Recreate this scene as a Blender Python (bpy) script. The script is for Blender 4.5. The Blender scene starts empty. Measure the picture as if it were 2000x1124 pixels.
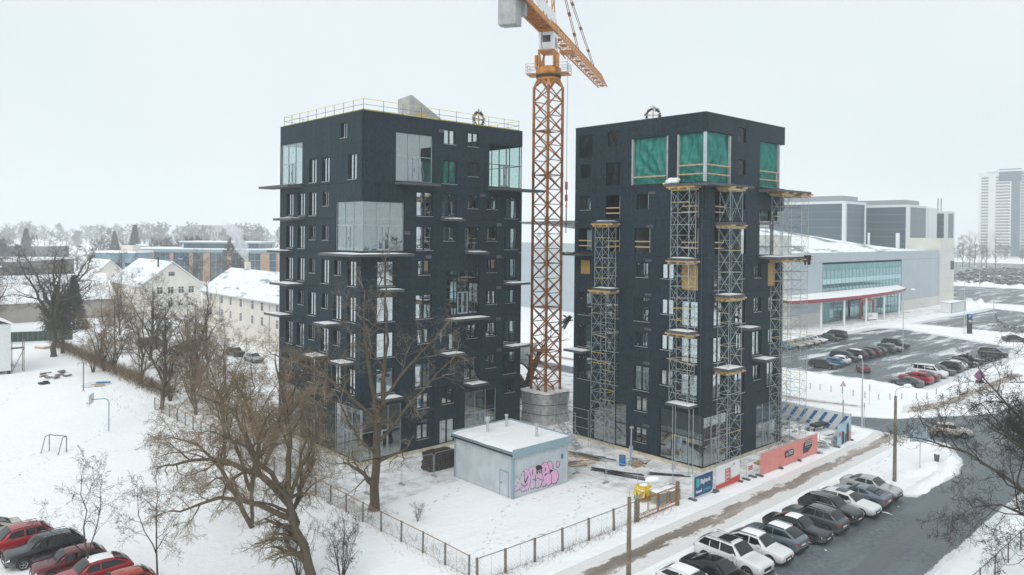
import bpy, math, random
import numpy as np
from mathutils import Vector, Matrix
R = math.radians
scn = bpy.context.scene
# ------------------------------------------------------------------ camera
# x and y follow the street grid; z = 0 is the ground
CAM = Vector((-60.6, -39.5, 22.0)); YAW = R(47.4)
cd = bpy.data.cameras.new('camera'); cam = bpy.data.objects.new('camera', cd)
scn.collection.objects.link(cam); scn.camera = cam
cd.sensor_width = 36.0; cd.lens = 36.0 * 1475.7 / 2000; cd.shift_y = -(562 - 468.9) / 2000
cd.clip_start = 0.5; cd.clip_end = 6000
PITCH, ROLL = 0.0077, 0.0095
cam.matrix_world = (Matrix.Translation(CAM) @ Matrix.Rotation(YAW - R(90), 4, 'Z')
                    @ Matrix.Rotation(R(90) - PITCH, 4, 'X') @ Matrix.Rotation(ROLL, 4, 'Z'))
# ------------------------------------------------------------------ sky and sun (overcast, light snow)
SUN_EL, SUN_AZ = 42.0, 205.0            # direction towards the sun, azimuth counted from +x to +y
world = bpy.data.worlds.new('World'); scn.world = world; world.use_nodes = True
wn = world.node_tree; wn.nodes.clear()
wo = wn.nodes.new('ShaderNodeOutputWorld'); mx = wn.nodes.new('ShaderNodeMixShader')
b1 = wn.nodes.new('ShaderNodeBackground'); b2 = wn.nodes.new('ShaderNodeBackground')
sky = wn.nodes.new('ShaderNodeTexSky'); sky.sky_type = 'NISHITA'; sky.sun_disc = False
sky.sun_elevation = R(SUN_EL); sky.sun_rotation = R(90 - SUN_AZ); sky.dust_density = 6; sky.ozone_density = 1
wn.links.new(sky.outputs[0], b1.inputs[0]); b1.inputs[1].default_value = 0.10
b2.inputs[0].default_value = (0.815, 0.872, 0.898, 1); b2.inputs[1].default_value = 1.08     # even cloud cover
ctc = wn.nodes.new('ShaderNodeTexCoord'); cnz = wn.nodes.new('ShaderNodeTexNoise'); cnz.inputs['Scale'].default_value = 2.2; cnz.inputs['Detail'].default_value = 4
crp = wn.nodes.new('ShaderNodeValToRGB'); crp.color_ramp.elements[0].position = .3; crp.color_ramp.elements[0].color = (.765, .845, .885, 1); crp.color_ramp.elements[1].position = .7; crp.color_ramp.elements[1].color = (.822, .889, .922, 1)
wn.links.new(ctc.outputs['Generated'], cnz.inputs['Vector']); wn.links.new(cnz.outputs[0], crp.inputs[0]); wn.links.new(crp.outputs[0], b2.inputs[0])
mx.inputs[0].default_value = 0.93
wn.links.new(b1.outputs[0], mx.inputs[1]); wn.links.new(b2.outputs[0], mx.inputs[2]); wn.links.new(mx.outputs[0], wo.inputs[0])
sd = bpy.data.lights.new('sun', 'SUN'); sd.energy = 1.35; sd.angle = R(40); sd.color = (1.0, 0.97, 0.94)
sun = bpy.data.objects.new('sun', sd); scn.collection.objects.link(sun)
sun.rotation_euler = Vector((math.cos(R(SUN_AZ)) * math.cos(R(SUN_EL)), math.sin(R(SUN_AZ)) * math.cos(R(SUN_EL)), math.sin(R(SUN_EL)))).to_track_quat('Z', 'Y').to_euler()
vs = scn.view_settings; vs.view_transform = 'Standard'; vs.look = 'None'; vs.exposure = 0.0; vs.gamma = 1.0; vs.use_curve_mapping = False
cy = scn.cycles
cy.use_denoising = True; cy.max_bounces = 10; cy.diffuse_bounces = 3; cy.glossy_bounces = 4; cy.transmission_bounces = 6
cy.transparent_max_bounces = 16; cy.volume_bounces = 2; cy.sample_clamp_indirect = 4.0; cy.caustics_reflective = False; cy.caustics_refractive = False
# ------------------------------------------------------------------ helpers
COL = scn.collection
def tag(o, label=None, cat=None, group=None, kind=None):
    if label: o['label'] = label
    if cat: o['category'] = cat
    if group: o['group'] = group
    if kind: o['kind'] = kind
    return o
def ob(name, mesh, parent=None, loc=None, rz=0.0, mat4=None):
    o = bpy.data.objects.new(name, mesh); COL.objects.link(o)
    if parent is not None: o.parent = parent
    if mat4 is not None: o.matrix_local = mat4
    else:
        if loc is not None: o.location = loc
        if rz: o.rotation_euler = (0, 0, rz)
    return o
def thing(name, label, cat, loc=(0, 0, 0), rz=0.0, group=None):
    return tag(ob(name, None, None, loc, rz), label, cat, group)
class MB:
    def __init__(s): s.v = []; s.f = []; s.m = []; s.k = 0
    def add(s, vs_, fs_):
        n = len(s.v); s.v += vs_
        for f in fs_: s.f.append([n + i for i in f]); s.m.append(s.k)
        return s
    def box(s, x0, y0, z0, x1, y1, z1):
        return s.add([(x0, y0, z0), (x1, y0, z0), (x1, y1, z0), (x0, y1, z0), (x0, y0, z1), (x1, y0, z1), (x1, y1, z1), (x0, y1, z1)],
                     [(3, 2, 1, 0), (4, 5, 6, 7), (0, 1, 5, 4), (1, 2, 6, 5), (2, 3, 7, 6), (3, 0, 4, 7)])
    def bar(s, p, q, w, h=None):                     # rectangular bar from p to q
        p, q = Vector(p), Vector(q); h = h or w
        d = (q - p).normalized(); up = Vector((0, 0, 1)) if abs(d.z) < .95 else Vector((1, 0, 0))
        a = d.cross(up).normalized() * w / 2; b = a.cross(d).normalized() * h / 2
        P = [p - a - b, p + a - b, p + a + b, p - a + b, q - a - b, q + a - b, q + a + b, q - a + b]
        return s.add([tuple(i) for i in P], [(0, 1, 2, 3), (7, 6, 5, 4), (4, 5, 1, 0), (5, 6, 2, 1), (6, 7, 3, 2), (7, 4, 0, 3)])
    def tube(s, p, q, r, n=6, r2=None, cap=True):
        p, q = Vector(p), Vector(q); r2 = r if r2 is None else r2
        d = (q - p).normalized(); up = Vector((0, 0, 1)) if abs(d.z) < .95 else Vector((1, 0, 0))
        a = d.cross(up).normalized(); b = a.cross(d)
        vs_ = []
        for c, rr in ((p, r), (q, r2)):
            for i in range(n):
                t = 2 * math.pi * i / n; vs_.append(tuple(c + (a * math.cos(t) + b * math.sin(t)) * rr))
        fs_ = [(i, n + i, n + (i + 1) % n, (i + 1) % n) for i in range(n)]
        if cap: fs_ += [tuple(range(n)), tuple(range(2 * n - 1, n - 1, -1))]
        return s.add(vs_, fs_)
    def path(s, pts, r, n=6):
        for a, b in zip(pts, pts[1:]): s.tube(a, b, r, n)
        return s
    def prism(s, poly, z0, z1):
        n = len(poly)
        return s.add([(x, y, z0) for x, y in poly] + [(x, y, z1) for x, y in poly],
                     [tuple(range(n - 1, -1, -1)), tuple(range(n, 2 * n))] + [(i, (i + 1) % n, n + (i + 1) % n, n + i) for i in range(n)])
    def lathe(s, prof, n=20, axis='z', c=(0, 0, 0)):
        vs_ = []
        for r, h in prof:
            for i in range(n):
                t = 2 * math.pi * i / n; x, y = r * math.cos(t), r * math.sin(t)
                p = (x, y, h) if axis == 'z' else (x, h, y) if axis == 'y' else (h, x, y)
                vs_.append((p[0] + c[0], p[1] + c[1], p[2] + c[2]))
        return s.add(vs_, [(j * n + i, j * n + (i + 1) % n, (j + 1) * n + (i + 1) % n, (j + 1) * n + i) for j in range(len(prof) - 1) for i in range(n)])
    def mesh(s, name, *mats, smooth=False):
        me = bpy.data.meshes.new(name); me.from_pydata(s.v, [], s.f)
        for m in mats: me.materials.append(m)
        if len(mats) > 1: me.polygons.foreach_set('material_index', s.m)
        if smooth: me.polygons.foreach_set('use_smooth', [True] * len(s.f))
        me.update(); return me
    def build(s, name, mat, parent=None, loc=None, rz=0.0, smooth=False):
        return ob(name, s.mesh(name, mat, smooth=smooth), parent, loc, rz)
def B(*a): return MB().box(*a)
def npmesh(name, V, Q, mat, smooth=False):             # quads from numpy arrays
    me = bpy.data.meshes.new(name); nq = len(Q)
    me.vertices.add(len(V)); me.vertices.foreach_set('co', np.asarray(V, np.float32).ravel())
    me.loops.add(nq * 4); me.loops.foreach_set('vertex_index', np.asarray(Q, np.int32).ravel())
    me.polygons.add(nq); me.polygons.foreach_set('loop_start', np.arange(0, nq * 4, 4, dtype=np.int32))
    me.materials.append(mat); me.update(calc_edges=True)
    if smooth: me.polygons.foreach_set('use_smooth', np.ones(nq, bool))
    return me
# ------------------------------------------------------------------ materials
class NT:
    def __init__(s, name):
        s.mat = bpy.data.materials.new(name); s.mat.use_nodes = True
        s.t = s.mat.node_tree; s.bsdf = s.t.nodes['Principled BSDF']; s.out = s.t.nodes['Material Output']
    def n(s, typ, **k):
        nd = s.t.nodes.new(typ)
        for a, b in k.items():
            if a in nd.inputs: nd.inputs[a].default_value = b
            else: setattr(nd, a, b)
        return nd
    def l(s, a, b): s.t.links.new(a, b)
    def coord(s, scale=(1, 1, 1), kind='Object', rot=(0, 0, 0)):
        c = s.n('ShaderNodeTexCoord'); m = s.n('ShaderNodeMapping'); m.inputs['Scale'].default_value = scale; m.inputs['Rotation'].default_value = rot
        s.l(c.outputs[kind], m.inputs[0]); return m.outputs[0]
    def noise(s, vec, scale=1.0, detail=4.0, rough=.55):
        nd = s.n('ShaderNodeTexNoise'); nd.inputs['Scale'].default_value = scale; nd.inputs['Detail'].default_value = detail; nd.inputs['Roughness'].default_value = rough
        s.l(vec, nd.inputs['Vector']); return nd.outputs[0]
    def ramp(s, fac, stops):
        r = s.n('ShaderNodeValToRGB'); e = r.color_ramp.elements
        while len(e) < len(stops): e.new(.5)
        for i, (p, c) in enumerate(stops):
            e[i].position = p; e[i].color = (c, c, c, 1) if isinstance(c, (int, float)) else (*c, 1)
        s.l(fac, r.inputs[0]); return r.outputs[0]
    def mix(s, fac, a, b):
        m = s.n('ShaderNodeMix', data_type='RGBA')
        for sock, v in ((m.inputs[0], fac), (m.inputs[6], a), (m.inputs[7], b)):
            if isinstance(v, (int, float)): sock.default_value = v
            elif isinstance(v, tuple): sock.default_value = (*v, 1)
            else: s.l(v, sock)
        return m.outputs[2]
    def math(s, op, a, b=0.0):
        m = s.n('ShaderNodeMath', operation=op)
        for sock, v in zip(m.inputs, (a, b)):
            if isinstance(v, (int, float)): sock.default_value = v
            else: s.l(v, sock)
        return m.outputs[0]
    def bump(s, h, strength=.3, dist=.05):
        b = s.n('ShaderNodeBump'); b.inputs['Strength'].default_value = strength; b.inputs['Distance'].default_value = dist
        s.l(h, b.inputs['Height']); s.l(b.outputs[0], s.bsdf.inputs['Normal'])
    def color(s, c):
        if isinstance(c, tuple): s.bsdf.inputs['Base Color'].default_value = (*c, 1)
        else: s.l(c, s.bsdf.inputs['Base Color'])
_MC = {}
def mat(name, c, rough=.6, metal=0.0, var=.18, scale=3.0, bump=0.0, spec=None, coat=0.0):
    if name in _MC: return _MC[name]
    t = NT(name); b = t.bsdf; b.inputs['Roughness'].default_value = rough; b.inputs['Metallic'].default_value = metal
    if spec is not None: b.inputs['Specular IOR Level'].default_value = spec
    if coat: b.inputs['Coat Weight'].default_value = coat; b.inputs['Coat Roughness'].default_value = .05
    if var:
        nz = t.noise(t.coord(), scale, 5)
        lo = tuple(max(0, x * (1 - var)) for x in c); hi = tuple(min(1, x * (1 + var)) for x in c)
        t.color(t.ramp(nz, [(.3, lo), (.7, hi)]))
        if bump: t.bump(nz, bump, .02)
    else: t.color(c)
    _MC[name] = t.mat; return t.mat
def snow_mat(name, dirt=0.0, dc=(.30, .25, .20), scale=.5, base=(.935, .945, .955)):
    t = NT(name); co = t.coord()
    big = t.noise(co, .12, 6, .6); fine = t.noise(co, 2.2, 5, .6); dots = t.noise(co, 5.5, 3, .7)
    drift = t.noise(t.coord((.35, 1.2, 1)), .55, 6, .65)
    c = t.mix(t.ramp(big, [(.35, 0), (.7, 1)]), base, tuple(x * .965 for x in base)); c = t.mix(t.ramp(drift, [(.55, 0), (.75, .5)]), c, tuple(x * .93 for x in base))
    c = t.mix(t.ramp(dots, [(.77, 0), (.84, .2)]), c, (.40, .39, .37))
    if dirt:
        d1 = t.noise(co, scale, 8, .68)
        c = t.mix(t.ramp(d1, [(.62 - .28 * dirt, 0), (.80 - .2 * dirt, min(1, .45 + dirt * .5))]), c, dc)
    t.color(c); t.bsdf.inputs['Roughness'].default_value = .85; t.bsdf.inputs['Specular IOR Level'].default_value = .25
    t.bump(t.math('ADD', fine, t.math('ADD', t.math('MULTIPLY', big, 2.0), t.math('MULTIPLY', drift, 2.5))), .5, .2)
    return t.mat
def asphalt_mat(name, cover=.5, stretch=(.25, 1, 1), scale=.35, wet=.3, path=None):
    """dark asphalt under patchy packed snow; the attribute 'edge' runs from 0 at the snow bank to 1 inside"""
    t = NT(name); co = t.coord(); cs = t.coord(stretch)
    at = t.n('ShaderNodeAttribute'); at.attribute_name = 'edge'
    n1 = t.noise(cs, scale, 8, .65); n2 = t.noise(co, 3.0, 6, .65); n3 = t.noise(co, .15, 4)
    tone = path or (.118, .140, .152)
    asp = t.mix(t.ramp(n2, [(.3, 0), (.7, 1)]), tuple(x * .6 for x in tone), tuple(x * 1.5 for x in tone))
    n4 = t.noise(t.coord((.05, .5, 1)), .8, 5, .6)
    asp = t.mix(t.ramp(n3, [(.38, 0), (.62, .8)]), asp, tuple(x * 1.45 for x in tone)); asp = t.mix(t.ramp(n4, [(.42, .75), (.58, 0)]), asp, tuple(x * .42 for x in tone))
    wetn = t.ramp(n4, [(.40, .30), (.62, .75)])
    sn = t.mix(n2, (.50, .52, .54), (.84, .87, .89)) if not path else t.mix(n2, (.62, .58, .53), (.84, .86, .88))
    e = t.math('MULTIPLY', at.outputs[2], 1.0)
    bare = t.math('ADD', t.math('MULTIPLY', n1, 1.0), t.math('MULTIPLY', e, .55))
    bare = t.math('ADD', bare, t.math('SUBTRACT', t.math('MULTIPLY', n2, .36), .09))
    k = .62 + cover * .5
    m = t.ramp(t.math('MULTIPLY', bare, .6), [((k - .035) * .6, 0), ((k + .03) * .6, 1)])
    t.color(t.mix(m, sn, asp))
    rg = t.mix(m, (.85, .85, .85), wetn); t.l(rg, t.bsdf.inputs['Roughness']); t.bsdf.inputs['Specular IOR Level'].default_value = .35
    t.bump(n2, .25, .03); return t.mat
def glass_mat(name, refl=.45, tint=(.62, .74, .73), gloss=(.93, .97, 1.0), rough=0.0):
    t = NT(name); t.t.nodes.remove(t.bsdf)
    g = t.n('ShaderNodeBsdfGlossy'); g.inputs['Color'].default_value = (*gloss, 1); g.inputs['Roughness'].default_value = rough
    tr = t.n('ShaderNodeBsdfTransparent'); tr.inputs['Color'].default_value = (*tint, 1)
    fr = t.n('ShaderNodeLayerWeight'); fr.inputs['Blend'].default_value = .5
    f = t.math('ADD', t.math('MULTIPLY', t.math('POWER', fr.outputs['Facing'], 4.0), 1 - refl), refl)
    nz = t.n('ShaderNodeTexNoise'); nz.inputs['Scale'].default_value = .55; nz.inputs['Detail'].default_value = 1
    co = t.coord((1, 1, 1)); t.l(co, nz.inputs['Vector'])
    bp = t.n('ShaderNodeBump'); bp.inputs['Strength'].default_value = .02; bp.inputs['Distance'].default_value = .3
    t.l(nz.outputs[0], bp.inputs['Height']); t.l(bp.outputs[0], g.inputs['Normal'])
    m = t.n('ShaderNodeMixShader'); t.l(f, m.inputs[0]); t.l(tr.outputs[0], m.inputs[1]); t.l(g.outputs[0], m.inputs[2])
    t.l(m.outputs[0], t.out.inputs[0]); return t.mat
def facade_mat():
    t = NT('ribbed_black_facade'); co = t.coord(); 
    w = t.coord((5, 5, .05)); st = t.ramp(t.noise(w, 1.0, 5, .75), [(.30, 0), (.70, 1)])
    big = t.noise(co, .22, 5, .6); fine = t.noise(co, 7, 3); spk = t.noise(t.coord((9, 9, 3)), 1.0, 3, .8)
    oi = t.n('ShaderNodeObjectInfo'); c = t.mix(st, (.0008, .0058, .0100), (.0130, .0320, .0455)); c = t.mix(t.math('MULTIPLY', oi.outputs['Random'], .45), c, (.0150, .0310, .0420))
    c = t.mix(t.ramp(big, [(.42, 0), (.72, .6)]), c, (.020, .040, .053))
    c = t.mix(t.ramp(fine, [(.68, 0), (.8, .7)]), c, (.09, .10, .105)); c = t.mix(t.ramp(spk, [(.54, 0), (.70, .7)]), c, (.048, .078, .096)); mot = t.noise(co, 2.4, 6, .75); c = t.mix(t.ramp(mot, [(.50, 0), (.66, .6)]), c, (.026, .050, .066)); c = t.mix(t.ramp(mot, [(.34, .7), (.46, 0)]), c, (.0016, .006, .009))
    t.color(c); t.bsdf.inputs['Roughness'].default_value = .6; t.bsdf.inputs['Specular IOR Level'].default_value = .22
    sp = t.n('ShaderNodeSeparateXYZ'); t.l(t.coord(), sp.inputs[0])
    rib = t.math('SINE', t.math('MULTIPLY', t.math('ADD', sp.outputs[0], sp.outputs[1]), 46.0))
    t.bump(t.math('ADD', rib, t.math('MULTIPLY', fine, .8)), .5, .02)
    return t.mat
def plain_roof(name, c, cover, scale=.3, stretch=(1, 1, 1)):
    t = NT(name); co = t.coord(stretch); n1 = t.noise(co, scale, 6, .65); n2 = t.noise(t.coord(), 4, 4)
    m = t.ramp(n1, [(.62 - cover * .35, 0), (.72 - cover * .35, 1)])
    t.color(t.mix(m, t.mix(n2, tuple(x * .8 for x in c), tuple(x * 1.2 for x in c)), (.84, .88, .90)))
    t.bsdf.inputs['Roughness'].default_value = .7; t.bump(n1, .15, .05); return t.mat
def bark_mat(name, c1, c2, moss=(.09, .085, .03)):
    t = NT(name); n1 = t.noise(t.coord((6, 6, 1.2)), 2.5, 5, .7); n2 = t.noise(t.coord(), .9, 4)
    c = t.mix(n1, c1, c2); c = t.mix(t.ramp(n2, [(.5, 0), (.68, .55)]), c, moss)
    t.color(c); t.bsdf.inputs['Roughness'].default_value = .9; t.bsdf.inputs['Specular IOR Level'].default_value = .15
    t.bump(n1, .6, .05); return t.mat
M = {}
M['snow'] = snow_mat('fresh_snow'); M['snow_roof'] = snow_mat('roof_snow')
M['snow_yard'] = snow_mat('trodden_snow', .62, (.36, .31, .26), .6)
M['snow_field'] = snow_mat('field_snow', .12, (.38, .35, .31), .9)
M['road'] = asphalt_mat('wet_asphalt', .58, (.12, 1, 1), .5, .5)
M['stall'] = asphalt_mat('stall_asphalt', .80, (1.6, .35, 1), .45, .35)
M['lot'] = asphalt_mat('lot_asphalt', .93, (.13, .8, 1), .42, .3)
M['path'] = asphalt_mat('sanded_path', .83, (.45, 1.2, 1), .8, .1, path=(.36, .305, .255))
M['facade'] = facade_mat()
M['glass'] = glass_mat('window_glass', .50, (.66, .78, .77)); M['glass_big'] = glass_mat('curtain_glass', .23, (.84, .92, .91))
M['glass_clear'] = glass_mat('clear_glass', .07, (.90, .97, .96))
M['frame'] = mat('black_frame', (.006, .012, .015), .45, var=0); M['alu'] = mat('grey_aluminium', (.36, .41, .45), .4, .3, .1)
M['sill'] = mat('sill_metal', (.48, .52, .55), .4, .3, .1)
M['conc'] = mat('concrete', (.345, .36, .355), .85, var=.2, scale=1.5, bump=.2); M['conc_d'] = mat('dark_concrete', (.10, .11, .118), .8, var=.25, scale=1.2, bump=.2)
M['interior'] = mat('raw_interior', (.17, .175, .175), .9, var=.15)
M['slabedge'] = mat('slab_edge', (.075, .085, .092), .7, var=.25, scale=2)
M['cream'] = mat('cream_plinth', (.56, .50, .38), .85, var=.25, scale=2, bump=.2)
M['wood'] = mat('raw_timber', (.46, .33, .19), .75, var=.25, scale=6); M['osb'] = mat('osb_board', (.47, .29, .08), .7, var=.35, scale=14)
M['formwork'] = mat('yellow_formwork', (.50, .31, .11), .6, var=.3, scale=5); M['steel'] = mat('galvanised_tube', (.44, .49, .50), .42, .55, .2, 8)
M['yellow'] = mat('yellow_paint', (.66, .55, .08), .5, var=.2); M['orange'] = mat('crane_orange', (.50, .20, .035), .55, var=.35, scale=1.3)
M['rust'] = mat('rusty_orange', (.31, .112, .020), .7, var=.45, scale=2.0, bump=.2); M['tarp'] = mat('green_tarp', (.006, .175, .140), .5, var=.3, scale=1.6)
M['film'] = mat('black_film', (.003, .007, .010), .30, var=.2, spec=.45); M['wrap'] = mat('plastic_wrap', (.40, .41, .405), .3, var=.3, scale=2.5, bump=.5, spec=.6)
M['white'] = mat('white_paint', (.74, .76, .77), .5, var=.06); M['cladding'] = mat('grey_cladding', (.47, .515, .545), .5, .1, .13, .9)
M['trim'] = mat('blue_grey_trim', (.25, .35, .40), .5, var=.08); M['black'] = mat('black_plastic', (.012, .012, .013), .55, var=0)
M['rubber'] = mat('rubber', (.018, .018, .019), .85, var=.2); M['rim'] = mat('alloy', (.42, .43, .44), .35, .8, 0); M['carglass'] = mat('car_glass', (.006, .010, .012), .04, var=0, spec=.5)
M['headlamp'] = mat('headlamp', (.62, .66, .68), .12, var=0, spec=.9); M['taillamp'] = mat('taillamp', (.42, .012, .012), .25, var=0)
M['plate'] = mat('number_plate', (.7, .7, .68), .5, var=0); M['chrome'] = mat('chrome', (.6, .61, .62), .15, 1, 0)
M['stucco'] = mat('cream_stucco', (.72, .68, .62), .85, var=.07, scale=.6); M['slate'] = plain_roof('slate_roof', (.26, .30, .33), .78, .30, (2.2, .5, 1))
M['winwhite'] = mat('white_window_frame', (.78, .79, .79), .5, var=0); M['darkpane'] = mat('dark_pane', (.045, .055, .06), .08, var=.3, spec=.9)
M['bark'] = bark_mat('grey_bark', (.040, .033, .025), (.15, .13, .10)); M['bark_br'] = bark_mat('brown_bark', (.045, .033, .023), (.165, .128, .09))
M['twig'] = mat('bare_twigs', (.235, .185, .125), .9, var=.35, scale=.6, spec=.1); M['twig_d'] = mat('dark_twigs', (.045, .038, .033), .9, var=.3, scale=.6, spec=.1)
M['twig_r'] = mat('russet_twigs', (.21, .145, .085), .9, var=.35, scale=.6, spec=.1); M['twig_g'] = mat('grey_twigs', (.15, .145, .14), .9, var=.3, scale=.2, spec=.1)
M['bark_light'] = bark_mat('bare_wood', (.13, .105, .08), (.34, .29, .23), (.20, .17, .11))
M['conifer'] = mat('conifer_green', (.030, .058, .045), .9, var=.4, scale=1.2); M['wreath'] = mat('wreath_green', (.012, .028, .02), .9, var=.4, scale=6)
M['red'] = mat('red_paint', (.45, .03, .025), .5, var=.15); M['blue'] = mat('blue_paint', (.02, .16, .38), .5, var=.15)
M['pink'] = mat('salmon_banner', (.66, .245, .21), .65, var=.08, scale=1.5); M['navy'] = mat('navy_banner', (.012, .062, .17), .6, var=.08)
M['teal'] = mat('teal_print', (.03, .40, .38), .6, var=0); M['charcoal'] = mat('charcoal_print', (.03, .03, .036), .6, var=0)
M['banner'] = mat('white_banner', (.72, .74, .75), .6, var=.06, scale=1); M['redprint'] = mat('red_print', (.55, .045, .035), .6, var=0)
M['post'] = mat('weathered_concrete_post', (.19, .155, .12), .9, var=.4, scale=4, bump=.3); M['oldsteel'] = mat('old_steel', (.20, .185, .17), .7, .3, .35, 5)
# ------------------------------------------------------------------ ground, roads, lots
def sheet(name, poly, z, m, inset=1.5, **tags):
    n = len(poly); P = [Vector((*p, 0)) for p in poly]
    area = sum(P[i].x * P[(i + 1) % n].y - P[(i + 1) % n].x * P[i].y for i in range(n))
    if area < 0: P.reverse()
    I = []
    for i in range(n):
        a = (P[i] - P[i - 1]).normalized(); b = (P[(i + 1) % n] - P[i]).normalized()
        na = Vector((-a.y, a.x, 0)); nb = Vector((-b.y, b.x, 0)); k = (na + nb)
        k = k / max(.35, k.dot(na)); I.append(P[i] + k * inset)
    v = [(p.x, p.y, z) for p in P] + [(p.x, p.y, z) for p in I]
    f = [(i, (i + 1) % n, n + (i + 1) % n, n + i) for i in range(n)] + [tuple(range(n, 2 * n))]
    me = bpy.data.meshes.new(name); me.from_pydata(v, [], f); me.materials.append(m)
    at = me.attributes.new('edge', 'FLOAT', 'POINT'); at.data.foreach_set('value', [0.0] * n + [1.0] * n)
    o = ob(name, me); o['kind'] = 'structure'
    return o
rng = random.Random(5)
B(-560, -460, -.5, 2150, 2050, 0).build('ground', M['snow']).update_tag()
bpy.data.objects['ground']['kind'] = 'structure'
sheet('street', [(-150, -11.6), (-40, -11.6), (-5, -11.8), (6.6, -11.9), (8.3, -15.4), (17.8, -15.6), (22.8, -14.5), (27.8, -11.6), (28.5, -9.3), (27.6, -6.6), (28.4, -1), (27.4, 8), (26.6, 60), (32.2, 60), (32.6, 7), (33.3, .6), (35.8, -3.3), (43.6, -8), (48.9, -10.6), (70, -10.6), (320, -10.6), (320, -22), (30, -22), (-150, -22.3)], .008, M['road'], .9)
sheet('footpath', [(-90, -5.4), (-30, -5.6), (-6, -5.4), (10, -5.3), (24, -5.0), (29, -4.2), (29, -8.3), (22, -8.4), (8, -8.7), (-8, -8.9), (-30, -9.1), (-90, -9.1)], .004, M['path'], 1.4)
sheet('pavement', [(38.5, -3.4), (46, -6.4), (84, -6.9), (84, -3.2), (52, -3.2), (44, -1.6)], .004, M['path'], 1.3)
sheet('pavement', [(36.0, 60), (36.2, 8), (38.4, 1.5), (40.4, 1.6), (38.8, 8), (38.6, 60)], .004, M['path'], .9)
sheet('car_park', [(57.2, -.8), (104, -.6), (118, 2.2), (134, 32), (128, 37), (57, 37)], .004, M['lot'], 2.5)
sheet('car_park', [(142.5, 6), (200, 6), (213, 34), (146, 34)], .004, M['lot'], 2.5)
sheet('car_park', [(232, 24), (330, 24), (330, 84), (232, 84)], .004, M['lot'], 3.5)
sheet('car_park', [(342, 40), (720, 40), (720, 215), (342, 110)], .004, M['lot'], 6)
sheet('site_yard', [(-30, 12), (-18.4, 13), (-17, 15), (-10.5, 15), (-10.8, 4), (-8.5, -2.9), (26, -3.6), (26.5, 60), (-30, 60)], .004, M['snow_yard'], 1)
sheet('forecourt', [(98, 39), (205, 39), (205, 52), (98, 52)], .006, snow_mat('forecourt_snow', .5, (.20, .12, .11), .35), 1)
sheet('back_yard', [(-22, 64), (24, 64), (24, 140), (-22, 140)], .004, snow_mat('rutted_snow', .45, (.25, .22, .19), .3), 2)
sheet('track', [(-64, 84), (-44, 93), (-36, 104), (-37, 117), (-41, 117), (-42, 106), (-52, 98), (-66, 92)], .004, M['path'], 1.2)
# snow banks pushed up along the kerbs
def bank(name, pts, w, h, seed, m=None):
    r = random.Random(seed); P = []; V = []; F = []
    for (x0, y0), (x1, y1) in zip(pts, pts[1:]):
        L = math.hypot(x1 - x0, y1 - y0); k = max(1, int(L / .8))
        P += [(x0 + (x1 - x0) * i / k, y0 + (y1 - y0) * i / k) for i in range(k)]
    P.append(pts[-1]); n = len(P)
    for i, (x, y) in enumerate(P):
        a = P[max(0, i - 1)]; b = P[min(n - 1, i + 1)]; d = math.hypot(b[0] - a[0], b[1] - a[1]); nx, ny = -(b[1] - a[1]) / d, (b[0] - a[0]) / d
        e = min(1, i / 3, (n - 1 - i) / 3); ww = w * r.uniform(.75, 1.25); hh = h * r.uniform(.45, 1.25) * e
        for u, zz in ((-1, -.02), (-.6, .5), (-.15, .95), (.2, .9), (.65, .45), (1, -.02)):
            V.append((x + nx * ww * u + r.uniform(-.06, .06), y + ny * ww * u + r.uniform(-.06, .06), hh * zz * r.uniform(.7, 1.3) if zz > 0 else -.02))
    for i in range(n - 1):
        for j in range(5): a = i * 6 + j; F.append((a, a + 1, a + 7, a + 6))
    me = bpy.data.meshes.new(name); me.from_pydata(V, [], F); me.materials.append(m or M['snow_field']); me.polygons.foreach_set('use_smooth', [True] * len(F))
    o = ob(name, me); o['kind'] = 'structure'; return o
bank('snow_bank', [(8.5, -15.2), (17.6, -15.0), (22.3, -13.9), (26.9, -11.4), (27.6, -9.2)], .8, .38, 1)
bank('snow_bank', [(12, -12), (16, -13.6), (21, -12.6)], 1.0, .3, 2)
bank('snow_bank', [(27.2, -3.6), (27.6, -1), (26.7, 8), (26.2, 40)], .7, .45, 3)
bank('snow_bank', [(33.0, 30), (33.4, 7), (34, .9), (36.3, -2.8), (43.8, -7.3), (49, -9.8), (120, -9.8)], .8, .4, 4)
bank('snow_bank', [(56.3, 36), (56.2, -1.5), (104, -1.6), (119, 1.5), (135, 32)], 1.2, .45, 5)
bank('snow_bank', [(140, 37), (141, 5), (205, 4.5)], 1.5, .5, 6)
bank('snow_bank', [(205, 40), (214, 40), (220, 37)], 3.0, 2.2, 7)
bank('snow_bank', [(334, 20), (338, 60), (338, 120)], 4.0, 1.6, 8)
for k in range(13):                                     # ridges of packed snow left between the parked cars
    x = -25.3 + 2.74 * k
    for q in range(3): bank('snow_ridge', [(x + rng.uniform(-.5, .5), -11.9 - q * 1.3), (x + rng.uniform(-.6, .6), -13.0 - q * 1.3), (x + rng.uniform(-.7, .7), -13.9 - q * 1.4)], rng.uniform(.12, .35), .035, 100 + k * 3 + q)
bank('snow_bank', [(-60, -22.9), (-20, -22.8), (60, -22.6)], .8, .35, 9)
bank('snow_bank', [(-60, -9.8), (-14, -9.9), (7, -9.9)], .5, .16, 10)
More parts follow.
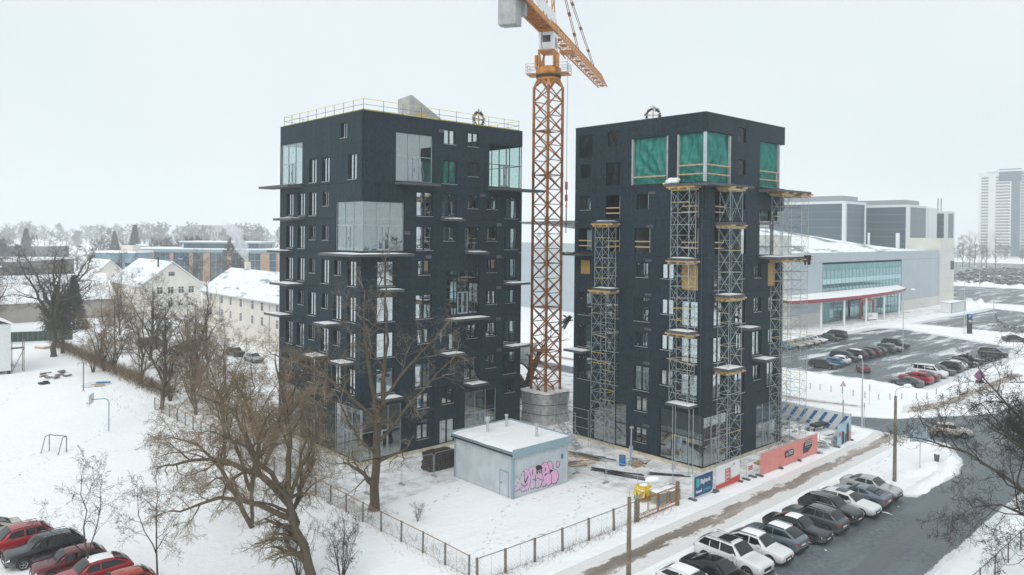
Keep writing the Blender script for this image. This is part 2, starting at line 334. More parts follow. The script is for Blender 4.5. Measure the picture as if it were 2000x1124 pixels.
# ------------------------------------------------------------------ the two towers
ZR = [.35, 3.45, 6.5, 9.95, 13.4, 16.85, 20.27, 23.7, 27.1, 30.25]      # window row bases
ZJ = [.35, 6.2, 9.66, 13.08, 16.5, 19.95, 23.4, 26.8, 33.5]            # panel joints
def fpt(face, dims, u, d, z):                # face frame -> tower frame; d counts inwards
    a, b = dims
    return {'S': (u, d, z), 'W': (d, u, z), 'N': (u, b - d, z), 'E': (a - d, u, z)}[face]
def fbox(mb, face, dims, u0, u1, d0, d1, z0, z1):
    p = fpt(face, dims, u0, d0, z0); q = fpt(face, dims, u1, d1, z1)
    return mb.box(*[min(a, b) for a, b in zip(p, q)], *[max(a, b) for a, b in zip(p, q)])
def panel(root, face, dims, u0, u1, z0, z1, holes, th=.3):
    g = .012; u0 += g; u1 -= g; z0 += g; z1 -= g
    us = sorted({u0, u1} | {x for h in holes for x in h[:2] if u0 < x < u1}); zs = sorted({z0, z1} | {x for h in holes for x in h[2:4] if z0 < x < z1})
    solid = {}
    for i in range(len(us) - 1):
        for j in range(len(zs) - 1):
            um, zm = (us[i] + us[i + 1]) / 2, (zs[j] + zs[j + 1]) / 2
            solid[i, j] = not any(h[0] < um < h[1] and h[2] < zm < h[3] for h in holes)
    if not any(solid.values()): return
    mb = MB(); idx = {}
    def v(i, j, k):
        if (i, j, k) not in idx:
            idx[i, j, k] = len(mb.v); mb.v.append(fpt(face, dims, us[i], 0 if k == 0 else th, zs[j]))
        return idx[i, j, k]
    def q(*a): mb.f.append(list(a)); mb.m.append(0)
    for (i, j), s in solid.items():
        if not s: continue
        q(v(i, j, 0), v(i + 1, j, 0), v(i + 1, j + 1, 0), v(i, j + 1, 0)); q(v(i, j, 1), v(i, j + 1, 1), v(i + 1, j + 1, 1), v(i + 1, j, 1))
        if not solid.get((i - 1, j)): q(v(i, j, 0), v(i, j + 1, 0), v(i, j + 1, 1), v(i, j, 1))
        if not solid.get((i + 1, j)): q(v(i + 1, j, 0), v(i + 1, j, 1), v(i + 1, j + 1, 1), v(i + 1, j + 1, 0))
        if not solid.get((i, j - 1)): q(v(i, j, 0), v(i, j, 1), v(i + 1, j, 1), v(i + 1, j, 0))
        if not solid.get((i, j + 1)): q(v(i, j + 1, 0), v(i + 1, j + 1, 0), v(i + 1, j + 1, 1), v(i, j + 1, 1))
    if face in 'WN': mb.f = [f[::-1] for f in mb.f]
    mb.build('facade_panel', M['facade'], root)
def window(root, face, dims, u0, u1, z0, z1, style='two'):
    """a recessed window: dark frame with mullion, panes and a metal sill"""
    d0, d1 = .17, .25; fw = .075; um = (u0 + u1) / 2
    f = MB()
    if style in ('open', 'rails', 'osb', 'film'):
        if style == 'osb':
            o = fbox(MB(), face, dims, u0 + .22, u1, .2, .23, z0, z1).build('board', M['osb'], root)
        elif style == 'film':
            film(root, face, dims, u0, u1, z0, z1)
        # bare concrete reveal and guard boards
        if style != 'film': fbox(MB(), face, dims, u0 - .001, u0 + .22, .19, .33, z0 - .004, z1).build('reveal', M['conc'], root)
        if style in ('rails',):
            for zz in (z0 + .5, z0 + 1.05): fbox(MB(), face, dims, u0, u1, .1, .14, zz, zz + .12).build('guard_board', M['wood'], root)
        return
    for a, b, c, d in ((u0, u1, z0, z0 + fw), (u0, u1, z1 - fw, z1), (u0, u0 + fw, z0 + fw, z1 - fw), (u1 - fw, u1, z0 + fw, z1 - fw)): fbox(f, face, dims, a, b, d0, d1, c, d)
    fbox(f, face, dims, um - .085, um + .085, d0 - .01, d1, z0 + fw, z1 - fw)
    w = f.build('window', M['frame'], root)
    for a, b in ((u0 + fw, um - .085), (um + .085, u1 - fw)):
        fbox(MB(), face, dims, a, b, .205, .215, z0 + fw, z1 - fw).build('pane', M['glass'], w)
    fbox(MB(), face, dims, u0 - .04, u1 + .04, -.045, .165, z0 - .045, z0 - .004).build('sill', M['sill'], w)
    r = random.Random(int(u0 * 977 + z0 * 131) + ord(face))
    for k in range(2):                                   # protective stickers left on the glass
        if r.random() < .75:
            uu = r.choice([u0 + .12, um + .14, u1 - .2]); zz = r.choice([z1 - .2, z1 - .2, z0 + .12])
            fbox(MB(), face, dims, uu, uu + .07, .195, .203, zz, zz + .08).build('sticker', M['white'], w)
def film(root, face, dims, u0, u1, z0, z1, m='film', d=.16, amp=.05, name='film_cover', nu=14, nz=14, seed=0):
    r = random.Random(seed + int(u0 * 100 + z0 * 10)); V = []; F = []
    cx, cz, k = r.uniform(u0 - .5, u1 + .5), r.choice([z0 - .5, z1 + .5]), r.uniform(9, 15)
    ph = [r.uniform(0, 6) for _ in range(6)]
    for j in range(nz + 1):
        for i in range(nu + 1):
            u = u0 + (u1 - u0) * i / nu; z = z0 + (z1 - z0) * j / nz; e = min(1, 4 * min(i, nu - i) / nu, 4 * min(j, nz - j) / nz)
            a = math.atan2(z - cz, u - cx)
            dd = math.sin(a * k * .7 + ph[0]) * .35 + math.sin(a * k * 1.9 + ph[1] + z) * .2 + math.sin(u * 3.1 + z * 1.7 + ph[2]) * .4 + math.sin(u * 7.3 + math.sin(z * 1.3 + ph[3]) * 1.6 + ph[4]) * .35 * (.4 + .6 * (z - z0) / (z1 - z0)) + math.sin(u * 13.0 + z * 2.1 + ph[5]) * .15 + r.uniform(-.12, .12)
            V.append(fpt(face, dims, u, d - amp * dd * (.25 + .75 * e), z))
    for j in range(nz):
        for i in range(nu): a = j * (nu + 1) + i; F.append((a, a + 1, a + nu + 2, a + nu + 1))
    me = bpy.data.meshes.new(name); me.from_pydata(V, [], F); me.materials.append(M[m]); me.polygons.foreach_set('use_smooth', [True] * len(F))
    return ob(name, me, root)
def curtain(root, face, dims, u0, u1, z0, z1, zt=None, door=True, corner=None, fm='alu', cols=3):
    # storey-high glazing: posts, transom, panes and a double door
    gl = 'glass_clear' if fm == 'frame' and z0 > 25 else 'glass_big'
    zt = zt or z0 + (z1 - z0) * .52; f = MB(); w = .06
    us = [u0 + (u1 - u0) * i / cols for i in range(cols + 1)]
    for k, u in enumerate(us): fbox(f, face, dims, u - (0 if k == 0 else w / 2), u + (0 if k == cols else w / 2) + (w if k == 0 else 0) - (0), .10, .20, z0, z1) if 0 < k < cols else fbox(f, face, dims, u if k == 0 else u - w, u + w if k == 0 else u, .10, .20, z0, z1)
    for zz in (z0, zt, z1 - w):
        for a, b in zip(us, us[1:]): fbox(f, face, dims, a + w, b - w, .11, .19, zz, zz + w)
    c = f.build('glazing', M[fm], root)
    for k, (a, b) in enumerate(zip(us, us[1:])):
        fbox(MB(), face, dims, a + w, b - w, .145, .157, zt + w, z1 - w).build('pane', M[gl], c)
        if door and k == cols // 2: continue
        fbox(MB(), face, dims, a + w, b - w, .145, .157, z0 + w, zt).build('pane', M[gl], c)
    if door:
        a, b = us[cols // 2] + w, us[cols // 2 + 1] - w; m = (a + b) / 2; fr = MB(); s = .11
        for x0, x1 in ((a, m - .004), (m + .004, b)):
            fbox(fr, face, dims, x0, x0 + s, .08, .2, z0 + w, zt); fbox(fr, face, dims, x1 - s, x1, .08, .2, z0 + w, zt)
            fbox(fr, face, dims, x0 + s, x1 - s, .08, .2, z0 + w, z0 + w + .16); fbox(fr, face, dims, x0 + s, x1 - s, .08, .2, zt - s, zt)
        dr = fr.build('door', M['alu'] if fm != 'frame' else M['alu'], c)
        for x0, x1 in ((a, m), (m, b)): fbox(MB(), face, dims, x0 + s, x1 - s, .14, .152, z0 + w + .16, zt - s).build('pane', M[gl], dr)
        fbox(MB(), face, dims, m - .03, m + .03, .04, .075, z0 + 1.0, z0 + 1.35).build('handle', M['black'], dr)
    return c
def balcony(root, x0, y0, x1, y1, z, snow=True, edge='slabedge', th=.24):
    o = B(x0, y0, z - th, x1, y1, z).build('balcony', M[edge], root)
    if snow:
        r = random.Random(int(x0 * 31 + z * 17 + y0)); n = 5; mb = MB(); V = []
        for j in range(n + 1):
            for i in range(n + 1):
                e = i in (0, n) or j in (0, n)
                V.append((x0 + .05 + (x1 - x0 - .1) * i / n + r.uniform(-.04, .04) * (not e), y0 + .05 + (y1 - y0 - .1) * j / n, z + (.004 if e else r.uniform(.05, .10))))
        mb.add(V, [(j * (n + 1) + i, j * (n + 1) + i + 1, (j + 1) * (n + 1) + i + 1, (j + 1) * (n + 1) + i) for j in range(n) for i in range(n)])
        mb.build('snow_cover', M['snow_roof'], o, smooth=True)
    return o
def tower(name, label, loc, dims, spec, tarps=(), opens=()):
    root = thing(name, label, 'building', loc); a, b = dims
    for face, rows in spec.items():
        W = a if face in 'SN' else b; holes = []; items = []
        for (zi, kind, u0, u1, *rest) in rows:
            if kind in ('T', 'S'):
                base = ZR[zi]; z0 = base if kind == 'T' else base + .95; z1 = base + 2.42
                items.append(('w', u0, u1, z0, z1, rest[0] if rest else 'two'))
            else: z0, z1 = rest[0], rest[1]; items.append((kind, u0, u1, z0, z1, rest[2] if len(rest) > 2 else None))
            holes.append((u0, u1, z0, z1))
        lo = 0 if face in 'WE' else .3; hi = W if face in 'WE' else W - .3
        mids = {8.6: 0}
        cuts = [lo, W * .5, hi] if W < 18 else [lo, W * .42, W * .72, hi]
        for j, (z0, z1) in enumerate(zip(ZJ, ZJ[1:])):
            c2 = cuts if j % 2 == 0 else [lo, W * .34, W * .66, hi]
            # keep joints off the openings
            cc = [c2[0]] + [c for c in c2[1:-1] if not any(h[0] - .1 < c < h[1] + .1 and h[2] < z1 and h[3] > z0 for h in holes)] + [c2[-1]]
            for u0, u1 in zip(cc, cc[1:]): panel(root, face, dims, u0, u1, z0, z1, holes)
        for k, u0, u1, z0, z1, st in items:
            if k == 'w': window(root, face, dims, u0, u1, z0, z1, st)
            elif k == 'G': curtain(root, face, dims, u0, u1, z0, z1, fm=st or 'alu')
            elif k == 'g': curtain(root, face, dims, u0, u1, z0, z1, door=False, fm=st or 'alu')
    # floors, core and roof inside the shell
    for z in ZJ[1:-1] + [3.2]: B(.32, .32, z - .15, a - .32, b - .32, z + .1).build('floor_slab', M['interior'], root)
    B(a * .32, b * .42, .3, a * .68, b * .66, 33).build('core', M['interior'], root)
    for z in [.4, 3.35] + [q + .12 for q in ZJ[1:-1]]:      # party walls
        B(a * .45, .34, z, a * .45 + .2, b * .42, z + 2.6).build('inner_wall', M['interior'], root); B(.34, b * .52, z, a * .32, b * .52 + .2, z + 2.6).build('inner_wall', M['interior'], root)
    B(.31, .31, 33.0, a - .31, b - .31, 33.25).build('roof', M['snow_roof'], root)
    cp = MB()
    for x0, y0, x1, y1 in ((0, 0, a, .34), (0, b - .34, a, b), (0, .34, .34, b - .34), (a - .34, .34, a, b - .34)): cp.box(x0 - .02, y0 - .02, 33.49, x1 + .02, y1 + .02, 33.56)
    cp.build('parapet_cap', M['slabedge'], root)
    B(-.05, -.05, -.1, a + .05, b + .05, .335).build('plinth', M['cream'], root)
    return root
# --- left tower, 20.7 x 17
LA, LB = 20.7, 17.0
cW = dict(A=1.7, B=4.4, C=6.85, D=9.55, E=12.0, F=14.6); cS = dict(a=2.8, b=7.3, c=10.4, d=13.55, e=16.25, f=19.07)
def rows(txt, cols, wt, ws):
    out = []
    for line in txt.split(';'):
        zi, items = line.strip().split(':')
        for it in items.split():
            k, c = it[0], it[1]; st = {'': 'two', 'o': 'open', 'r': 'rails', 'x': 'osb', 'f': 'film'}[it[2:]]
            w = (wt if k == 'T' else ws) / 2; out.append((int(zi), k, cols[c] - w, cols[c] + w, st))
    return out
Lw = rows('8:TA TC TD;7:TF TE TD SC;6:TF TE SD SC;5:TF TE SD TC SB TA;4:TF SE TD SC TB TA;3:TF TE SD TC SB TA;2:TF SE TD SC TB TA;1:SD SC;0:TD SC', cW, 1.55, 1.2)
Lw += [(9, 'S', 2.75, 3.95), (0, 'G', 11.85, 16.98, 27.1, 31.5, 'alu'), (0, 'G', .0, 4.8, 20.25, 24.95, 'alu'), (0, 'g', 11.9, 16.98, .4, 5.6, 'alu'), (0, 'G', 0., 4.8, .4, 5.3, 'alu')]
Ls = rows('9:Sc Sd;8:Tc Sd;7:Tb Tc Sd Se Tf;6:Tb Sc Td Se Tf;5:Ta Sb Se Tf;4:Ta Tb Se Sf;3:Ta Sb Tc Sd Se Tf;2:Ta Tb Sc Td Se Tf;1:Sb Sc Sf;0:Sb Tc', cS, 2.0, 1.48)
Ls += [(0, 'G', 3.8, 8.2, 27.1, 31.8, 'alu'), (0, 'G', 15.8, 20.4, 27.1, 31.8, 'frame'), (0, 'G', .3, 4.8, 20.25, 24.95, 'alu'), (0, 'G', 10.1, 14.6, 13.5, 18.1, 'frame'), (0, 'G', .3, 4.7, .4, 5.3, 'alu'), (0, 'G', 12.7, 17.1, .4, 5.2, 'alu')]
def grid(cols, keys, levels, w):                       # plain rows of tall windows for the faces turned away
    return [(z, 'T', cols[k] - w / 2, cols[k] + w / 2, 'two') for z in levels for k in keys]
LE = grid(cW, 'ACEF', range(2, 8), 1.8) + [(0, 'g', .0, 7.6, 27.1, 31.8, 'frame')]
LN = grid(cS, 'abe', range(2, 8), 2.0) + [(0, 'g', .3, 4.6, 27.1, 31.5, 'alu')]
LT = tower('apartment_tower', 'dark ribbed apartment tower with guard rail and concrete stair head on its roof', (-23, 22.3, 0), (LA, LB), {'W': Lw, 'S': Ls, 'E': LE, 'N': LN})
p = 1.5
for x0, y0, x1, y1, z in ((-1.7, 11.7, 0, 17 + 1.7, 26.95), (-p, 11.2, 0, 15.5, 23.45), (-p, 13.8, 0, 17.0, 20.0), (-1.9, 11.2, 0, 15.4, 16.6), (-p, 13.8, 0, 17.6, 13.15), (-1.8, 3.5, 0, 6.0, 13.15),
        (-1.8, 6.0, 0, 8.7, 9.7), (-1.6, .9, 0, 3.3, 9.7), (3.7, -1.2, 8.4, 0, 26.95), (15.7, -1.8, 22.6, 0, 26.95), (9.3, -1.4, 11.5, 0, 23.5), (12.5, -1.4, 14.8, 0, 20.1), (18.0, -1.5, 20.7, 0, 16.65),
        (10.0, -1.6, 14.8, 0, 13.25), (1.7, -1.4, 4.0, 0, 16.6), (1.7, -1.5, 3.9, 0, 6.3), (9.2, -1.4, 11.6, 0, 9.75), (12.4, -1.5, 14.7, 0, 6.3), (18.0, -1.5, 20.7, 0, 9.75), (20.7, 2, 22.2, 5, 23.45)):
    balcony(LT, x0, y0, x1, y1, z, snow=z < 24)
balcony(LT, -1.8, -1.6, 5.0, 5.0, 20.0)
# black membrane hanging off one balcony corner
hb = MB(); r = random.Random(3)
for k in range(9): x, y = -1.8 + r.uniform(-.1, .3), 8.3 + r.uniform(-.3, .4); hb.bar((x, y, 9.75), (x + r.uniform(-.2, .2), y + r.uniform(-.3, .3), 9.75 - r.uniform(.5, 1.6)), r.uniform(.15, .4), .05)
hb.build('loose_membrane', M['film'], LT)
for (u, z) in ((9.3, 33.0 - .55), (14.9, 27.0 - .9), (5.2, 22.0), (17.3, 23.0), (17.3, 19.5), (7.8, 19.6), (17.3, 16.1), (17.3, 12.7), (17.4, 9.3), (7.4, 3.1)):
    v = MB().box(u - .35, -.03, z - .16, u + .35, -.004, z + .16)
    for q in (-.08, .08): v.box(u - .33, -.05, z + q - .05, u + .33, -.031, z + q + .05)
    v.build('vent', M['conc_d'], LT)
# roof: stair head, rails
st_ = MB(); X0, Y0 = 7.6, 3.2
st_.add([(X0, Y0, 33.25), (X0 + 6.0, Y0, 33.25), (X0 + 6.0, Y0 + 2.2, 33.25), (X0, Y0 + 2.2, 33.25), (X0, Y0, 36.3), (X0 + .25, Y0, 36.35), (X0 + .25, Y0 + 2.2, 36.2), (X0, Y0 + 2.2, 36.1)],
        [(0, 1, 5, 4), (1, 2, 6, 5), (2, 3, 7, 6), (3, 0, 4, 7), (4, 5, 6, 7)])
sh = st_.build('stair_head', M['conc'], LT); B(X0 + .9, Y0 - .05, 33.7, X0 + 2.2, Y0 - .004, 34.7).build('hatch_board', M['wood'], sh)
rail = thing('roof_guardrail', 'yellow and steel temporary guard rail round the left tower roof', 'railing', (-23, 22.3, 33.56))
E4 = [(.3, .3), (LA - .3, .3), (LA - .3, LB - .3), (.3, LB - .3)]; pm = MB().tube((0, 0, 0), (0, 0, 1.15), .028, 6).box(-.09, -.03, -.001, .09, .03, .12).mesh('post', M['oldsteel'])
for k in range(4):
    (x0, y0), (x1, y1) = E4[k], E4[(k + 1) % 4]; n = 9
    for i in range(n): ob('post', pm, rail, (x0 + (x1 - x0) * i / n, y0 + (y1 - y0) * i / n, 0))
    for zz, m, h in ((1.1, 'yellow', .05), (.08, 'yellow', .14)): MB().bar((x0, y0, zz), (x1, y1, zz), .03, h).build('rail', M[m], rail)
    MB().bar((x0, y0, .58), (x1, y1, .58), .03, .04).build('rail', M['oldsteel'], rail)
def wreath(label, loc, rz, rad):
    w = thing('topping_out_wreath', label, 'wreath', loc, rz); r = random.Random(8); mb = MB()
    for k in range(420):
        t = r.uniform(0, 6.283); q = rad * (1 + r.gauss(0, .09)); c = Vector((q * math.cos(t), r.gauss(0, .08), rad + .35 + q * math.sin(t)))
        d = Vector((r.gauss(0, 1), r.gauss(0, 1), r.gauss(0, 1))).normalized() * r.uniform(.1, .24); e = d.cross(Vector((.3, .5, .8))).normalized() * .05
        mb.add([tuple(c), tuple(c + d * .5 + e), tuple(c + d), tuple(c + d * .5 - e)], [(0, 1, 2, 3)])
    mb.build('needles', M['wreath'], w); B(-.06, -.05, 0, .06, .05, rad * 2 + .7).build('upright', M['wood'], w); B(-rad, -.09, rad + .3, rad, -.052, rad + .42).build('crossbar', M['wood'], w)
    return w
wreath('fir topping out wreath with timber post on the left tower roof', (-23 + 15.0, 22.3 + .9, 33.25), R(8), .76)
# --- right tower, 14.9 x 16.35
RA, RB = 14.9, 16.35
dW = dict(a=1.65, b=4.15, c=7.2, d=11.05, e=14.85); dS = dict(a=2.6, b=6.4, c=9.65, d=12.6)
Rw = rows('9:Tef Sdf;8:Sef Tdf;7:Se Tdr Sco Tar;6:Ter Tdr Tcr Tar;5:Sex Sd Sc Sb Tax;4:Te Td Tc Sb Ta;3:Te Td Sc Sb Ta;2:Te Td Tc Sb Ta;1:Sc;0:Sc', dW, 1.95, 1.48)
Rw = [(z, k, u0, u1, *s) for (z, k, u0, u1, *s) in Rw]
Rw += [(0, 'o', 4.2, 8.7, 27.05, 31.7), (0, 'o', 0, 3.3, 27.05, 31.7), (0, 'G', 9.0, 13.5, .4, 4.8, 'frame'), (0, 'G', 0, 4.9, .4, 5.2, 'frame')]
Rs = rows('9:Sbf;8:Sbf;7:Tar Sbo;6:Tar Tbo;5:Ta Sb Sc Tdx;4:Ta Tb Sc Sd;3:Ta Sb Tc Sd;2:Ta Tb Sc Td;1:Sb;0:Sb', dS, 1.85, 1.42)
Rs += [(0, 'o', 0.3, 4.5, 27.05, 31.8), (0, 'o', 9.8, 14.6, 27.05, 31.7), (0, 'o', 9.9, 14.6, 20.05, 24.7), (0, 'G', .3, 4.4, .4, 5.0, 'alu'), (0, 'G', 9.7, 14.0, .4, 4.8, 'alu')]
RE = grid(dW, 'ac', (2, 3, 4, 5, 7), 1.95) + [(0, 'o', 0, 5, 27.05, 31.7), (0, 'o', 0, 5, 20.05, 24.7)]
RN = grid(dS, 'ac', range(2, 8), 1.85)
RT = tower('apartment_tower', 'dark unfinished apartment tower with green tarpaulins and scaffold towers', (0, 0, 0), (RA, RB), {'W': Rw, 'S': Rs, 'E': RE, 'N': RN})
DR = (RA, RB)
def tarp(face, u0, u1, z0, z1, seed): 
    o = film(RT, face, DR, u0, u1, z0, z1, 'tarp', .34, .29, 'tarpaulin', 48, 48, seed); return o
tarp('W', 4.25, 8.68, 27.1, 31.68, 1); tarp('W', .2, 3.2, 27.1, 31.68, 12); tarp('S', .35, 4.45, 27.1, 31.78, 3); tarp('S', 9.85, 13.9, 27.1, 31.68, 44)
for face, us in (('W', (4.22, 3.0, 8.5)), ('S', (4.25, 13.75))):
    for u in us: fbox(MB(), face, DR, u, u + .2, .05, .29, 27.06, 31.68).build('bare_column', M['conc'], RT)
B(.02, .02, 27.06, .26, .26, 31.68).build('bare_column', M['sill'], RT)
B(13.4, .5, 20.05, 13.65, .75, 24.68).build('bare_column', M['conc_d'], RT)
for face, u0, u1 in (('W', 4.3, 8.6), ('W', .3, 3.0), ('S', .32, 4.2), ('S', 9.85, 13.7)):
    for zz in (27.75, 28.6)[:(1 if u1 > 8 and face == 'W' else 2)]: fbox(MB(), face, DR, u0, u1, -.03, .03, zz, zz + .13).build('guard_board', M['wood'], RT)
for x0, y0, x1, y1, z, sn in ((-1.6, 10.0, 0, 12.4, 23.4, 1), (-1.6, 10.0, 0, 12.4, 16.55, 1), (-1.6, 13.7, 0, 16.35, 9.75, 1), (-1.7, 13.7, 0, 16.6, 20.0, 0), (-1.6, .55, 0, 3.0, 19.9, 1), (-1.6, .55, 0, 3.0, 13.1, 1), (-1.6, .45, 0, 3.1, 6.25, 1),
        (1.6, -1.7, 4.4, 0, 23.3, 0), (1.6, -1.7, 4.4, 0, 16.5, 1), (1.6, -1.7, 4.4, 0, 9.6, 1), (5.3, -1.6, 7.6, 0, 13.15, 1), (8.6, -1.6, 10.9, 0, 9.75, 1)):
    balcony(RT, x0, y0, x1, y1, z, bool(sn))
balcony(RT, -1.6, -1.6, 6.0, 3.6, 26.85, False); balcony(RT, 9.6, -2.0, RA + 2.0, 5.2, 26.75, False); balcony(RT, 9.7, -2.0, RA + 2.0, 5.2, 19.95, True)
mm = MB(); r = random.Random(9)
for k in range(16):
    x, y = r.uniform(-1.9, -1.2), r.uniform(13.8, 16.9); mm.bar((x, y, 20.02 + r.uniform(0, .1)), (x + r.uniform(-.5, .5), y + r.uniform(-.8, .8), 20.02 + r.uniform(0, .2)), r.uniform(.1, .35), .05)
for k in range(10): x = RA + r.uniform(.6, 1.9); mm.bar((x, -2.0, 20.05), (x + r.uniform(-.3, .4), -2.1 + r.uniform(-.1, .1), 20 - r.uniform(.1, 1.2)), r.uniform(.1, .3), .05)
mm.build('loose_membrane', M['film'], RT)
for (u, z) in ((6.1, 26.2), (6.3, 22.9), (6.4, 19.5), (6.4, 16.1), (6.4, 12.7), (6.5, 9.3), (6.5, 3.1)):
    v = fbox(MB(), 'W', DR, u - .42, u + .42, -.03, -.004, z - .13, z + .13)
    for q in (-.25, 0, .25): fbox(v, 'W', DR, u + q - .07, u + q + .07, -.05, -.031, z - .07, z + .07)
    v.build('vent', M['slabedge'], RT)
wreath('fir topping out wreath half hidden behind the right tower parapet', (.75, 6.6, 32.95), R(-48), .66)
# corner downpipe-like joint and a bundle on the top slab
MB().bar((-.03, .28, .4), (-.03, .28, 26.6), .03, .03).build('corner_joint', M['conc_d'], RT)
bun = thing('cement_bags', 'white bags and yellow sheet heaped on the top balcony slab', 'bags', (-1.0, 2.7, 26.85))
mb = MB()
for k in range(5): mb.lathe([(.02, 0), (.38, .05), (.42, .22), (.3, .38), (.02, .42)], 9, 'z', (r.uniform(-.3, .3), r.uniform(-.5, .4), .02 + .2 * (k % 2)))
mb.build('sack', M['white'], bun, smooth=True); B(-.5, .35, 0, .4, 1.0, .16).build('sheet', M['yellow'], bun)
# ------------------------------------------------------------------ scaffold towers
_sc = {}
def scaffold(label, x0, y0, x1, y1, z0, z1, lift=2.0, seed=0, head=None, offset_braces=0):
    """shoring tower: four posts, ledgers each lift, crossed braces on every side; head = timber beams under a slab"""
    t = thing('scaffold_tower', label, 'scaffold', (x0, y0, z0), 0, 'scaffold towers at the right tower'); r = random.Random(seed)
    w, d, h = x1 - x0, y1 - y0, z1 - z0; n = max(1, round(h / lift)); hh = h / n
    def shared(key, fn):
        if key not in _sc: _sc[key] = fn()
        return _sc[key]
    k = (round(w, 2), round(d, 2), round(hh, 2), round(h, 2))
    pm = shared(('p', k), lambda: MB().tube((0, 0, 0), (0, 0, h), .026, 6).mesh('post', M['steel']))
    C4 = [(0, 0), (w, 0), (w, d), (0, d)]
    for x, y in C4: ob('post', pm, t, (x, y, 0))
    for i in range(n):
        z = i * hh
        for s in range(4):
            (ax, ay), (bx, by) = C4[s], C4[(s + 1) % 4]; L = math.hypot(bx - ax, by - ay); a = math.atan2(by - ay, bx - ax)
            yel = r.random() < .16
            lm = shared(('l', round(L, 2), yel), lambda: MB().tube((0, 0, 0), (L, 0, 0), .024, 6).mesh('ledger', M['yellow' if yel else 'steel']))
            ob('ledger', lm, t, (ax, ay, z + hh * .98), a)
            bm = shared(('b', round(L, 2), round(hh, 2)), lambda: MB().tube((0, .02, .12), (L, .02, hh * .95), .016, 5).tube((L, -.02, .12), (0, -.02, hh * .95), .016, 5).mesh('cross_brace', M['steel']))
            ob('cross_brace', bm, t, (ax, ay, z), a)
            if s % 2 == 1: ob('ledger', lm, t, (ax, ay, z + hh * .45), a)
    if head:
        for q in range(3): B(-.35, d * q / 2 - .06, h, w + .45, d * q / 2 + .06, h + .18).build('timber_beam', M['formwork' if q % 2 else 'wood'], t)
        B(-.1, -.55, h + .181, .05, d + .5, h + .32).build('timber_beam', M['formwork'], t); B(w - .1, -.5, h + .181, w + .05, d + .55, h + .32).build('timber_beam', M['wood'], t)
    return t
scaffold('scaffold tower on the ground under a slab left of the tarpaulins', -1.85, 10.25, -.4, 12.15, .02, 16.0, seed=1, head=1)
scaffold('scaffold tower between two slabs on the west face, third from the corner', -1.5, 10.3, -.35, 12.1, 16.62, 22.84, seed=2, head=1)
scaffold('scaffold tower right of the ground props, lowest one of the corner stack', -1.45, .75, -.35, 2.75, 6.33, 12.54, seed=3, head=1)
scaffold('scaffold tower in front of the large orange board window', -1.45, .75, -.35, 2.75, 13.18, 19.34, seed=4, head=1)
scaffold('scaffold tower under the top slab left of the corner', -1.45, .75, -.35, 2.75, 19.98, 26.29, seed=5, head=1)
scaffold('scaffold tower rising from the ground right of the corner', 1.85, -1.5, 4.1, -.35, .02, 9.04, seed=6, head=1)
scaffold('scaffold tower between two snowy slabs right of the corner', 1.85, -1.5, 4.1, -.35, 9.68, 15.94, seed=7, head=1)
scaffold('scaffold tower under the black slab right of the corner', 1.85, -1.5, 4.1, -.35, 16.58, 22.74, seed=8, head=1)
scaffold('short scaffold tower directly under the right end of the top slab', 1.95, -1.45, 4.1, -.35, 23.32, 26.29, seed=9, head=1)
scaffold('tall scaffold tower on the ground in front of the open corner', 11.4, -1.75, 13.3, -.5, .02, 19.39, seed=10, head=1)
scaffold('tall scaffold tower on the ground at the far right corner', 15.2, -1.8, 16.7, .4, .02, 19.39, seed=11, head=1)
scaffold('tall slim scaffold tower on the ground east of the right tower', 15.3, 2.2, 16.7, 4.6, .02, 19.39, seed=12, head=1)
scaffold('upper scaffold tower inside the open corner, below the green tarpaulin', 11.4, -1.7, 13.2, -.5, 20.02, 26.19, seed=13, head=1)
scaffold('upper scaffold tower on the outer edge of the open corner', 15.2, -1.8, 16.7, .4, 20.02, 26.19, seed=14, head=1)
scaffold('upper scaffold tower behind the open corner column', 15.3, 2.3, 16.7, 4.7, 20.02, 26.19, seed=15, head=1)
# stair access scaffold beside the first tower
sa = thing('access_scaffold', 'low steel access stair scaffold at the west face near the corner', 'scaffold', (-3.9, 12.4, .02))
for x in (0, 2.0):
    for y in (0, 2.9): MB().tube((x, y, 0), (x, y, 4.3 if y else 3.9), .026, 6).build('post', M['steel'], sa)
for z in (1.9, 2.9, 3.8):
    for a, b in (((0, 0), (0, 2.9)), ((2, 0), (2, 2.9)), ((0, 2.9), (2, 2.9))): MB().tube((*a, z), (*b, z), .024, 6).build('ledger', M['steel'], sa)
for x in (.15, 1.0): MB().bar((x, 0, .1), (x, 2.8, 2.4), .05, .12).build('stair_stringer', M['steel'], sa); MB().tube((x, 0, 1.1), (x, 2.8, 3.4), .022, 6).build('handrail', M['steel'], sa)
for k in range(8): B(.16, .15 + k * .33, .3 + k * .27, .98, .38 + k * .33, .34 + k * .27).build('tread', M['steel'], sa)
# steel props below the lowest corner balcony
for i, (x, y) in enumerate(((-2.4, 2.3), (-2.4, .5), (-1.0, .35), (-.9, 2.4))):
    pr = thing('steel_prop', ['far left', 'front left', 'front right', 'back right'][i] + ' steel prop under the lowest corner balcony slab', 'prop', (max(x, -1.5) if i > 1 else -1.45, y, .0), 0, 'steel props below the balcony')
    MB().tube((0, 0, 0), (0, 0, 3.2), .038, 8).build('outer_tube', M['steel'], pr); MB().tube((0, 0, 3.2), (0, 0, 6.0), .03, 8).build('inner_tube', M['steel'], pr)
    B(-.08, -.08, 0, .08, .08, .01).build('base_plate', M['steel'], pr); MB().tube((0, 0, 3.05), (0, 0, 3.25), .055, 8).build('collar', M['yellow'], pr)
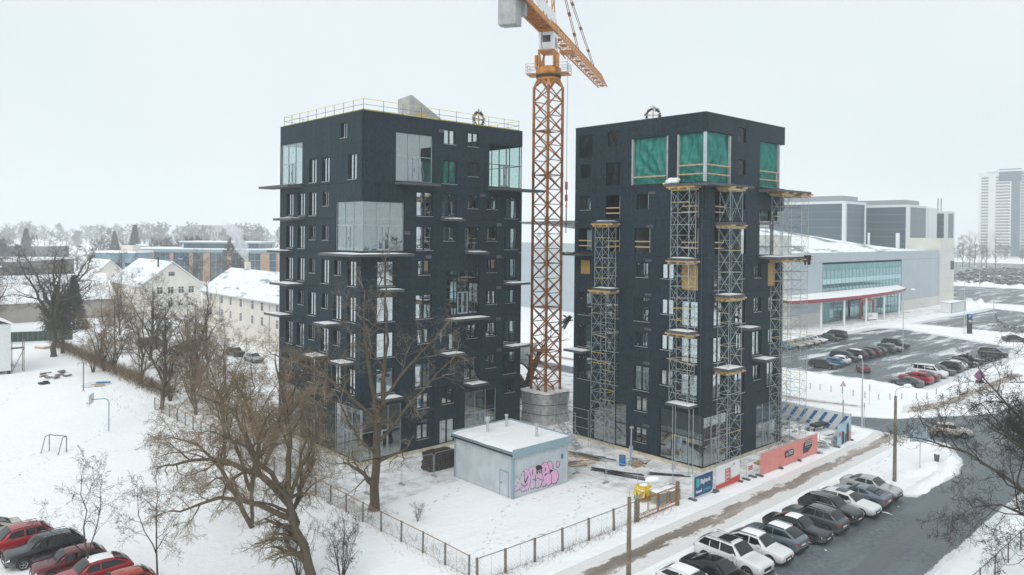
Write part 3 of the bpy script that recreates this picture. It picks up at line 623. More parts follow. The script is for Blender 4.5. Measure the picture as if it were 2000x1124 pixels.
# loose planks on the scaffold
for i, (p, q, lab) in enumerate((((-1.7, 9.7, 9.0), (-1.1, 12.9, 9.05), 'loose plank across the first scaffold tower, lower one'), ((-1.9, 10.0, 11.6), (-1.2, 12.4, 11.7), 'loose plank across the first scaffold tower, upper one'),
        ((-1.6, .0, 10.1), (-.9, 3.4, 10.3), 'long loose plank across the corner scaffold tower'))):
    tag(MB().bar(p, q, .24, .05).build('plank', M['wood']), lab, 'plank', 'planks laid on scaffold')
# ------------------------------------------------------------------ tower crane
CX, CY = 3.05, 23.6
cr = thing('tower_crane', 'orange tower crane standing between the two dark towers', 'crane', (CX, CY, 0))
hw = 1.2; ZB, ZT = 3.0, 39.4; NP = 21; ph = (ZT - ZB) / NP
cm = MB().box(-.115, -.115, ZB, .115, .115, ZT).mesh('mast_chord', M['rust'])
C4 = [(-hw, -hw), (hw, -hw), (hw, hw), (-hw, hw)]
for x, y in C4: ob('mast_chord', cm, cr, (x, y, 0))
dm = MB().bar((-hw, 0, 0), (hw, 0, ph), .11).mesh('mast_brace', M['rust']); dm2 = MB().bar((hw, 0, 0), (-hw, 0, ph), .11).mesh('mast_brace', M['rust']); hm = MB().bar((-hw + .1, 0, 0), (hw - .1, 0, 0), .09).mesh('mast_strut', M['rust'])
for s in range(4):
    a = s * math.pi / 2; px, py = hw * math.sin(a), -hw * math.cos(a)
    for i in range(NP):
        zz = ZB + i * ph; X = s in (1, 3)
        ob('mast_brace', dm if i % 2 else dm2, cr, (px, py, zz), a)
        if X: ob('mast_brace', dm2 if i % 2 else dm, cr, (px * .985, py * .985, zz), a)
        if i % 3 == 0 or not X: ob('mast_strut', hm, cr, (px, py, zz), a)
for zz in [ZB + k * ph for k in range(3, NP, 3)]:
    for d in (-.12, .12): 
        for x, y in C4: B(x - .15, y - .15, zz + d - .05, x + .15, y + .15, zz + d + .05).build('mast_collar', M['rust'], cr)
    B(-hw * .9, -hw * .2, zz - .04, hw * .9, hw * .9, zz).build('rest_platform', M['rust'], cr)
ld = MB()
for x in (.1, .5): ld.tube((x, .5, ZB), (x, .5, ZT), .02, 5)
for k in range(110): ld.tube((.1, .5, ZB + .33 * k), (.5, .5, ZB + .33 * k), .012, 4)
ld.build('ladder', M['oldsteel'], cr)
# turned upper works: local x runs along the jib
JA = math.atan2(40.7 - CY, 32.5 - CX)
up = ob('slewing_platform', MB().lathe([(.0, 40.75), (1.35, 40.75), (1.5, 41.0), (1.5, 41.55), (1.2, 41.75), (.0, 41.75)], 28).mesh('slewing_platform', M['orange']), cr, (0, 0, 0), JA)
ob('slewing_ring', MB().lathe([(1.3, 40.45), (1.48, 40.45), (1.48, 40.76), (1.3, 40.76)], 28).mesh('slewing_ring', M['black']), cr)
ob('ring_support', MB().lathe([(.0, 40.0), (1.05, 40.0), (1.36, 40.2), (1.36, 40.45), (0, 40.45)], 28).mesh('ring_support', M['orange']), cr)
cone = MB()
for x, y in C4:
    cone.bar((x, y, 39.3), (x * .72, y * .72, 40.35), .34, .26)
    for x2, y2 in C4:
        if (x == x2) != (y == y2): cone.bar((x, y, 39.35), ((x + x2) * .45, (y + y2) * .45, 40.3), .2, .2)
cone.build('support_leg', M['orange'], cr)
pl = MB()
for s in (-1, 1): pl.box(-1.1, s * 1.2 if s > 0 else -2.5, 40.85, 1.1, 2.5 if s > 0 else -1.2, 40.95)
pl.build('work_platform', M['orange'], up)
pr_ = MB()
for s in (-1, 1):
    for zz in (41.35, 41.7, 42.05): pr_.path([(-1.1, s * 1.25, zz), (-1.1, s * 2.5, zz), (1.1, s * 2.5, zz), (1.1, s * 1.25, zz)], .02, 4)
    for x in (-1.1, -.4, .4, 1.1): pr_.tube((x, s * 2.5, 40.95), (x, s * 2.5, 42.05), .02, 4)
pr_.build('platform_rail', M['oldsteel'], up)
tp = MB()
for s in (-1, 1):
    tp.add([(-1.2, s * 1.0, 41.7), (.2, s * 1.0, 41.7), (-1.2, s * 1.0, 43.6), (-1.2, s * .8, 41.7), (.2, s * .8, 41.7), (-1.2, s * .8, 43.6)], [(0, 1, 2), (5, 4, 3), (0, 2, 5, 3), (1, 4, 5, 2), (0, 3, 4, 1)])
    tp.add([(1.2, s * 1.0, 41.7), (-.2, s * 1.0, 41.7), (1.2, s * 1.0, 43.6), (1.2, s * .8, 41.7), (-.2, s * .8, 41.7), (1.2, s * .8, 43.6)], [(2, 1, 0), (3, 4, 5), (3, 5, 2, 0), (2, 5, 4, 1), (1, 4, 3, 0)])
    tp.tube((-1.0, s * 1.25, 41.5), (-1.0, s * 1.25, 43.0), .2, 10)
tp.box(-1.25, -1, 43.45, 1.25, 1, 43.62).build('turret', M['orange'], up)
cb = B(-1.05, -.85, 43.65, 1.0, .95, 45.7).build('cab', M['white'], up)
B(-1.075, -.45, 44.5, -1.052, .5, 45.3).build('cab_window', M['darkpane'], cb); B(-.5, -.875, 44.0, .7, -.852, 45.2).build('cab_window', M['darkpane'], cb)
MB().path([(-1.09, .55, 45.9), (-1.1, .6, 45.2), (-1.09, .62, 44.2), (-1.09, .5, 43.6)], .03, 5).build('cable', M['black'], cb)
B(-1.2, -.9, 45.75, 1.2, .9, 46.0).build('cab_roof_frame', M['orange'], up)
# jib: triangular truss
JL, z0, z1, wj = 35.0, 46.0, 47.7, .75
jib = MB()
for s in (-1, 1): jib.box(.6, s * wj - .07, z0 - .07, JL, s * wj + .07, z0 + .07)
jib.bar((.8, 0, z1), (JL - 1.2, 0, z1), .15).bar((JL - 1.2, 0, z1), (JL, 0, z0), .12)
jb = jib.build('jib', M['orange'], up); nj = 23; sj = (JL - .8) / nj
jd = MB()
for s in (-1, 1): jd.bar((0, s * wj, z0), (sj / 2, 0, z1), .055).bar((sj / 2, 0, z1), (sj, s * wj, z0), .055)
jd.bar((0, -wj, z0), (0, wj, z0), .06).bar((0, -wj, z0), (sj, wj, z0), .05); jdm = jd.mesh('jib_bay', M['orange'])
for k in range(nj): ob('jib_bay', jdm, jb, (.8 + k * sj, 0, 0))
for k in range(2, nj, 2): B(.8 + k * sj, -wj * .5, z0 + .08, .8 + (k + .9) * sj, wj * .5, z0 + .12).build('walkway', M['rust'], jb)
cj = MB(); CL = 14.5
for s in (-1, 1): cj.box(-CL, s * .95 - .09, z0 - .25, .6, s * .95 + .09, z0 + .3)
for k in range(15): cj.bar((-CL + k, -.95, z0), (-CL + k, .95, z0), .09).bar((-CL + k, -.95 if k % 2 else .95, z0), (-CL + k + 1, .95 if k % 2 else -.95, z0), .07)
cjo = cj.build('counter_jib', M['orange'], up)
B(-CL, -.8, z0 + .23, 0, .8, z0 + .26).build('walkway', M['rust'], cjo)
for s in (-1, 1):
    rl = MB()
    for zz in (z0 + .75, z0 + 1.25): rl.tube((-CL, s * 1.0, zz), (-.5, s * 1.0, zz), .025, 5)
    for k in range(8): rl.tube((-CL + k * 2, s * 1.0, z0 + .2), (-CL + k * 2, s * 1.0, z0 + 1.25), .025, 5)
    rl.build('handrail', M['orange'], cjo)
    B(-9.5, s * 1.06 - .02, z0 + .5, -1.2, s * 1.06 + .02, z0 + 1.7).build('name_board', M['white'], cjo)
for k, (a, b, h) in enumerate(((-14.3, -13.2, 3.6), (-13.15, -12.2, 3.4), (-12.15, -11.4, 2.2))): B(a, -.25 if k < 2 else -.6, z0 + .1 - h + .6, b, 1.6 if k < 2 else .8, z0 + .6).build('counterweight', M['conc'], up)
th = MB()
for sx in (-.75, .75):
    for s in (-1, 1): th.bar((sx, s * .6, z0), (sx * .25 + .1, s * .12, z0 + 11), .13)
for k in range(5):
    f = k / 5.5; g = (k + 1) / 5.5
    for s in (-1, 1): th.bar((-.75 * (1 - f * .75), s * .6 * (1 - f * .8), z0 + 11 * f), (.75 * (1 - g * .75), s * .6 * (1 - g * .8), z0 + 11 * g), .07)
th.build('tower_head', M['orange'], up)
for s in (-1, 1):
    for xe in (16, 27):
        tr = MB(); a = Vector((.2, s * .12, z0 + 11)); b = Vector((xe, s * .1, z1)); tr.tube(a, b, .05, 6)
        for q in (.25, .45, .65, .85): c = a.lerp(b, q); tr.tube(c - (b - a).normalized() * .3, c + (b - a).normalized() * .3, .11, 6)
        tr.build('tie_rod', M['rust'], up)
    MB().tube((-.1, s * .12, z0 + 11), (-CL + 1, s * .9, z0 + .2), .05, 6).build('tie_rod', M['rust'], up)
TX = 9.8
tl = MB().box(TX - .8, -.95, z0 - .35, TX + .8, .95, z0 - .12)
for s in (-1, 1): tl.bar((TX - .6, s * .8, z0 - .3), (TX, s * .3, z0 - 1.0), .1).bar((TX + .6, s * .8, z0 - .3), (TX, s * .3, z0 - 1.0), .1)
tl.build('trolley', M['orange'], up)
ho = MB()
for s in (-.12, .12): ho.tube((TX + s, 0, z0 - .4), (TX + s, 0, 28.4), .022, 5)
ho.build('hoist_rope', M['steel'], up)
hk = MB().box(TX - .4, -.1, 27.9, TX + .4, .1, 28.05).box(TX - .42, -.08, 28.0, TX - .3, .08, 28.9).box(TX + .3, -.08, 28.0, TX + .42, .08, 28.9).box(TX - .2, -.14, 26.4, TX + .2, .14, 27.2).tube((TX, 0, 27.9), (TX, 0, 26.2), .07, 6)
hk.path([(TX, 0, 26.3), (TX + .22, 0, 26.0), (TX + .2, 0, 25.65), (TX, 0, 25.5), (TX - .2, 0, 25.65), (TX - .18, 0, 25.85)], .07, 6)
hk.build('hook', M['red'], up); MB().tube((TX, 0, 25.5), (TX, 0, 22.2), .06, 5).tube((TX + .1, 0, 25.5), (TX + .2, 0, 23.2), .05, 5).build('chain_sling', M['black'], up)
# wrapped concrete ballast at the foot
def blob_box(hx, hy, z0, z1, seed, amp, n=12):
    r = random.Random(seed); V = []; F = []; rings = 9; m = 44
    for j in range(rings + 1):
        z = z0 + (z1 - z0) * j / rings
        for i in range(m):
            a = 2 * math.pi * i / m; c, s = math.cos(a), math.sin(a); k = (abs(c) ** 5 + abs(s) ** 5) ** (-1 / 5)
            q = 1 + math.sin(i * 1.9 + j * .4) * amp + r.uniform(-amp, amp) - .05 * math.sin(j / rings * 3.1)
            V.append((c * k * hx * q, s * k * hy * q, z + r.uniform(-.05, .05) * (j > 0)))
    for j in range(rings):
        for i in range(m): F.append((j * m + i, j * m + (i + 1) % m, (j + 1) * m + (i + 1) % m, (j + 1) * m + i))
    V.append((0, 0, z1 + .15)); t = len(V) - 1
    for i in range(m): F.append((rings * m + i, rings * m + (i + 1) % m, t))
    return V, F
V, F = blob_box(2.35, 2.35, 0, 3.5, 4, .02)
bw = thing('crane_ballast', 'concrete crane ballast block wrapped in translucent plastic film', 'ballast', (CX, CY, 0))
MB().add(V, F).build('plastic_wrap', M['wrap'], bw, smooth=True); 
V2, F2 = blob_box(2.4, 2.4, 3.52, 3.6, 5, .05); MB().add(V2, F2).build('snow_cap', M['snow_yard'], bw)
for z in (1.1, 2.2): MB().path([(2.42 * math.cos(a) * (abs(math.cos(a)) ** 5 + abs(math.sin(a)) ** 5) ** -.2, 2.42 * math.sin(a) * (abs(math.cos(a)) ** 5 + abs(math.sin(a)) ** 5) ** -.2, z + .1 * math.sin(a * 2)) for a in [k * math.pi / 16 for k in range(33)]], .03, 4).build('strap', M['black'], bw)
# ------------------------------------------------------------------ lettering
def text_mesh(s, size, m, ext=.004, shear=0.0, bold=0.0):
    c = bpy.data.curves.new('lettering', 'FONT'); c.body = s; c.size = size; c.extrude = ext; c.shear = shear; c.offset = bold; c.resolution_u = 3
    o = bpy.data.objects.new('lettering', c); COL.objects.link(o); bpy.context.view_layer.update()
    me = bpy.data.meshes.new_from_object(o.evaluated_get(bpy.context.evaluated_depsgraph_get())); bpy.data.objects.remove(o); bpy.data.curves.remove(c)
    me.materials.clear(); me.materials.append(m); return me
def letter(s, size, m, parent, x, y, z, bold=0.0, rz=0.0, shear=0.0, name='lettering', sx=1.0):
    return ob(name, text_mesh(s, size, m, bold=bold, shear=shear), parent, mat4=Matrix.Translation((x, y, z)) @ Matrix.Rotation(rz, 4, 'Z') @ Matrix.Rotation(R(90), 4, 'X') @ Matrix.Diagonal((sx, 1, 1, 1)))
def flat(poly, y, m, parent, name='print', th=.006):                  # thin printed shape in the x-z plane, facing -y
    mb = MB(); n = len(poly); mb.add([(x, y, z) for x, z in poly] + [(x, y + th, z) for x, z in poly], [tuple(range(n)), tuple(range(2 * n - 1, n - 1, -1))] + [((i + 1) % n, i, n + i, n + (i + 1) % n) for i in range(n)])
    return mb.build(name, m, parent)
# ------------------------------------------------------------------ transformer hut with graffiti
hx0, hx1, hy0, hy1, hz = -18.1, -11.45, 6.35, 14.0, 3.75
hut = thing('utility_hut', 'pale grey metal clad hut with pink graffiti and snow on its flat roof', 'hut', (hx0, hy0, 0)); HX, HY = hx1 - hx0, hy1 - hy0
def corr(n, L, axis, m, h0, h1, off):
    mb = MB(); V = []
    for i in range(n * 4 + 1):
        u = L * i / (n * 4); d = off - (.03 if i % 4 in (1, 2) else 0)
        for z in (h0, h1): V.append((u, d, z) if axis == 'x' else (d, u, z))
    mb.add(V, [(2 * i, 2 * i + 2, 2 * i + 3, 2 * i + 1) if axis == 'x' else (2 * i + 1, 2 * i + 3, 2 * i + 2, 2 * i) for i in range(n * 4)])
    return mb
B(.04, .04, 0, HX - .04, HY - .04, hz).build('core', M['cladding'], hut)
corr(33, HX, 'x', 0, .05, hz, 0).build('wall_sheet', M['cladding'], hut); corr(38, HY, 'y', 0, .05, hz, 0).build('wall_sheet', M['cladding'], hut)
corr(38, HY, 'y', 0, .05, hz, HX + .03).build('wall_sheet', M['cladding'], hut)
rf = B(-.25, -.25, hz, HX + .25, HY + .25, hz + .12).build('roof', M['trim'], hut)
MB().box(-.28, -.30, hz - .25, HX + .28, -.252, hz + .42).build('fascia', M['trim'], hut); MB().box(HX + .252, -.25, hz - .1, HX + .3, HY + .25, hz + .42).build('fascia', M['trim'], hut)
MB().box(-.28, HY + .252, hz - .1, HX + .28, HY + .3, hz + .42).build('fascia', M['trim'], hut)
V = []; r = random.Random(6); n = 10
for j in range(n + 1):
    for i in range(n + 1): V.append((-.24 + (HX + .48) * i / n, -.24 + (HY + .48) * j / n, hz + .13 + (.22 if 0 < i < n and 0 < j < n else .17) + r.uniform(-.02, .02) + (0 if i else -.1)))
MB().add(V, [(j * (n + 1) + i, j * (n + 1) + i + 1, (j + 1) * (n + 1) + i + 1, (j + 1) * (n + 1) + i) for j in range(n) for i in range(n)]).build('roof_snow', M['snow_roof'], hut, smooth=True)
MB().tube((-.3, -.25, hz - .06), (-.3, HY + .25, hz - .06), .075, 8).build('gutter', M['black'], hut)
for y in (-.12, HY): MB().path([(-.3, y, hz - .08), (-.08, y, hz - .35), (-.08, y, .1)], .05, 8).build('downpipe', M['trim'], hut)
B(-.06, -.06, 0, .14, .14, hz - .3).build('corner_trim', M['trim'], hut)
for x, y, big in ((2.1, 5.7, 1), (4.7, 6.0, 0), (4.4, 1.7, 0)):
    v = MB().tube((x, y, hz), (x, y, hz + 1.35), .12, 10); v.tube((x, y, hz + 1.35), (x, y, hz + (1.75 if big else 1.5)), .26 if big else .18, 10); v.build('vent_pipe', M['sill'], hut)
dd = B(-.045, .55, .05, -.004, 1.5, 2.05).build('door', M['cladding'], hut)
for a, b, c, d in ((.45, .55, .05, 2.15), (1.5, 1.6, .05, 2.15), (.55, 1.5, 2.05, 2.15)): B(-.07, a, c, -.003, b, d).build('frame', M['trim'], dd)
B(-.075, 1.32, 1.0, -.046, 1.4, 1.15).build('handle', M['black'], dd)
B(5.75, -.04, 2.25, 6.02, -.008, 2.65).build('number_plate', M['blue'], hut)
GP = mat('graffiti_pink', (.70, .38, .60), .6, var=.08, scale=2); GB = mat('graffiti_black', (.012, .012, .016), .6, var=0)
def blob(cx, cz, rx, rz_, rot=0, n=22, k=0):
    return [(cx + rx * math.cos(a) * math.cos(rot) - rz_ * math.sin(a) * math.sin(rot), cz + rx * math.cos(a) * math.sin(rot) + rz_ * math.sin(a) * math.cos(rot)) for a in [2 * math.pi * i / n for i in range(n)]]
def offs(p, d):
    n = len(p); ar = sum(p[i][0] * p[(i + 1) % n][1] - p[(i + 1) % n][0] * p[i][1] for i in range(n)); sg = -1 if ar > 0 else 1; out = []
    for i in range(n):
        ax, ay = p[i][0] - p[i - 1][0], p[i][1] - p[i - 1][1]; bx, by = p[(i + 1) % n][0] - p[i][0], p[(i + 1) % n][1] - p[i][1]
        la, lb_ = math.hypot(ax, ay), math.hypot(bx, by); nx, ny = -(ay / la + by / lb_), ax / la + bx / lb_; q = max(.6, math.hypot(nx, ny)); out.append((p[i][0] + sg * nx / q * d, p[i][1] + sg * ny / q * d))
    return out
def gmap(p): return [(6.5 * (x - 30) / 1375, (1090 - 450 * (x - 30) / 1375 - y) / (344 - 37 * (x - 30) / 1375)) for x, y in p]
def pts(t): q = [float(v) for v in t.replace(',', ' ').split()]; return list(zip(q[::2], q[1::2]))
GL = [pts(t) for t in (
    '50,855 150,650 275,330 300,290 330,262 375,255 410,275 450,340 470,420 470,560 450,680 420,780 380,845 340,850 325,780 320,735 230,775 150,815 75,862',
    '200,820 240,790 290,740 330,760 335,830 300,870 250,870',
    '420,280 440,220 490,180 540,170 580,200 605,260 605,380 580,500 540,545 580,600 590,680 560,760 510,800 460,800 440,760 460,640 475,480 455,370',
    '600,400 700,360 740,400 800,580 740,640 700,740 640,780 580,770 590,640 590,450',
    '740,160 770,100 830,70 880,90 910,150 940,280 940,360 910,390 960,390 1000,450 1000,560 980,660 930,720 880,700 860,660 840,720 790,745 750,720 760,620 800,570 760,420 745,300',
    '890,100 930,50 980,70 1010,130 1030,180 1020,260 1080,280 1130,310 1165,380 1180,480 1150,590 1100,660 1040,675 1000,640 1000,450 950,370 940,270 910,150',
    '1120,110 1150,65 1190,70 1205,120 1190,190 1150,215 1120,190')]
yy = -.012
for pl_ in GL: flat(gmap([(x + 8, y + 22) for x, y in offs(pl_, 12)]), yy, GB, hut, 'graffiti_outline', .0006); yy -= .0012
for pl_ in GL:
    flat(gmap(offs(pl_, 11)), yy, GB, hut, 'graffiti_outline', .0006); yy -= .0012
    flat(gmap(pl_), yy, GP, hut, 'graffiti_letter', .0006); yy -= .0012
for t in ('296,300 306,300 312,450 328,600 380,470 385,420 400,430 395,500 335,660 310,600 300,450', '225,640 240,640 260,690 300,715 340,710 385,640 395,650 345,725 290,730 245,700', '505,280 522,285 517,430 500,420', '825,230 844,235 840,330 822,320', '810,430 850,385 895,378 862,412 830,465',
          '585,200 610,160 660,140 710,160 750,210 765,255 610,310 600,260', '605,340 755,290 760,340 615,385', '480,570 540,540 590,590 575,590 540,556', '600,500 640,515 780,570 770,580 640,530', '960,280 975,280 955,350 1040,295 1045,305 960,380'):
    flat(gmap(pts(t)), yy, GB, hut, 'graffiti_line', .0006); yy -= .0012
flat(gmap(pts('600,530 650,600 730,590 700,690 640,715 605,680')), yy, M['cladding'], hut, 'graffiti_line', .0006); yy -= .0012
for t in ('640,345 665,335 667,360 642,368', '700,325 728,315 730,340 702,350'): flat(gmap(pts(t)), yy, M['banner'], hut, 'graffiti_line', .0006)
flat(gmap(pts('60,505 130,380 140,385 100,475 190,445 190,460 105,490')), -.012, GB, hut, 'graffiti_line', .002)
# ------------------------------------------------------------------ fences
def wire_panel(L, H, step, rad, m):
    mb = MB(); n = int(L / step)
    for i in range(-int(H / step), n + 1):
        for s in (1, -1):
            x0, x1 = i * step, i * step + H; za, zb = 0, H
            if x0 < 0: za = -x0; x0 = 0
            if x1 > L: zb = H - (x1 - L); x1 = L
            if x1 <= x0: continue
            if s < 0: x0, x1 = L - x0, L - x1
            mb.tube((x0, .004 * s, za), (x1, .004 * s, zb), rad, 3, cap=False)
    return mb.mesh('wire_mesh', m)
def fence(label, pts, h, post_m, post_w, rail_m, wires=True, step=.3, group=None):
    f = thing('fence', label, 'fence', (*pts[0], 0), 0, group)
    pm = MB().box(-post_w / 2, -post_w / 2, 0, post_w / 2, post_w / 2, h).mesh('post', post_m); ox, oy = pts[0]; cache = {}; r = random.Random(len(pts))
    for i, (x, y) in enumerate(pts):
        o = ob('post', pm, f, (x - ox, y - oy, 0)); o.rotation_euler = (r.uniform(-.03, .03), r.uniform(-.03, .03), 0)
    for (x0, y0), (x1, y1) in zip(pts, pts[1:]):
        L = math.hypot(x1 - x0, y1 - y0); a = math.atan2(y1 - y0, x1 - x0); k = round(L, 2)
        if k not in cache: cache[k] = (wire_panel(L, h - .15, step, .0045, M['steel']) if wires else None, MB().tube((0, 0, h - .05), (L, 0, h - .05), .028, 6).mesh('rail', rail_m), MB().tube((0, 0, .12), (L, 0, .12), .012, 4).mesh('bottom_wire', rail_m), MB().tube((L / 2, 0, .1), (L / 2, 0, h - .05), .009, 4).mesh('tie_wire', rail_m))
        for q, nm in zip(cache[k], ('wire_mesh', 'rail', 'bottom_wire', 'tie_wire')):
            if q: ob(nm, q, f, (x0 - ox, y0 - oy, .06 if nm == 'wire_mesh' else 0), a)
    return f
fence('rusty top railed wire fence running back past the large bare tree', [(-29.95 + .05 * math.sin(i), -2.4 + 2.53 * i) for i in range(25)], 1.5, M['oldsteel'], .1, M['rust'])
fence('low wire fence with brown posts along the footpath', [(-30.0, -3.3), (-27.7, -3.4), (-25.1, -3.45), (-22.45, -3.5), (-19.7, -3.5), (-16.9, -3.5), (-14.4, -3.5)], 1.62, M['post'], .13, M['oldsteel'])
fence('wire fence along the far edge of the street beneath the bare tree', [(-40 + 3 * i, -24.8) for i in range(24)], 1.4, M['oldsteel'], .08, M['oldsteel'], step=.5)
gt = thing('steel_gate', 'old rusty double leaf steel gate between concrete posts', 'gate', (-14.2, -3.55, 0))
for x in (0, 5.25): MB().box(x - .12, -.12, 0, x + .12, .12, 1.95 if x else 1.75).build('post', M['post'], gt)
for x0, x1 in ((.16, 2.6), (2.68, 5.1)):
    lf = MB().bar((x0, 0, .15), (x0, 0, 1.6), .06).bar((x1, 0, .15), (x1, 0, 1.6), .06).bar((x0, 0, .15), (x1, 0, .15), .06).bar((x0, 0, 1.6), (x1, 0, 1.6), .06).bar((x0, 0, .4), (x1, 0, .4), .04).build('gate_leaf', M['rust'], gt)
    for k in range(2):
        a = x0 + .1 + (x1 - x0 - .1) * k / 2; b = a + (x1 - x0) / 2 - .18; q = MB()
        for p1, p2 in (((a, .5), (b, .5)), ((b, .5), (b, 1.5)), ((b, 1.5), (a, 1.5)), ((a, 1.5), (a, .5))): q.bar((p1[0], 0, p1[1]), (p2[0], 0, p2[1]), .035)
        q.bar(((a + b) / 2, 0, 1.5), ((a + b) / 2, 0, 1.6), .03).bar(((a + b) / 2, 0, .4), ((a + b) / 2, 0, .5), .03).build('panel_frame', M['rust'], lf)
B(2.5, -.1, .75, 2.78, -.04, 1.05).build('padlock', M['blue'], gt)
_hp = {}
def mesh_panel(label, x, y, a, L=3.4, H=2.0, group='temporary mesh fence panels'):
    t = thing('mesh_fence_panel', label, 'fence panel', (x, y, .12), a, group)
    if 'f' not in _hp:
        _hp['f'] = MB().path([(0, 0, 0), (0, 0, H - .2), (.2, 0, H), (L - .2, 0, H), (L, 0, H - .2), (L, 0, 0)], .021, 6).tube((0, 0, .12), (L, 0, .12), .018, 5).mesh('frame', M['steel'])
        mb = MB()
        for k in range(1, 17): mb.tube((L * k / 17, 0, .12), (L * k / 17, 0, H), .003, 3, cap=False)
        for k in range(1, 8): mb.tube((0, 0, .12 + (H - .12) * k / 8), (L, 0, .12 + (H - .12) * k / 8), .003, 3, cap=False)
        _hp['w'] = mb.mesh('wire_mesh', M['steel']); _hp['b'] = B(-.12, -.35, -.12, .12, .35, .02).mesh('foot', M['conc'])
    ob('frame', _hp['f'], t); ob('wire_mesh', _hp['w'], t); ob('foot', _hp['b'], t)
    return t
names = ['first', 'second', 'third', 'fourth', 'fifth', 'sixth', 'seventh', 'eighth']
for k in range(4): mesh_panel(names[k] + ' mesh fence panel from the rusty fence, in front of the left tower', -30 + 3.5 * k, 15.3, 0)
for k in range(4): mesh_panel(names[k] + ' mesh fence panel from the gate, running back beside the hut', -9.1 - .05 * k, .4 + 3.5 * k, R(90))
for k in range(2): mesh_panel(names[k] + ' mesh fence panel behind the brick pallets', -8.6 + 3.5 * k, -.3 - .1 * k, R(-2))
# banner fence along the path
def banner(label, x0, x1, y, z0, z1, m, cat='banner', name='banner', skew=0.0):
    t = thing(name, label, cat, (x0, y, 0), math.atan2(skew, x1 - x0)); L = x1 - x0; n = 9; V = []; r = random.Random(int(x0 * 7))
    for j in range(5):
        for i in range(n + 1): V.append((L * i / n, .03 * math.sin(i * 1.3 + r.uniform(-.3, .3)) * (0 < i < n), z0 + (z1 - z0) * j / 4))
    MB().add(V, [(j * (n + 1) + i, j * (n + 1) + i + 1, (j + 1) * (n + 1) + i + 1, (j + 1) * (n + 1) + i) for j in range(4) for i in range(n)]).build('sheet', m, t, smooth=True)
    MB().path([(0, .06, 0), (0, .06, z1 + .04), (L, .06, z1 + .04), (L, .06, 0)], .021, 6).tube((0, .06, .15), (L, .06, .15), .018, 6).build('frame', M['steel'], t)
    for x in (0, L): B(x - .14, -.3, 0, x + .14, .42, .13).build('foot', M['conc_d'], t)
    return t
b = banner('white framed navy bank banner on the fence beside the gate', -6.95, -4.0, -3.72, .12, 2.0, M['banner'])
nv = [(.12, .22), (2.45, .22), (2.72, .34), (2.83, .62), (2.83, 1.9), (.12, 1.9)]
flat(nv, -.05, M['navy'], b, 'printed_field'); flat([(.35, .98), (.7, 1.0), (.86, 1.12), (.86, 1.26), (.78, 1.34), (.84, 1.44), (.8, 1.62), (.62, 1.72), (.35, 1.72)], -.058, M['teal'], b, 'logo')
letter('Bigbank', .52, M['banner'], b, .95, -.06, 1.2, .012, sx=.92); letter('finansē', .34, M['banner'], b, .3, -.06, .5, .01, sx=.9); letter('projektu', .34, M['teal'], b, 1.42, -.06, .5, .006, sx=.9)
b = banner('white and red building banner right of the navy one', -3.6, .3, -3.72, .12, 2.1, M['banner'])
flat([(.02, .14), (3.88, .14), (3.88, .72), (1.4, .50), (.02, .46)], -.05, M['redprint'], b, 'printed_field')
for k, (a, c, d, e) in enumerate(((1.45, .52, 1.53, 1.62), (1.45, 1.54, 2.3, 1.62), (2.22, .56, 2.3, 1.53), (1.62, 1.22, 1.82, 1.44), (1.94, 1.22, 2.14, 1.44), (1.62, .9, 1.82, 1.12), (1.94, .9, 2.14, 1.12), (1.62, .6, 1.82, .8), (1.94, .6, 2.14, .8))): flat([(a, c), (d, c), (d, e), (a, e)], -.052 - k * .0012, M['redprint'], b, 'logo', .001)
flat(blob(2.85, 1.82, .1, .1), -.052, M['redprint'], b, 'logo', .001)
b = banner('small white notice sheet with red lines on the mesh fence', 1.2, 2.35, -3.9, .55, 1.45, M['banner'])
for zz in (.8, .95, 1.1): flat([(.2, zz), (.95, zz), (.95, zz + .09), (.2, zz + .09)], -.045, M['redprint'], b, 'lettering')
PK = []
for k, (x0, x1) in enumerate(((3.1, 6.65), (6.7, 10.3), (10.35, 14.3))):
    PK.append(banner(['plain salmon banner, left of the three', 'salmon banner with a small dark round logo plate, middle of the three', 'salmon banner with a cut corner charcoal emblem, right of the three'][k], x0, x1, -4.15, .1, 2.05, M['pink'], skew=-.06))
flat([(.95, .82), (2.55, .82), (2.55, 1.42), (.95, 1.42)], -.05, M['charcoal'], PK[1], 'logo'); flat(blob(1.3, 1.08, .17, .17), -.056, M['pink'], PK[1], 'logo', .003)
for zz in (1.0, 1.15, 1.27): flat([(1.6, zz), (2.4, zz), (2.4, zz + .05), (1.6, zz + .05)], -.056, M['banner'], PK[1], 'lettering', .003)
flat([(1.0, .55), (1.85, .55), (2.75, 1.0), (2.75, 1.75), (1.35, 1.75), (1.0, 1.4)], -.05, M['charcoal'], PK[2], 'logo'); 
for k, (a, c, d, e) in enumerate(((1.3, 1.25, 1.34, 1.68), (2.62, 1.25, 2.66, 1.68), (1.34, 1.25, 2.62, 1.29), (1.34, 1.64, 2.62, 1.68), (1.45, 1.36, 1.75, 1.56), (1.83, 1.36, 2.15, 1.56), (2.23, 1.36, 2.52, 1.56), (1.35, 1.04, 2.25, 1.08))): flat([(a, c), (d, c), (d, e), (a, e)], -.056, M['conc'] if k > 3 else M['banner'], PK[2], 'lettering', .003)
mesh_panel('mesh fence panel beside the last salmon banner, yellow skip behind', 14.5, -4.35, R(-2))
b = banner('picture banner showing towers against a pale blue sky, near the corner', 18.0, 21.9, -4.6, .1, 2.3, mat('sky_print', (.38, .55, .66), .6, var=.15, scale=.8), 'banner', 'banner', .3)
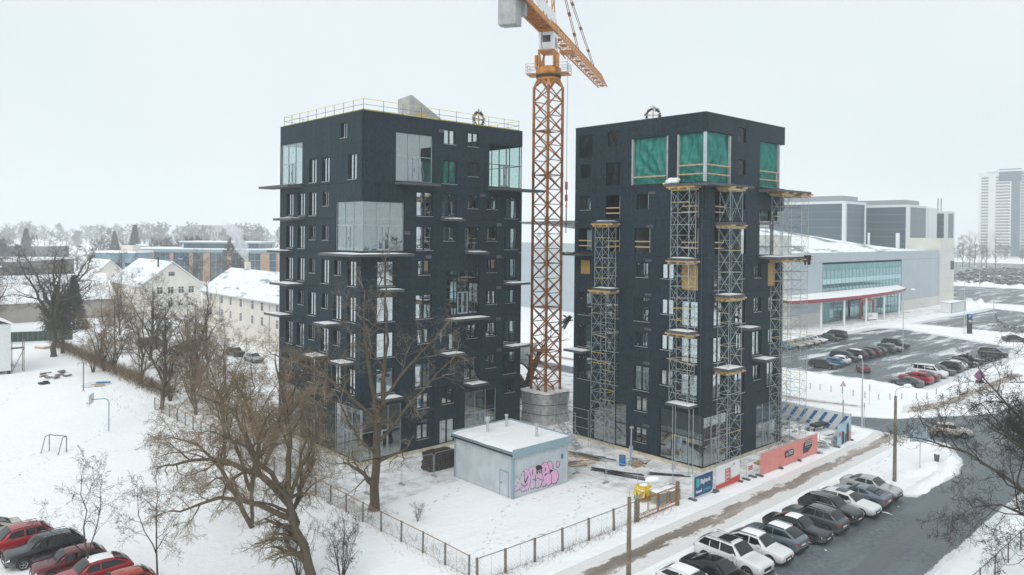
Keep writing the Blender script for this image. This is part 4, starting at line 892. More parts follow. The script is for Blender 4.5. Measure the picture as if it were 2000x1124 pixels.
for k, pp in enumerate(([(1.2, .1), (1.2, 1.5), (1.9, 1.25), (1.9, .1)], [(2.2, .1), (2.2, 1.0), (2.45, 1.0), (2.45, .1)], [(2.7, .1), (2.7, 1.75), (2.95, 2.1), (3.2, 1.75), (3.2, .1)], [(3.3, .12), (3.85, .12), (3.85, 1.0), (3.3, 1.2)])): flat(pp, -.05 - k * .002, M['charcoal'] if k < 3 else M['pink'], b, 'print', .0015)
flat([(.5, 1.2), (.7, .9), (.9, 1.2), (.7, 1.6)], -.05, M['redprint'], b, 'logo', .002)
hd = thing('hoarding', 'long pale hoarding with slanting blue stripes behind the rubble', 'hoarding', (22.3, -4.1, 0), R(88.5))
HL = 12.6
for k in range(4): B(k * HL / 4 + .01, -.02, .05, (k + 1) * HL / 4 - .01, .02, 2.75).build('panel', M['banner'], hd)
for k in range(11):
    u = .15 + k * 1.16
    for (a, c) in ((0, .42), (.47, 1.0)):
        p1 = [(u + 1.45 - 1.45 * a, .35 + 2.1 * a), (u + 1.45 - 1.45 * a + .42, .35 + 2.1 * a), (u + 1.45 - 1.45 * c + .42, .35 + 2.1 * c), (u + 1.45 - 1.45 * c, .35 + 2.1 * c)]
        if max(q[0] for q in p1) > HL: continue
        n4 = 4; mb = MB(); mb.add([(x, .024, z) for x, z in p1] + [(x, .03, z) for x, z in p1], [(3, 2, 1, 0), (4, 5, 6, 7), (0, 1, 5, 4), (1, 2, 6, 5), (2, 3, 7, 6), (3, 0, 4, 7)]).build('stripe', M['blue'], hd)
for k in range(5): B(k * HL / 4 - .05, -.1, 0, k * HL / 4 + .05, -.022, 2.8).build('post', M['steel'], hd)
# ------------------------------------------------------------------ things lying about the site
br = thing('oil_drum', 'blue steel drum standing in the site yard', 'drum', (-4.0, 6.2, 0)); MB().lathe([(0, 0), (.3, 0), (.31, .3), (.29, .32), (.31, .34), (.31, .6), (.29, .62), (.31, .64), (.31, .92), (.27, .92), (.27, .86), (0, .86)], 18).build('drum_body', M['blue'], br, smooth=True)
MB().lathe([(.30, .9), (.325, .9), (.325, .95), (.30, .95)], 18).build('rim', M['rust'], br)
def pile(name, label, cat, x, y, n, sx, sy, L, m, seed, w=(.08, .2), h=.1, rot=None, stack=.12):
    r = random.Random(seed); t = thing(name, label, cat, (x, y, 0))
    for k in range(n):
        a = rot + r.gauss(0, .12) if rot is not None else r.uniform(0, 3.14); l = L * r.uniform(.6, 1.1) / 2; c = (r.uniform(-sx, sx), r.uniform(-sy, sy)); zz = .04 + stack * (k % 3)
        MB().bar((c[0] - l * math.cos(a), c[1] - l * math.sin(a), zz), (c[0] + l * math.cos(a), c[1] + l * math.sin(a), zz + r.uniform(-.02, .05)), r.uniform(*w), h * r.uniform(.4, 1)).build('piece', m if not isinstance(m, (list, tuple)) else r.choice(m), t)
    return t
pile('timber_pile', 'long timber planks lying by the access scaffold', 'planks', -4.9, 10.4, 9, .7, 1.3, 4.0, (M['wood'], M['conc_d'], M['wood']), 1, rot=R(-75))
pile('offcut_pile', 'heap of short timber offcuts beside the blue drum', 'offcuts', -3.0, 5.3, 16, .5, .5, .9, M['wood'], 2)
pile('timber_pile', 'snowy planks and a yellow board lying near the hut', 'planks', -7.0, 9.0, 8, .8, .9, 2.2, (M['wood'], M['formwork'], M['conc_d']), 3, rot=R(-20))
pile('pipe_bundle', 'black pipes lying along the mesh fence', 'pipes', -6.3, 4.6, 5, .3, .8, 5.0, M['black'], 4, w=(.1, .16), rot=R(-72), stack=.06)
pile('pipe_bundle', 'black pipes lying before the corner glazing', 'pipes', -3.4, 1.6, 3, .25, .4, 4.2, M['black'], 14, w=(.08, .12), rot=R(-60), stack=.05)
tag(MB().bar((-3.5, 5.6, 0), (-3.35, 5.65, 3.6), .09).box(-3.6, 5.55, 1.2, -3.2, 5.72, 1.9).box(-3.5, 5.5, 3.55, -3.2, 5.75, 3.75).build('site_post', M['sill']), 'pale post with a small box standing by the timber offcuts', 'post')
# brick pallets with snow and a yellow rubbish bag
for i, (x, y) in enumerate(((-10.0, -.9), (-9.5, -2.2), (-8.2, -2.4))):
    t = thing('brick_pallet', ['brick pallet under the yellow sheet', 'brick pallet behind the gate, nearest to it', 'brick pallet between gate and banner'][i], 'pallet', (x, y, 0), R(-6))
    B(-.6, -.5, .0, .6, .5, .13).build('pallet', M['wood'], t); bm2 = B(0, 0, 0, .235, .48, .095).mesh('block', mat('concrete_block', (.30, .27, .215), .9, var=.3, scale=5)); bm3 = B(0, 0, 0, .235, .48, .095).mesh('block', mat('green_block', (.23, .30, .22), .9, var=.3, scale=5))
    for lz in range(8):
        for ix in range(5):
            for iy in range(2): ob('block', bm3 if (ix + iy) % 3 == 1 else bm2, t, (-.6 + ix * .24, -.49 + iy * .49, .135 + lz * .10))
    V = [(-.62, -.52, .95), (.62, -.52, .95), (.62, .52, .95), (-.62, .52, .95), (-.45, -.4, 1.08), (.45, -.4, 1.1), (.45, .4, 1.08), (-.45, .4, 1.1)]
    MB().add(V, [(0, 1, 5, 4), (1, 2, 6, 5), (2, 3, 7, 6), (3, 0, 4, 7), (4, 5, 6, 7)]).build('snow_cap', M['snow_roof'], t, smooth=True)
yb = thing('yellow_sheet', 'crumpled bright yellow sheet with snow on the brick pallet', 'sheet', (-10.0, -.9, 1.1)); r = random.Random(12); V = []; F = []; n = 9
for j in range(n):
    for i in range(n):
        u, w = (i / (n - 1) - .5) * 1.5, (j / (n - 1) - .5) * 1.2; e = max(abs(u) / .75, abs(w) / .6); V.append((u * (1 - .1 * e), w, .12 + r.uniform(-.06, .1) - (0 if e < .75 else (e - .75) * r.uniform(1.5, 4))))
for j in range(n - 1):
    for i in range(n - 1): F.append((j * n + i, j * n + i + 1, (j + 1) * n + i + 1, (j + 1) * n + i))
MB().add(V, F).build('sheet', mat('yellow_sheet', (.72, .47, .02), .45, var=.15), yb); MB().lathe([(0, .1), (.4, .14), (.3, .26), (0, .3)], 12).build('snow_cap', M['snow_roof'], yb, smooth=True)
pile('timber_pile', 'timber beams stacked between the two towers', 'beams', -1.5, 18.6, 8, .6, .8, 3.0, (M['wood'], M['formwork']), 15, rot=R(20))
pile('cable_heap', 'tangle of dark cables by the ground floor glazing', 'cables', -1.6, 6.2, 14, .6, 1.0, 1.2, M['black'], 16, w=(.03, .06), h=.04, stack=.03)
pile('board_stack', 'stack of orange boards behind the small white notice', 'boards', 7.2, -2.3, 7, .25, .2, 2.0, (M['osb'], M['wood']), 17, w=(.7, .9), h=.06, rot=R(0), stack=.08)
pile('rubble_heap', 'low line of snowy rubble along the salmon banners', 'rubble', 11.0, -2.9, 26, 3.0, .35, .7, (M['conc'], M['snow_roof'], M['conc_d'], M['wood']), 18, w=(.12, .4), h=.25)
# dark container with net behind the hut, ripped film on the tower's north side, heap of rubble, skip
dc = thing('dark_net_stack', 'stack under a dark brown net beside the hut', 'stack', (-17.6, 17.2, 0)); V, F = blob_box(1.5, .9, 0, 1.55, 21, .05); MB().add(V, F).build('net', mat('brown_net', (.035, .026, .02), .9, var=.4, scale=9, bump=.4), dc)
rb = thing('rubble_heap', 'heap of snow dusted rubble and boards behind the salmon banners', 'rubble', (18.6, .6, 0)); r = random.Random(31)
RBM = (M['conc'], M['wood'], M['snow_roof'], M['conc_d'], M['oldsteel'], M['snow_roof'], M['blue'])
hm_ = [B(-.5, -.5, -.5, .5, .5, .5).mesh('chunk', m) for m in RBM]; V, F = blob_box(3.4, 4.4, 0, .9, 33, .12); MB().add(V, F).build('mound', M['snow_yard'], rb, smooth=True)
for k in range(230):
    a, q = r.uniform(0, 6.283), math.sqrt(r.random()); x, y = 3.6 * q * math.cos(a), 4.8 * q * math.sin(a); z = .15 + (1 - q) * 1.4 * r.uniform(.5, 1)
    o = ob('chunk', r.choice(hm_), rb, (x, y, z)); o.rotation_euler = (r.uniform(-.6, .6), r.uniform(-.6, .6), r.uniform(0, 3)); o.scale = (r.uniform(.2, 1.3), r.uniform(.15, .5), r.uniform(.06, .3))
sk = thing('yellow_skip', 'yellow and black container with open lid behind the fence', 'container', (19.6, -2.6, 0), R(-5)); MB().prism([(-1.1, -.8), (1.1, -.8), (1.1, .8), (-1.1, .8)], .12, .75).build('body', M['yellow'], sk); MB().box(-1.2, -.9, .75, 1.2, .9, .9).box(-1.2, -.9, 0, -1.0, .9, .9).box(1.0, -.9, 0, 1.2, .9, .9).build('edge', M['black'], sk)
MB().bar((-.9, .85, .9), (-.9, .6, 1.6), .08).bar((1.0, .85, .9), (1.0, .6, 1.6), .08).build('strut', M['black'], sk); o = B(-1.15, .3, 1.5, 1.15, 1.2, 1.75).build('lid', M['black'], sk); B(-1.0, -.75, .9, 1.0, .7, .97).build('snow_cover', M['snow_roof'], sk)
sp = thing('site_sign_post', 'thin grey post standing at the hoarding corner', 'post', (21.6, -3.6, 0)); MB().tube((0, 0, 0), (0, 0, 4.3), .05, 8).build('post_tube', M['oldsteel'], sp)
# ------------------------------------------------------------------ lamps, signs, bollards
def lamp(label, x, y, h, ang, conc=True, reach=1.6, two=False):
    t = thing('street_lamp', label, 'street lamp', (x, y, 0), ang)
    if conc: MB().lathe([(.17, 0), (.11, h)], 10).build('post', M['post'], t, smooth=True); MB().path([(0, 0, h), (0, 0, h + .4), (.12, 0, h + .62), (.4, 0, h + .72), (reach, 0, h + .8)], .035, 8).build('arm', M['sill'], t)
    else:
        MB().lathe([(.09, 0), (.055, h)], 10).build('post', M['sill'], t, smooth=True)
        for s in ((1, -1) if two else (1,)): MB().path([(0, 0, h), (.12 * s, 0, h + .22), (.4 * s, 0, h + .35), (reach * s, 0, h + .42)], .035, 8).build('arm', M['sill'], t)
    hz_ = h + (.8 if conc else .42)
    for s in ((1, -1) if two else (1,)):
        hd_ = MB().lathe([(.0, -.45), (.10, -.4), (.15, 0), (.11, .35), (0, .42)], 10, 'x', (s * (reach + .25), 0, hz_ + .03)).build('lamp_head', M['white'], t, smooth=True)
        MB().lathe([(.0, -.42), (.13, -.3), (.15, 0), (.1, .3), (0, .4)], 8, 'x', (s * (reach + .25), 0, hz_ + .12)).build('snow_cap', M['snow_roof'], t, smooth=True)
    return t
lamp('brown concrete street lamp on the snowy island by the junction', 11.1, -12.9, 7.7, R(-30), True, 1.0)
lamp('brown concrete street lamp in the foreground before the gate', -27.5, -13.3, 7.5, R(-30), True, 1.1)
lamp('grey metal street lamp at the hoarding corner of the side road', 28.2, -2.9, 7.6, R(40), False, .6)
lamp('tall double armed lamp at the far side of the front car park', 92.2, 16.0, 11.6, R(-40), False, 1.6, True)
lamp('tall slim lamp beside the information totem', 133.6, 17.8, 11.6, R(-40), False, 1.3, True)
lamp('tall slim lamp in the middle of the second car park', 168, 21, 11.6, R(-40), False, 1.3, True)
lamp('tall slim lamp in the third car park, farthest on the right', 238, 44, 11.6, R(-40), False, 1.3, True)
def sign(label, x, y, h, shape, face=R(-45), s=.35):
    t = thing('road_sign', label, 'road sign', (x, y, 0), face); MB().tube((0, .05, 0), (0, .05, h + .25), .03, 8).build('post', M['sill'], t)
    if shape == 'tri':
        flat([(-s, h - s * .6), (s, h - s * .6), (0, h + s * 1.1)], 0, M['redprint'], t, 'plate', .012); flat([(-s * .62, h - s * .38), (s * .62, h - s * .38), (0, h + s * .68)], -.004, M['banner'], t, 'print', .003); flat([(-.05, h - .1), (.05, h - .1), (.05, h + .12), (-.05, h + .12)], -.007, GB, t, 'print', .002)
    elif shape == 'round':
        flat(blob(0, h, s, s), 0, M['redprint'], t, 'plate', .012); flat(blob(0, h, s * .78, s * .78), -.004, M['blue'], t, 'print', .003); flat([(-s * .62, h + s * .5), (-s * .5, h + s * .62), (s * .62, h - s * .5), (s * .5, h - s * .62)], -.007, M['redprint'], t, 'print', .002)
    elif shape == 'nostop':
        flat([(-s * 1.2, h), (0, h - s * 1.2), (s * 1.2, h), (0, h + s * 1.2)], .004, M['conc'], t, 'plate', .012); flat(blob(0, h, s * .85, s * .85), 0, M['redprint'], t, 'print', .003); flat(blob(0, h, s * .66, s * .66), -.004, M['blue'], t, 'print', .003)
        for k, q in enumerate((-1, 1)): flat([(-s * .52 * q, h + s * .42), (-s * .42 * q, h + s * .52), (s * .52 * q, h - s * .42), (s * .42 * q, h - s * .52)], -.007 - k * .003, M['redprint'], t, 'print', .002)
        flat([(-.55, h - 1.0), (.55, h - 1.0), (.55, h - .55), (-.55, h - .55)], 0, M['conc_d'], t, 'plate', .012)
    elif shape == 'narrow': flat(blob(0, h, .1, s), 0, M['sill'], t, 'plate', .012)
    return t
sign('red edged triangular warning sign on the snow by the side road', 38.9, 4.0, 2.6, 'tri', R(-40), .42); sign('narrow edge-on grey sign right of the warning triangle', 40.9, 1.4, 2.3, 'narrow', R(-40), .55)
sign('no stopping sign on diamond board with plate, by the snowy pavement', 53.0, -7.9, 3.8, 'nostop', R(-40), .72); sign('round sign on the grey lamp post at the hoarding corner', 28.05, -3.25, 2.7, 'round', R(20), .34)
bs = thing('direction_board', 'large grey direction board seen from behind on the island', 'road sign', (16.7, -13.1, 0), R(-42)); 
for x in (-.0,): MB().tube((x, 0, 0), (x, 0, 3.9), .04, 8).build('post', M['sill'], bs)
B(-.95, .06, 2.6, .95, .09, 3.85).build('board', M['trim'], bs)
for x in (-.6, .6): B(x - .03, .03, 2.55, x + .03, .058, 3.95).build('brace', M['sill'], bs)
for z in (2.8, 3.6): B(-.93, .035, z - .03, .93, .057, z + .03).build('brace', M['sill'], bs)
lb = thing('litter_bin', 'small dark litter bin in the snow by the junction', 'bin', (20.6, -13.3, 0)); MB().lathe([(0, 0), (.2, 0), (.26, .7), (.22, .72), (0, .66)], 12).build('bin_body', M['conc_d'], lb, smooth=True); MB().lathe([(0, .7), (.2, .72), (.1, .82), (0, .84)], 12).build('snow_cap', M['snow_roof'], lb, smooth=True)
bp_ = MB().lathe([(.045, 0), (.045, .8), (.03, .85), (0, .86)], 8).mesh('bollard', M['conc_d']); BL = [(45.2, 11.5), (45.5, 10.2), (45.5, 8.6), (45.7, 7.1), (45.3, 5.4), (45.3, 3.8), (45.4, 2.0), (46.6, 1.0), (48.3, .1), (49.9, -1.2), (51.5, -2.0), (55.4, -1.9)]
for k, (x, y) in enumerate(BL): tag(ob('bollard', bp_, None, (x, y, 0)), 'slim grey bollard in the snow, number %s from the right tower side' % (['one', 'two', 'three', 'four', 'five', 'six', 'seven', 'eight', 'nine', 'ten', 'eleven', 'twelve'][k]), 'bollard', 'bollards along the snowy verge')
tt = thing('information_totem', 'dark parking information totem with blue top on the lane', 'totem', (135.4, 17.2, 0), R(-45)); B(-.5, -.2, 0, .5, .2, 4.6).build('body', M['charcoal'], tt); B(-.45, -.24, 3.7, .45, -.205, 4.5).build('panel', M['blue'], tt); letter('P', .7, M['banner'], tt, -.22, -.25, 3.85); flat(blob(0, 2.9, .33, .33), -.22, M['sill'], tt, 'print')
B(-.55, -.25, 4.6, .55, .25, 4.72).build('snow_cap', M['snow_roof'], tt)
# ------------------------------------------------------------------ cars
# kind: length, width, ground clearance, hood z, belt z, roof z, cowl, roof front, roof rear, deck (metres behind the nose), deck z, wheel radius
CT = dict(sedan=(4.75, 1.82, .20, .90, .95, 1.44, 1.35, 2.05, 3.15, 4.05, 1.02, .325), coupe=(4.65, 1.84, .18, .86, .92, 1.37, 1.40, 2.15, 2.95, 4.20, 1.02, .335), hatch=(4.25, 1.78, .20, .92, .96, 1.47, 1.15, 1.80, 3.45, 4.02, 1.02, .32),
          wagon=(4.80, 1.84, .20, .92, .97, 1.48, 1.35, 2.05, 4.05, 4.62, 1.02, .335), suv=(4.65, 1.88, .26, 1.05, 1.10, 1.68, 1.30, 1.98, 3.80, 4.45, 1.12, .365), bigsuv=(5.10, 1.98, .27, 1.10, 1.15, 1.80, 1.40, 2.10, 4.30, 4.92, 1.18, .40),
          cross=(4.40, 1.84, .25, .98, 1.04, 1.60, 1.20, 1.88, 3.35, 4.20, 1.14, .36), van=(5.0, 1.95, .24, 1.12, 1.18, 1.95, .85, 1.75, 4.72, 4.92, 1.25, .35), mpv=(4.85, 1.90, .20, .98, 1.03, 1.70, 1.0, 1.95, 4.35, 4.75, 1.08, .335))
PAINT = {}
def paint(name, c, metal=.35):
    if name not in PAINT:
        t = NT('paint_' + name); b = t.bsdf; b.inputs['Roughness'].default_value = .2; b.inputs['Metallic'].default_value = metal; b.inputs['Specular IOR Level'].default_value = .4; b.inputs['Coat Weight'].default_value = .4; b.inputs['Coat Roughness'].default_value = .04
        sp = t.n('ShaderNodeSeparateXYZ'); t.l(t.coord(), sp.inputs[0]); nz = t.noise(t.coord((1, 1, 2)), 3.5, 5, .7)      # road salt thrown up along the sills
        k = t.math('ADD', sp.outputs[2], t.math('MULTIPLY', nz, -.55)); salt = t.ramp(k, [(.06, .8), (.42, 0)])
        t.color(t.mix(salt, c, (.24, .235, .22))); t.l(t.math('ADD', t.math('MULTIPLY', salt, .6), .18), b.inputs['Roughness']); t.l(t.math('MULTIPLY', t.math('SUBTRACT', 1.0, salt), .4), b.inputs['Coat Weight'])
        PAINT[name] = t.mat
    return PAINT[name]
PC = dict(white=(.70, .71, .71), silver=(.40, .42, .43), grey=(.085, .098, .108), dark=(.016, .021, .026), black=(.006, .007, .008), red=(.34, .012, .016), maroon=(.12, .012, .016), blue=(.02, .17, .30), beige=(.43, .40, .34), bluegrey=(.16, .20, .235), orange=(.42, .05, .018), green=(.03, .05, .045))
_cars = {}
def car_meshes(kind):
    if kind in _cars: return _cars[kind]
    L, W, gc, zh, zb, zr, co, rf, rr, dk, zd, wr = CT[kind]; w = W / 2; X = lambda d: L / 2 - d
    st = sorted({0, .06, .22, .5, .85, co - .02 if co > .9 else co, co + .001, (co + rf) / 2, rf, rf + .35, (rf + rr) / 2, rr, (rr + dk) / 2, dk, (dk + L) / 2 if L - dk > .3 else dk + .05, L - .14, L - .04, L})
    def lerp(x, P):
        if x <= P[0][0]: return P[0][1]
        for (a, p), (b, q) in zip(P, P[1:]):
            if x <= b: return p + (q - p) * (x - a) / max(1e-6, b - a)
        return P[-1][1]
    top = [(0, zh - .27), (.06, zh - .17), (.22, zh - .09), (.5, zh - .045), (co, zh + .03), (rf, zb), (rr, zb + .02), (dk, zd), (L - .14, zd - .03), (L - .04, zd - .14), (L, zd - .25)]
    roof = [(co, zh + .04), ((co + rf) / 2, zh + (zr - zh) * .55), (rf, zr - .04), (rf + .35, zr), ((rf + rr) / 2, zr + .015), (rr, zr - .045), ((rr + dk) / 2, zd + (zr - zd) * .58), (dk, zd + .02)]
    wid = [(0, .80), (.06, .87), (.22, .94), (.5, .985), (1.0, 1.0), (L - 1.0, 1.0), (L - .5, .985), (L - .14, .93), (L - .04, .88), (L, .82)]
    V = []; ring = []; info = []
    for x in st:
        zt = lerp(x, top); k = lerp(x, wid); g = 0.0; zz = zt + .05
        if co < x < dk: zz = lerp(x, roof); g = max(0, min(1, (zz - zt - .05) / (zr - zb - .05)))
        ww = w * k; zl = gc + (.10 if x < .1 or x > L - .1 else 0)
        P = [(ww * .86, zl), (ww * .965, zl + .10), (ww, zl + .30), (ww * .995, zt - .20), (ww * .955, zt - .05), (ww * .915, zt)]
        sh = [(ww * .80, zt + .022), (ww * .62, zt + .036), (ww * .34, zt + .047), (0, zt + .05)]
        gh = [(ww * .83, zt + (zz - zt) * .55), (ww * .745, zz - .055), (ww * .60, zz), (0, zz + .03)]
        P += [(a[0] + (b[0] - a[0]) * g, b[1] if g > 0 else a[1]) for a, b in zip(sh, gh)]
        info.append((x, ww, zt, zz, g)); n = len(P)
        full = [(X(x), -y, z) for y, z in P] + [(X(x), y, z) for y, z in P[-2::-1]]
        ring.append(range(len(V), len(V) + len(full))); V += full
    F = []
    for a, b in zip(ring, ring[1:]): F += [(a[i], b[i], b[i + 1], a[i + 1]) for i in range(len(a) - 1)] + [(a[-1], b[-1], b[0], a[0])]
    F += [tuple(ring[0]), tuple(reversed(ring[-1]))]
    F = [f[::-1] for f in F]
    out = {}; mb = MB(); mb.add(V, F); out['body'] = mb.mesh('body', M['black'], smooth=True)
    def gy(x, z):                                   # half width of the glasshouse at height z
        zt, k, zz = lerp(x, top), lerp(x, wid), lerp(x, roof); ww = w * k; zm = zt + (zz - zt) * .55
        return ww * .915 + (ww * .83 - ww * .915) * (z - zt) / max(.01, zm - zt) if z < zm else ww * .83 + (ww * .745 - ww * .83) * (z - zm) / max(.01, zz - .055 - zm)
    def side(xa, xb, xc, xd, s):                     # bottom front, bottom rear, top rear, top front
        q = []
        for x, t in ((xa, 0), (xb, 0), (xc, 1), (xd, 1)):
            zt, zz = lerp(x, top), lerp(x, roof); z = zt + .045 if t == 0 else zz - .10; q.append((X(x), s * (gy(x, z) + .012), z))
        return MB().add(q, [(0, 1, 2, 3) if s < 0 else (3, 2, 1, 0)])
    B1 = rf + (rr - rf) * .42; wins = []
    eb = min(dk - .26, rr + .42) if kind in ('sedan', 'coupe') else dk - .2
    out['band'] = []
    for s in (-1, 1):
        q = side(co + .36, eb, rr - .02, rf + .02, s); q.v = [(x, y - s * .006, z + (-.012 if k < 2 else .012)) for k, (x, y, z) in enumerate(q.v)]; out['band'].append(q.mesh('window_surround', M['black']))
    for s in (-1, 1):
        wins.append(side(co + .42, B1 - .04, B1 - .04, rf + .06, s)); e = rr if kind in ('sedan', 'coupe') else rr - .05
        e0 = min(dk - .32, rr + .35) if kind in ('sedan', 'coupe') else dk - .28
        if kind in ('wagon', 'suv', 'bigsuv', 'van', 'mpv'):
            m_ = B1 + (rr - B1) * .58; wins.append(side(B1 + .04, m_, m_, B1 + .04, s)); wins.append(side(m_ + .07, e0, e - .05, m_ + .07, s))
        else: wins.append(side(B1 + .04, e0, e - .08, B1 + .04, s))
    out['side_window'] = [q.mesh('side_window', M['carglass']) for q in wins]
    def cross(xa, xb, inset):
        q = MB(); Vv = []
        for j in range(5):
            x = xa + (xb - xa) * j / 4; zz = lerp(x, roof); zt = lerp(x, top); k = lerp(x, wid); t = max(0, min(1, (zz - zt - .05) / (zr - zb - .05)))
            hw_ = w * k * (.80 + (.66 - .80) * t) - inset
            for i in range(5): u = i / 2 - 1; Vv.append((X(x) , hw_ * u, zz + .03 * (1 - u * u * .8) + .018))
        q.add(Vv, [(j * 5 + i, j * 5 + i + 1, j * 5 + i + 6, j * 5 + i + 5) for j in range(4) for i in range(4)]); return q
    out['windscreen'] = cross(co + .06, rf - .02, 0).mesh('windscreen', M['carglass'], smooth=True); out['rear_window'] = cross(dk - .06, rr + .04, .04).mesh('rear_window', M['carglass'], smooth=True)
    q = MB(); 
    Vv = []
    for j in range(4):
        x = rf + .06 + (rr - rf - .12) * j / 3
        for i in range(5): u = i / 2 - 1; Vv.append((X(x), w * .60 * u, lerp(x, roof) + .03 * (1 - u * u) + (.055 if 0 < i < 4 and 0 < j < 3 else .006)))
    out['snow'] = q.add(Vv, [(j * 5 + i, j * 5 + i + 1, j * 5 + i + 6, j * 5 + i + 5) for j in range(3) for i in range(4)]).mesh('roof_snow', M['snow_roof'], smooth=True)
    fa, ra = .93 if kind != 'van' else .90, L - .95 if kind != 'bigsuv' else L - 1.05
    out['axles'] = (X(fa), X(ra))
    out['tyre'] = MB().lathe([(wr * .62, -.10), (wr * .93, -.11), (wr, -.06), (wr, .06), (wr * .93, .11), (wr * .62, .10)], 20, 'y').mesh('tyre', M['rubber'], smooth=True)
    rm = MB().lathe([(wr * .56, -.085), (wr * .66, -.112), (wr * .66, .112), (wr * .56, .085)], 16, 'y')
    for k in range(5):
        a = k * 2 * math.pi / 5
        for s in (-1, 1): rm.bar((0, s * .095, 0), (wr * .6 * math.cos(a), s * .10, wr * .6 * math.sin(a)), .075, .03)
    out['rim'] = rm.mesh('rim', M['rim']); hub = MB()
    for s in (-1, 1): hub.lathe([(0, s * .06), (wr * .6, s * .06)], 14, 'y')
    out['hub'] = hub.mesh('brake_disc', M['black'])
    am = MB()
    for xx in out['axles']:
        for s in (-1, 1):
            n = 16; c = (xx, s * (w + .006), wr); P = [(c[0] + (wr + .075) * math.cos(math.pi * i / n), c[1], c[2] + (wr + .075) * math.sin(math.pi * i / n)) for i in range(n + 1)] + [(c[0] - wr - .075, c[1], gc + .02), (c[0] + wr + .075, c[1], gc + .02)]
            am.add(P, [tuple(range(n + 3)) if s < 0 else tuple(range(n + 2, -1, -1))])
    out['arch'] = am.mesh('wheel_arch', M['black'])
    hl = []
    for s in (-1, 1): hl.append(MB().add([(X(.03), s * w * .80, zh - .34), (X(.05), s * w * .42, zh - .36), (X(.07), s * w * .42, zh - .235), (X(.20), s * w * .93, zh - .17), (X(.22), s * w * .955, zh - .30)], [(0, 1, 2, 3, 4) if s < 0 else (4, 3, 2, 1, 0)]))
    for h in hl: h.v = [(x + .035, y * 1.015, z) for x, y, z in h.v]
    out['headlight'] = [h.mesh('headlight', M['headlamp']) for h in hl]
    tl = []
    tz = zd - .25
    for s in (-1, 1): tl.append(MB().add([(X(L + .018), s * w * .52, tz - .07), (X(L + .012), s * w * .82, tz - .08), (X(L - .20), s * w * .945, tz - .05), (X(L - .18), s * w * .94, tz + .05), (X(L - .0), s * w * .83, tz + .06), (X(L + .004), s * w * .54, tz + .05)], [(0, 5, 4, 1), (1, 4, 3, 2)] if s < 0 else [(1, 4, 5, 0), (2, 3, 4, 1)]))
    out['taillight'] = [h.mesh('taillight', M['taillamp']) for h in tl]
    out['grille'] = B(X(-.012), -w * .42, zh - .50, X(.1), w * .42, zh - .31).mesh('grille', M['black']); out['bumper'] = [B(X(-.006), -w * .72, gc + .04, X(.3), w * .72, gc + .20).mesh('bumper_trim', M['black']), B(X(L - .3), -w * .74, gc + .06, X(L + .006), w * .74, gc + .24).mesh('bumper_trim', M['black'])]
    out['plate'] = MB().box(X(L - .05), -.26, tz - .2, X(L + .02), .26, tz - .1).box(X(.05), -.26, gc + .22, X(-.02), .26, gc + .32).mesh('number_plate', M['plate'])
    mr = []
    for s in (-1, 1):
        zt = lerp(co + .45, top); mr.append(MB().add([(X(co + .40), s * (w - .02), zt + .02), (X(co + .62), s * (w - .02), zt + .03), (X(co + .62), s * (w + .17), zt + .06), (X(co + .46), s * (w + .16), zt + .05), (X(co + .44), s * (w - .02), zt + .15), (X(co + .62), s * (w - .02), zt + .16), (X(co + .62), s * (w + .16), zt + .18), (X(co + .50), s * (w + .14), zt + .17)], [(0, 1, 2, 3), (7, 6, 5, 4), (0, 4, 5, 1), (1, 5, 6, 2), (2, 6, 7, 3), (3, 7, 4, 0)]))
    out['mirror'] = [m_.mesh('mirror', M['black']) for m_ in mr]
    out['rails'] = [MB().bar((X(rf + .15), s * w * .67, zr + .03), (X(rr - .1), s * w * .67, zr + .02), .04).mesh('roof_rail', M['chrome']) for s in (-1, 1)]
    out['door'] = []
    for s in (-1, 1):
        q = MB()
        for xx in (co + .25, B1, rr - .1 if kind not in ('sedan', 'coupe') else rr + .1):
            q.bar((X(xx), s * (w * 1.0 + .002), gc + .2), (X(xx), s * (w * .985 + .001), zb - .17), .012, .012)
        out['door'].append(q.mesh('door_gap', M['black']))
    out['sun'] = cross(rf + .35, rf + .35 + (rr - rf) * .42, .12).mesh('sunroof', M['carglass'], smooth=True)
    _cars[kind] = out; return out
def car(label, x, y, ang, kind, col, snow=0, detail=2, group='cars parked along the street', name='parked_car', rails=False, sunroof=False):
    m = car_meshes(kind); c = thing(name, label, 'car' if kind != 'van' else 'van', (x, y, .012), ang, group); pm = paint(col, PC[col], .0 if col in ('white', 'black', 'red', 'beige') else .35)
    def painted(nm, me, par):
        o = ob(nm, me, par); o.material_slots[0].link = 'OBJECT'; o.material_slots[0].material = pm; return o
    b = painted('body', m['body'], c)
    if detail > 1: sm_ = b.modifiers.new('round', 'SUBSURF'); sm_.levels = sm_.render_levels = 1
    wr = CT[kind][11]; W = CT[kind][1]
    for q in m['side_window']: ob('side_window', q, c)
    for q in m['band']: ob('window_surround', q, c)
    ob('windscreen', m['windscreen'], c)
    if snow < 2: ob('rear_window', m['rear_window'], c)
    ob('wheel_arch', m['arch'], c)
    for ax in m['axles']:
        for s in (-1, 1):
            t = ob('wheel', m['tyre'], c, (ax, s * (W / 2 - .068), wr)); ob('rim', m['rim'], t)
            if detail > 1: ob('brake_disc', m['hub'], t)
    for q in m['headlight']: ob('headlight', q, c)
    for q in m['taillight']: ob('taillight', q, c)
    if detail > 1:
        ob('grille', m['grille'], c); [ob('bumper_trim', q, c) for q in m['bumper']]; ob('number_plate', m['plate'], c)
        for q in m['mirror']: painted('mirror', q, c)
        for q in m['door']: ob('door_gap', q, c)
        if rails:
            for q in m['rails']: ob('roof_rail', q, c)
        if sunroof: ob('sunroof', m['sun'], c)
    if snow: ob('roof_snow', m['snow'], c)
    return c
